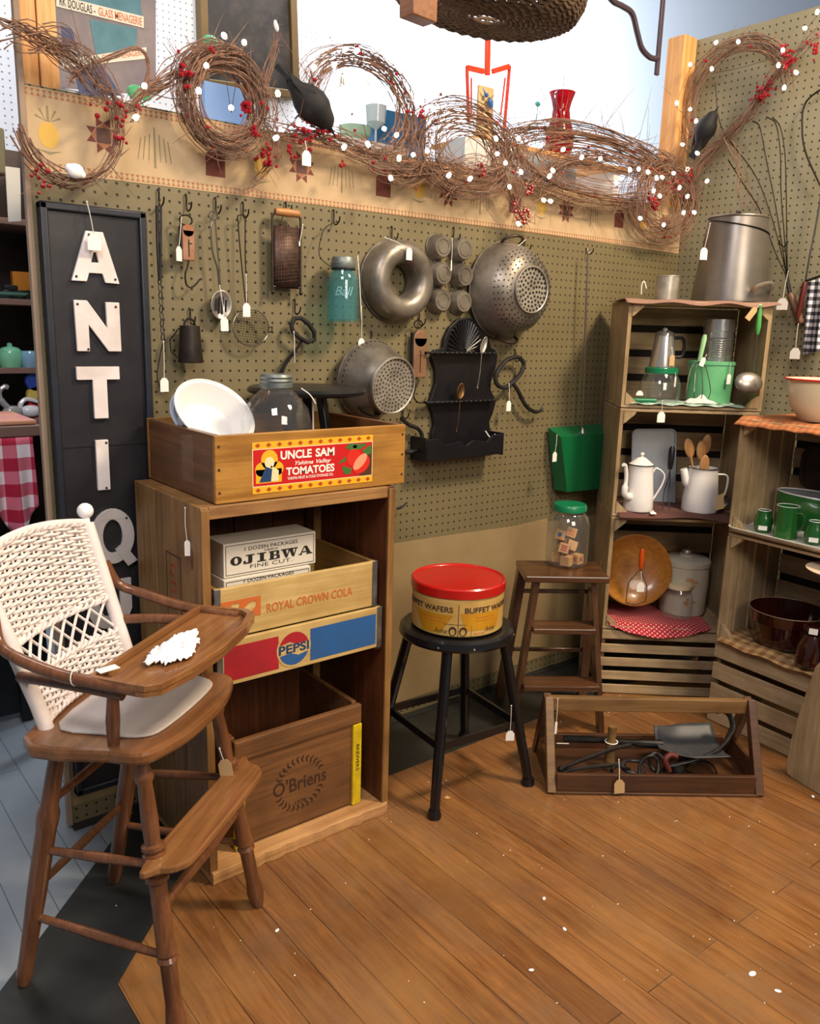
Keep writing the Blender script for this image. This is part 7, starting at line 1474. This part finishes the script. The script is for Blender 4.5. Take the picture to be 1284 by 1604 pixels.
q = MB(); q.tube(spline([a, rw(1268, 400, .05), rw(1278, 350, .04), rw(1288, 290, .03)]), .0028, 7); q.build('shaft', m_iron2, t)
q = MB(); q.tube(spline([rw(1300, 130, .02), rw(1262, 160, .02), rw(1256, 200, .02), rw(1262, 240, .02), rw(1284, 290, .02)]), .003, 6); solo(q, 'bent_wire', 'thin dark curved wire hanging on the right wall near the frame edge', 'wire', m_wire)
ptag(rw(1234, 426, .05), rw(1226, 467, .06), 'large white tag hanging from the wire beater', n=(-1, 0, 0), size=(.040, .040))
ptag(rw(1250, 508, .05), rw(1246, 545, .06), 'white tag hanging below the tan handle of the rug beater', n=(-1, 0, 0), size=(.036, .038))
q = MB()
def tow(u, v): p = rw(1265+40*u-8*v, 442-12*u+115*v, .03+.012*math.sin(u*14)*v); return p
q.grid(tow, 40, 20); solo(q, 'gingham_towel', 'black and white gingham towel hanging at the right frame edge', 'towel', m_ging_b, solid=.003)
q = MB(); q.tube([rw(1262, 440, .0), rw(1262, 440, .05)], .004, 8); q.tube([rw(1262, 440, .05), rw(1320, 420, .05)], .004, 8); solo(q, 'towel_bar', 'dark bar holding the gingham towel on the right wall', 'bar', m_iron)
# ------------------------------------------------------------------ grapevine garland with berries, birds and lights
gr_ = random.Random(42)
def basis(pl):
    if pl == 'b': return V(1, 0, 0), V(0, 0, 1), V(0, -1, 0), (lambda x, y, d: w(x, y, d))
    return V(0, -1, 0), V(0, 0, 1), V(-1, 0, 0), (lambda x, y, d: rw(x, y, d))
_bm = MB(); _bm.ball((0, 0, 0), .0052, seg=8); berry_mesh = None
def berries(root, pts):
    global berry_mesh
    for p in pts:
        o = bpy.data.objects.new('berry', berry_mesh); COL.objects.link(o); o.parent = root; s = gr_.uniform(.7, 1.25)
        o.matrix_local = T(p-Vector(root.location)) @ Matrix.Scale(s, 4)
tmp = _bm.build('berry', m_berry, None, origin=V(0, 0, 0)); berry_mesh = tmp.data; bpy.data.objects.remove(tmp)
def strand(q, P, r): q.tube(P, r, 4)
def wreath(label, c, rx, ry, n, thick=.02, arc_=(0, 2*PI), strays=30, slen=.07, nb=0, pl='b', d=.06, up=.3, name='vine_wreath', rjit=.16, cluster=()):
    U, Vv, N, f = basis(pl); C = f(c[0], c[1], d); Rx = abs((f(c[0]+rx, c[1], d)-f(c[0]-rx, c[1], d)).dot(U))/2; Ry = (f(c[0], c[1]-ry, d)-f(c[0], c[1]+ry, d)).z/2
    t = thing(name, label, 'wreath', C, 'grapevine wreaths in the garland')
    for mi, m in enumerate((m_twig, m_twigL)):
        q = MB()
        for i in range(n//2):
            a0 = arc_[0]+gr_.uniform(-.3, .3); a1 = arc_[1]+gr_.uniform(-.3, .5); sc = 1+gr_.uniform(-rjit, rjit*.8); ox, oz, od = [gr_.uniform(-thick, thick) for _ in range(3)]
            ph, fr_, am = gr_.uniform(0, 6), gr_.choice((2, 3, 5)), gr_.uniform(.01, .06); k = max(8, int(26*(a1-a0)/(2*PI))); P = []
            for j in range(k+1):
                a = a0+(a1-a0)*j/k; rr = sc*(1+am*math.sin(a*fr_+ph)); P.append(C+U*(Rx*rr*math.cos(a)+ox)+Vv*(Ry*rr*math.sin(a)+oz)+N*(od*.8+.012*math.sin(a*fr_*.7+ph)))
            r0 = gr_.uniform(.0008, .0022); strand(q, P, [r0*(1-.6*j/k) for j in range(k+1)])
        for i in range(strays//2):
            a = gr_.uniform(*arc_); sc = 1+gr_.uniform(-.1, .12); p0 = C+U*Rx*sc*math.cos(a)+Vv*Ry*sc*math.sin(a)+N*gr_.uniform(-.01, .02)
            tg = U*-math.sin(a)*gr_.choice((1, -1))+Vv*math.cos(a)*gr_.choice((1, -1)); dr = (U*math.cos(a)+Vv*math.sin(a))*gr_.uniform(.0, 1)+tg*.8+Vv*up*gr_.uniform(-.5, 1)+N*gr_.uniform(-.1, .5); L_ = gr_.uniform(.4, 1.2)*slen
            cv = V(gr_.uniform(-1, 1), 0, gr_.uniform(-1, 1))*L_*.3; strand(q, [p0, p0+dr*L_*.35+cv*.4, p0+dr*L_*.7+cv, p0+dr*L_+cv*1.3], [.0013, .001, .0008, .0004])
        q.build('twigs', m, t, smooth=60, weld=False)
    B = []
    for i in range(nb): a = gr_.uniform(*arc_); sc = 1+gr_.uniform(-.15, .15); B.append(C+U*Rx*sc*math.cos(a)+Vv*Ry*sc*math.sin(a)+N*gr_.uniform(.0, .03))
    for (x, y, k, sp_) in cluster:
        pc = f(x, y, d+.02)
        for i in range(k): B.append(pc+V(gr_.gauss(0, sp_), gr_.gauss(0, sp_*.6), gr_.gauss(0, sp_)))
    berries(t, B[:95]); return t
def bundle(label, pts, n, spread, pl='b', d=.06, nb=0, cluster=(), r=.0018, fray=.05):
    U, Vv, N, f = basis(pl); P0 = [f(x, y, d) if len(k_) == 0 else f(x, y, k_[0]) for x, y, *k_ in pts]; t = thing('vine_strands', label, 'vine', P0[len(P0)//2], 'loose grapevine strands in the garland')
    for m in (m_twig, m_twigL):
        q = MB()
        for i in range(n//2):
            off = [V(gr_.gauss(0, spread), gr_.gauss(0, spread*.6), gr_.gauss(0, spread)) for _ in P0]; s0, s1 = gr_.uniform(0, .35), gr_.uniform(.6, 1.0); Q = spline([p+o for p, o in zip(P0, off)], 5); a, b_ = int(len(Q)*s0), max(int(len(Q)*s1), int(len(Q)*s0)+4); Q = Q[a:b_+1]
            Q.append(Q[-1]+V(gr_.uniform(-1, 1)*fray, gr_.uniform(-.3, 0)*fray, gr_.uniform(-.7, 1)*fray)); strand(q, Q, [r*gr_.uniform(.5, 1.1)*(1-.6*j/len(Q)) for j in range(len(Q))])
        q.build('twigs', m, t, smooth=60, weld=False)
    B = []
    for i in range(nb): p = gr_.choice(P0); B.append(p+V(gr_.gauss(0, .04), gr_.gauss(0, .01), gr_.gauss(0, .03)))
    for (x, y, k, sp_) in cluster:
        pc = f(x, y, d+.02)
        for i in range(k): B.append(pc+V(gr_.gauss(0, sp_), gr_.gauss(0, sp_*.6), gr_.gauss(0, sp_)))
    berries(t, B[:95]); return t
wreath('sparse leftmost vine wreath looping in front of the pineapple border', (108, 180), 82, 108, 16, thick=.012, strays=22, slen=.06, arc_=(-2.6, 1.9), rjit=.08, cluster=[(60, 262, 4, .010), (70, 285, 6, .012), (186, 190, 3, .006), (190, 218, 4, .006), (165, 160, 5, .015)])
bundle('vine strands fanning left across the pine studs', [(-30, 20), (20, 45), (70, 65), (120, 100), (165, 150), (205, 165)], 22, .012, cluster=[(200, 168, 10, .018)])
bundle('vine strands fanning out past the left end of the partition', [(-20, 60, .10), (40, 55, .10), (100, 80), (150, 130), (188, 170)], 16, .018)
bundle('dark twig pair bending between the two left wreaths', [(205, 168), (225, 140), (232, 98), (215, 75), (175, 88), (118, 115), (112, 140)], 6, .003, r=.003, fray=.01)
bundle('vine strands joining the left wreath to the dense wreath', [(185, 180), (225, 150), (262, 120), (300, 90), (340, 70)], 26, .010, cluster=[(285, 112, 10, .010)])
wreath('dense round vine wreath hanging left of the blackbird', (350, 160), 60, 72, 84, thick=.020, strays=50, slen=.07, nb=12, rjit=.20, cluster=[(388, 170, 18, .009), (400, 208, 8, .008), (415, 240, 14, .010), (285, 110, 8, .01)])
bundle('vine strands hanging below the dense wreath', [(395, 190), (425, 200), (432, 235), (420, 262), (400, 285), (385, 305)], 18, .010, cluster=[(418, 255, 12, .012)])
bundle('upright twigs tied with a white bow left of the blackbird', [(410, 150), (420, 110), (432, 70), (432, 40)], 12, .006, fray=.02)
wreath('tall arched vine wreath right of the blackbird', (563, 170), 78, 80, 46, thick=.016, arc_=(-.5, 3.4), strays=36, slen=.07, nb=10, cluster=[(475, 208, 20, .016), (505, 215, 10, .014), (455, 240, 6, .01), (505, 190, 6, .008)])
bundle('vine strands along the border top below the arched wreath', [(430, 205), (480, 212), (530, 220), (580, 240), (630, 235), (690, 195)], 44, .016, nb=16, cluster=[(660, 178, 12, .008), (535, 255, 3, .004)])
wreath('thick tangled vine wreath in the middle of the garland', (735, 240), 66, 56, 56, thick=.030, strays=120, slen=.11, nb=6, rjit=.34, cluster=[(755, 268, 16, .009)])
bundle('vine strands drooping below the middle wreath', [(560, 235), (600, 262), (640, 268), (690, 262), (740, 262), (790, 270)], 54, .022, nb=4, fray=.10)
bundle('dark curly twigs dropping at the right of the middle wreath', [(770, 200), (778, 260), (800, 300), (815, 335), (835, 350)], 20, .014, cluster=[(828, 298, 14, .007), (820, 338, 22, .011), (808, 326, 8, .008)], fray=.07)
wreath('wide flat vine wreath in front of the ruby vase', (935, 262), 112, 44, 56, thick=.028, strays=170, slen=.13, nb=16, up=.6, rjit=.36)
bundle('vine strands running right along the end of the border', [(820, 300), (860, 262), (920, 248), (980, 262), (1030, 280), (1075, 290)], 50, .020, nb=10, fray=.08)
wreath('tangled vine wreath with many lights in the corner', (1040, 312), 44, 55, 64, thick=.028, strays=60, slen=.08, nb=10, rjit=.3, cluster=[(1025, 315, 26, .016), (1060, 285, 22, .022), (1080, 270, 10, .015), (1025, 320, 10, .01)])
wreath('right hand vine wreath looping over the corner stud and right wall', (1150, 160), 78, 90, 30, thick=.012, arc_=(.3, 4.2), strays=40, slen=.07, pl='r', d=.05, nb=4, cluster=[(1190, 150, 22, .014), (1205, 130, 16, .014)])
bundle('vine strands climbing from the corner past the second blackbird', [(1075, 300), (1090, 265), (1115, 235), (1150, 200), (1175, 175), (1205, 130), (1240, 90), (1275, 55), (1300, 30)], 40, .012, pl='r', d=.07, cluster=[(1235, 95, 28, .016), (1275, 75, 16, .014), (1195, 145, 16, .014), (1228, 80, 10, .01)])
bundle('long whip-like vine tails drooping on the right wall', [(1110, 190, .04), (1150, 240, .03), (1165, 290, .03), (1185, 340, .03)], 6, .02, pl='r', r=.002)
# red, lumpy ornaments
def bird(label, P, s, dirv, up=V(0, 0, 1)):
    t = thing('blackbird', label, 'bird', P, 'feathered blackbirds in the garland'); dirv = Vector(dirv).normalized(); A = orient(P, dirv, Vector(up)-dirv*Vector(up).dot(dirv)) @ Matrix.Scale(s, 4)
    q = MB(A)
    prof = [(-.060, .004), (-.045, .012), (-.02, .024), (.005, .029), (.025, .026), (.038, .020), (.048, .017), (.058, .013), (.066, .005)]
    q.tube([(x, 0, .012*math.sin((x+.06)*12)) for x, r in prof], [r*1.3 for x, r in prof], 16); q.build('body', m_bird, t)
    for y in (-1, 1):
        q = MB(A); q.slab([(.025, y*.022, .018), (-.01, y*.030, .020), (-.075, y*.014, .006), (-.05, y*.022, -.004), (.01, y*.027, -.004)], (0, y, 0), .004); q.build('wing', m_bird, t, smooth=0)
    q = MB(A); q.slab([(-.05, -.008, .004), (-.05, .008, .004), (-.10, .016, -.002), (-.10, -.016, -.002)], (0, 0, 1), .004); q.build('tail', m_bird, t, smooth=0)
    q = MB(A); q.tube([(.062, 0, .010), (.076, 0, .008), (.088, 0, .003)], [.005, .003, .0006], 8); q.build('beak', m_iron, t)
    q = MB(A)
    for y in (-1, 1): q.ball((.055, y*.012, .018), .0022, seg=8)
    q.build('eyes', m_tag, t)
    q = MB(A); q.tube([(0, .008, -.015), (.002, .010, -.04)], .0014, 5); q.tube([(0, -.008, -.015), (.002, -.010, -.04)], .0014, 5); q.build('legs', m_iron, t)
bird('black feathered bird perched head down between the two big wreaths', w(482, 165, .08), 1.15, (.70, -.2, -.75))
bird('black feathered bird perched upright at the corner stud', rw(1106, 205, .10), 1.0, (.1, -.45, .9), up=V(-1, 0, 0))
# string of little lights
SL = [(208, 188), (354, 60), (383, 70), (226, 138), (312, 149), (362, 172), (324, 106), (427, 219), (436, 153), (466, 198), (488, 110), (521, 105), (537, 80), (554, 84), (537, 114), (504, 157), (535, 234), (579, 231), (551, 177), (604, 203), (619, 214), (614, 284), (625, 253), (648, 244), (668, 241), (680, 176), (666, 154), (700, 279), (733, 284), (778, 221), (781, 242), (792, 258), (812, 222), (798, 296), (817, 273), (879, 237), (909, 251), (941, 251), (858, 280), (868, 271), (855, 316), (866, 317), (815, 354), (966, 290), (987, 270), (1000, 268), (1017, 273), (1029, 283), (1040, 280), (1057, 272), (1022, 303), (1034, 310), (1005, 344), (1039, 355), (1063, 297), (1069, 337), (1074, 311)]
SR = [(1075, 268), (1090, 335), (1105, 286), (1072, 228), (1095, 242), (1089, 193), (1081, 173), (1060, 165), (1081, 104), (1118, 70), (1157, 68), (1115, 112), (1226, 83), (1219, 107), (1250, 116), (1228, 142), (1264, 45), (1279, 23)]
q = MB(); q.ball((0, 0, .009), .0062, (1, 1, 1.45), seg=10); tmp = q.build('bulb', m_bulb, None, origin=V(0, 0, 0)); bulb_me = tmp.data; bpy.data.objects.remove(tmp)
q = MB(); q.lathe([(.0035, -.002), (.0035, .003), (.0042, .004), (.0, .004)], seg=8); q.tube([(0, 0, -.002), (0, 0, -.008)], .0015, 5); tmp = q.build('socket', m_cord, None, origin=V(0, 0, 0)); sock_me = tmp.data; bpy.data.objects.remove(tmp)
def lights(label, P):
    t = thing('string_lights', label, 'string lights', P[0]); q = MB()
    for a, b_ in zip(P, P[1:]):
        if (a-b_).length < .5: m_ = (a+b_)/2+V(0, .01, -.012); q.tube(spline([a+V(0, 0, -.006), m_, b_+V(0, 0, -.006)], 4), .0009, 4)
    q.build('cord', m_cord, t)
    for p in P:
        R = Euler((gr_.uniform(-1.2, .6), gr_.uniform(-1, 1), 0)).to_matrix().to_4x4(); o = bpy.data.objects.new('bulb', bulb_me); COL.objects.link(o); o.parent = t; o.matrix_local = T(p-P[0]) @ R
        s = bpy.data.objects.new('socket', sock_me); COL.objects.link(s); s.parent = o
lights('string of small warm white lights woven through the garland on the back wall', [w(x, y, .115) for x, y in sorted(SL)])
lights('short string of small warm white lights climbing the corner and right wall', [rw(x, y, .105) for x, y in SR])
wtag((478, 222), (480, 236), 'white paper tag hanging from the garland below the blackbird', .11, size=(.026, .036))
q = MB(T(w(118, 268, .08))); q.ball((0, 0, 0), .016, (1.2, .8, 1)); q.ball((-.012, 0, .004), .010); q.ball((.014, 0, -.006), .008); solo(q, 'cotton_boll', 'white cotton boll tied at the bottom of the leftmost wreath', 'ornament', m_lace)
for (x, y, lab_) in ((432, 40, 'white bow knot at the tip of the upright twigs'), (640, 150, 'white ribbon scrap in the arched wreath'), (575, 126, 'pale ribbon curl hanging inside the arched wreath'), (536, 126, 'white ribbon end over the arched wreath')):
    q = MB(T(w(x, y, .07)) @ RZ(x) ); q.ball((0, 0, 0), .007, (2.2, .6, .9), R=RY(x*.01)); q.ball((.008, 0, -.008), .004, (1, .6, 2)); solo(q, 'ribbon_scrap', lab_, 'ribbon', m_lace)
# crumbs of plaster on the floor
FL = [(1112+0, 1453+0), (1181, 1526), (1179, 1523)]
cr = random.Random(9); me_c = None
for (px, py, s, lab_) in ((1178, 1526, .010, 'oval white plaster chip lying furthest right on the wooden floor'), (1218, 1553, .007, 'small white plaster chip near the lower right corner of the floor'), (884, 1456, .006, 'white plaster crumb in the middle of the wooden floor'), (852, 1408, .006, 'curled white crumb on the floor below the tote'), (832, 1520, .006, 'pale paint spot on the front floor boards'), (434, 1458, .006, 'white crumb on the floor right of the high chair'), (700, 1250, .009, 'pale wood shaving on the floor beside the stool foot'), (1273, 1248, .007, 'white crumb beside the pale wooden chest')):
    p = at_z(px, py, 0); q = MB(T(p)); q.ball((0, 0, .0012), s, (1, .6, .22), seg=10, R=RZ(px)); solo(q, 'plaster_crumb', lab_, 'crumb', m_lace if s != .009 else m_stud)
q = MB()
for i in range(110):
    x, y = cr.uniform(.5, 2.4), cr.uniform(.6, 1.7); s = cr.uniform(.0008, .0024); q.ball((x, y, .0006), s, (1, .8, .5), seg=6)
o = q.build('floor_crumbs', m_lace, None); tag(o, 'tiny scattered pale crumbs over the wooden floor boards', 'crumbs', kind='stuff')
# ------------------------------------------------------------------ light
wd = bpy.data.worlds.new('room_air'); scene.world = wd; wd.use_nodes = True
wd.node_tree.nodes['Background'].inputs[0].default_value = lin('D8DCE8'); wd.node_tree.nodes['Background'].inputs[1].default_value = 0.24
def area(name, loc, to, size, power, col, sy=None):
    d = bpy.data.lights.new(name, 'AREA'); d.energy = power; d.color = lin(col)[:3]; d.shape = 'RECTANGLE'; d.size = size; d.size_y = sy or size
    o = bpy.data.objects.new(name, d); COL.objects.link(o); o.location = loc
    o.rotation_euler = (Vector(to)-Vector(loc)).to_track_quat('-Z', 'Y').to_euler(); return o
area('ceiling_lamp', (2.3, .1, 3.2), (1.7, 1.6, .5), .45, 118, 'FFE6C6')
area('ceiling_lamp_left', (-.3, .1, 3.0), (.6, 1.8, .6), .8, 50, 'F4ECF0')
area('added_fill_behind', (.9, -1.3, 2.3), (2.3, 1.6, .7), 1.1, 52, 'FFF0DC')  # unseen fill added behind the camera to brighten the pots inside the crates
area('back_room_window', (2.8, 3.9, 3.9), (2.6, 5.5, 1.8), 2.0, 260, 'EEF4FF')
area('added_far_wall_fill', (4.2, 3.0, 3.6), (5.2, 5.5, 2.6), 1.5, 330, 'FFFFFF')  # unseen light added to whiten the right part of the far wall
area('back_room_lamp', (.6, 2.7, 3.4), (.6, 3.6, 1.6), .8, 26, 'FFFFFF')
scene.view_settings.view_transform = 'Standard'; scene.view_settings.look = 'None'; scene.view_settings.exposure = -0.08; scene.view_settings.gamma = 1.0
scene.view_settings.use_curve_mapping = False
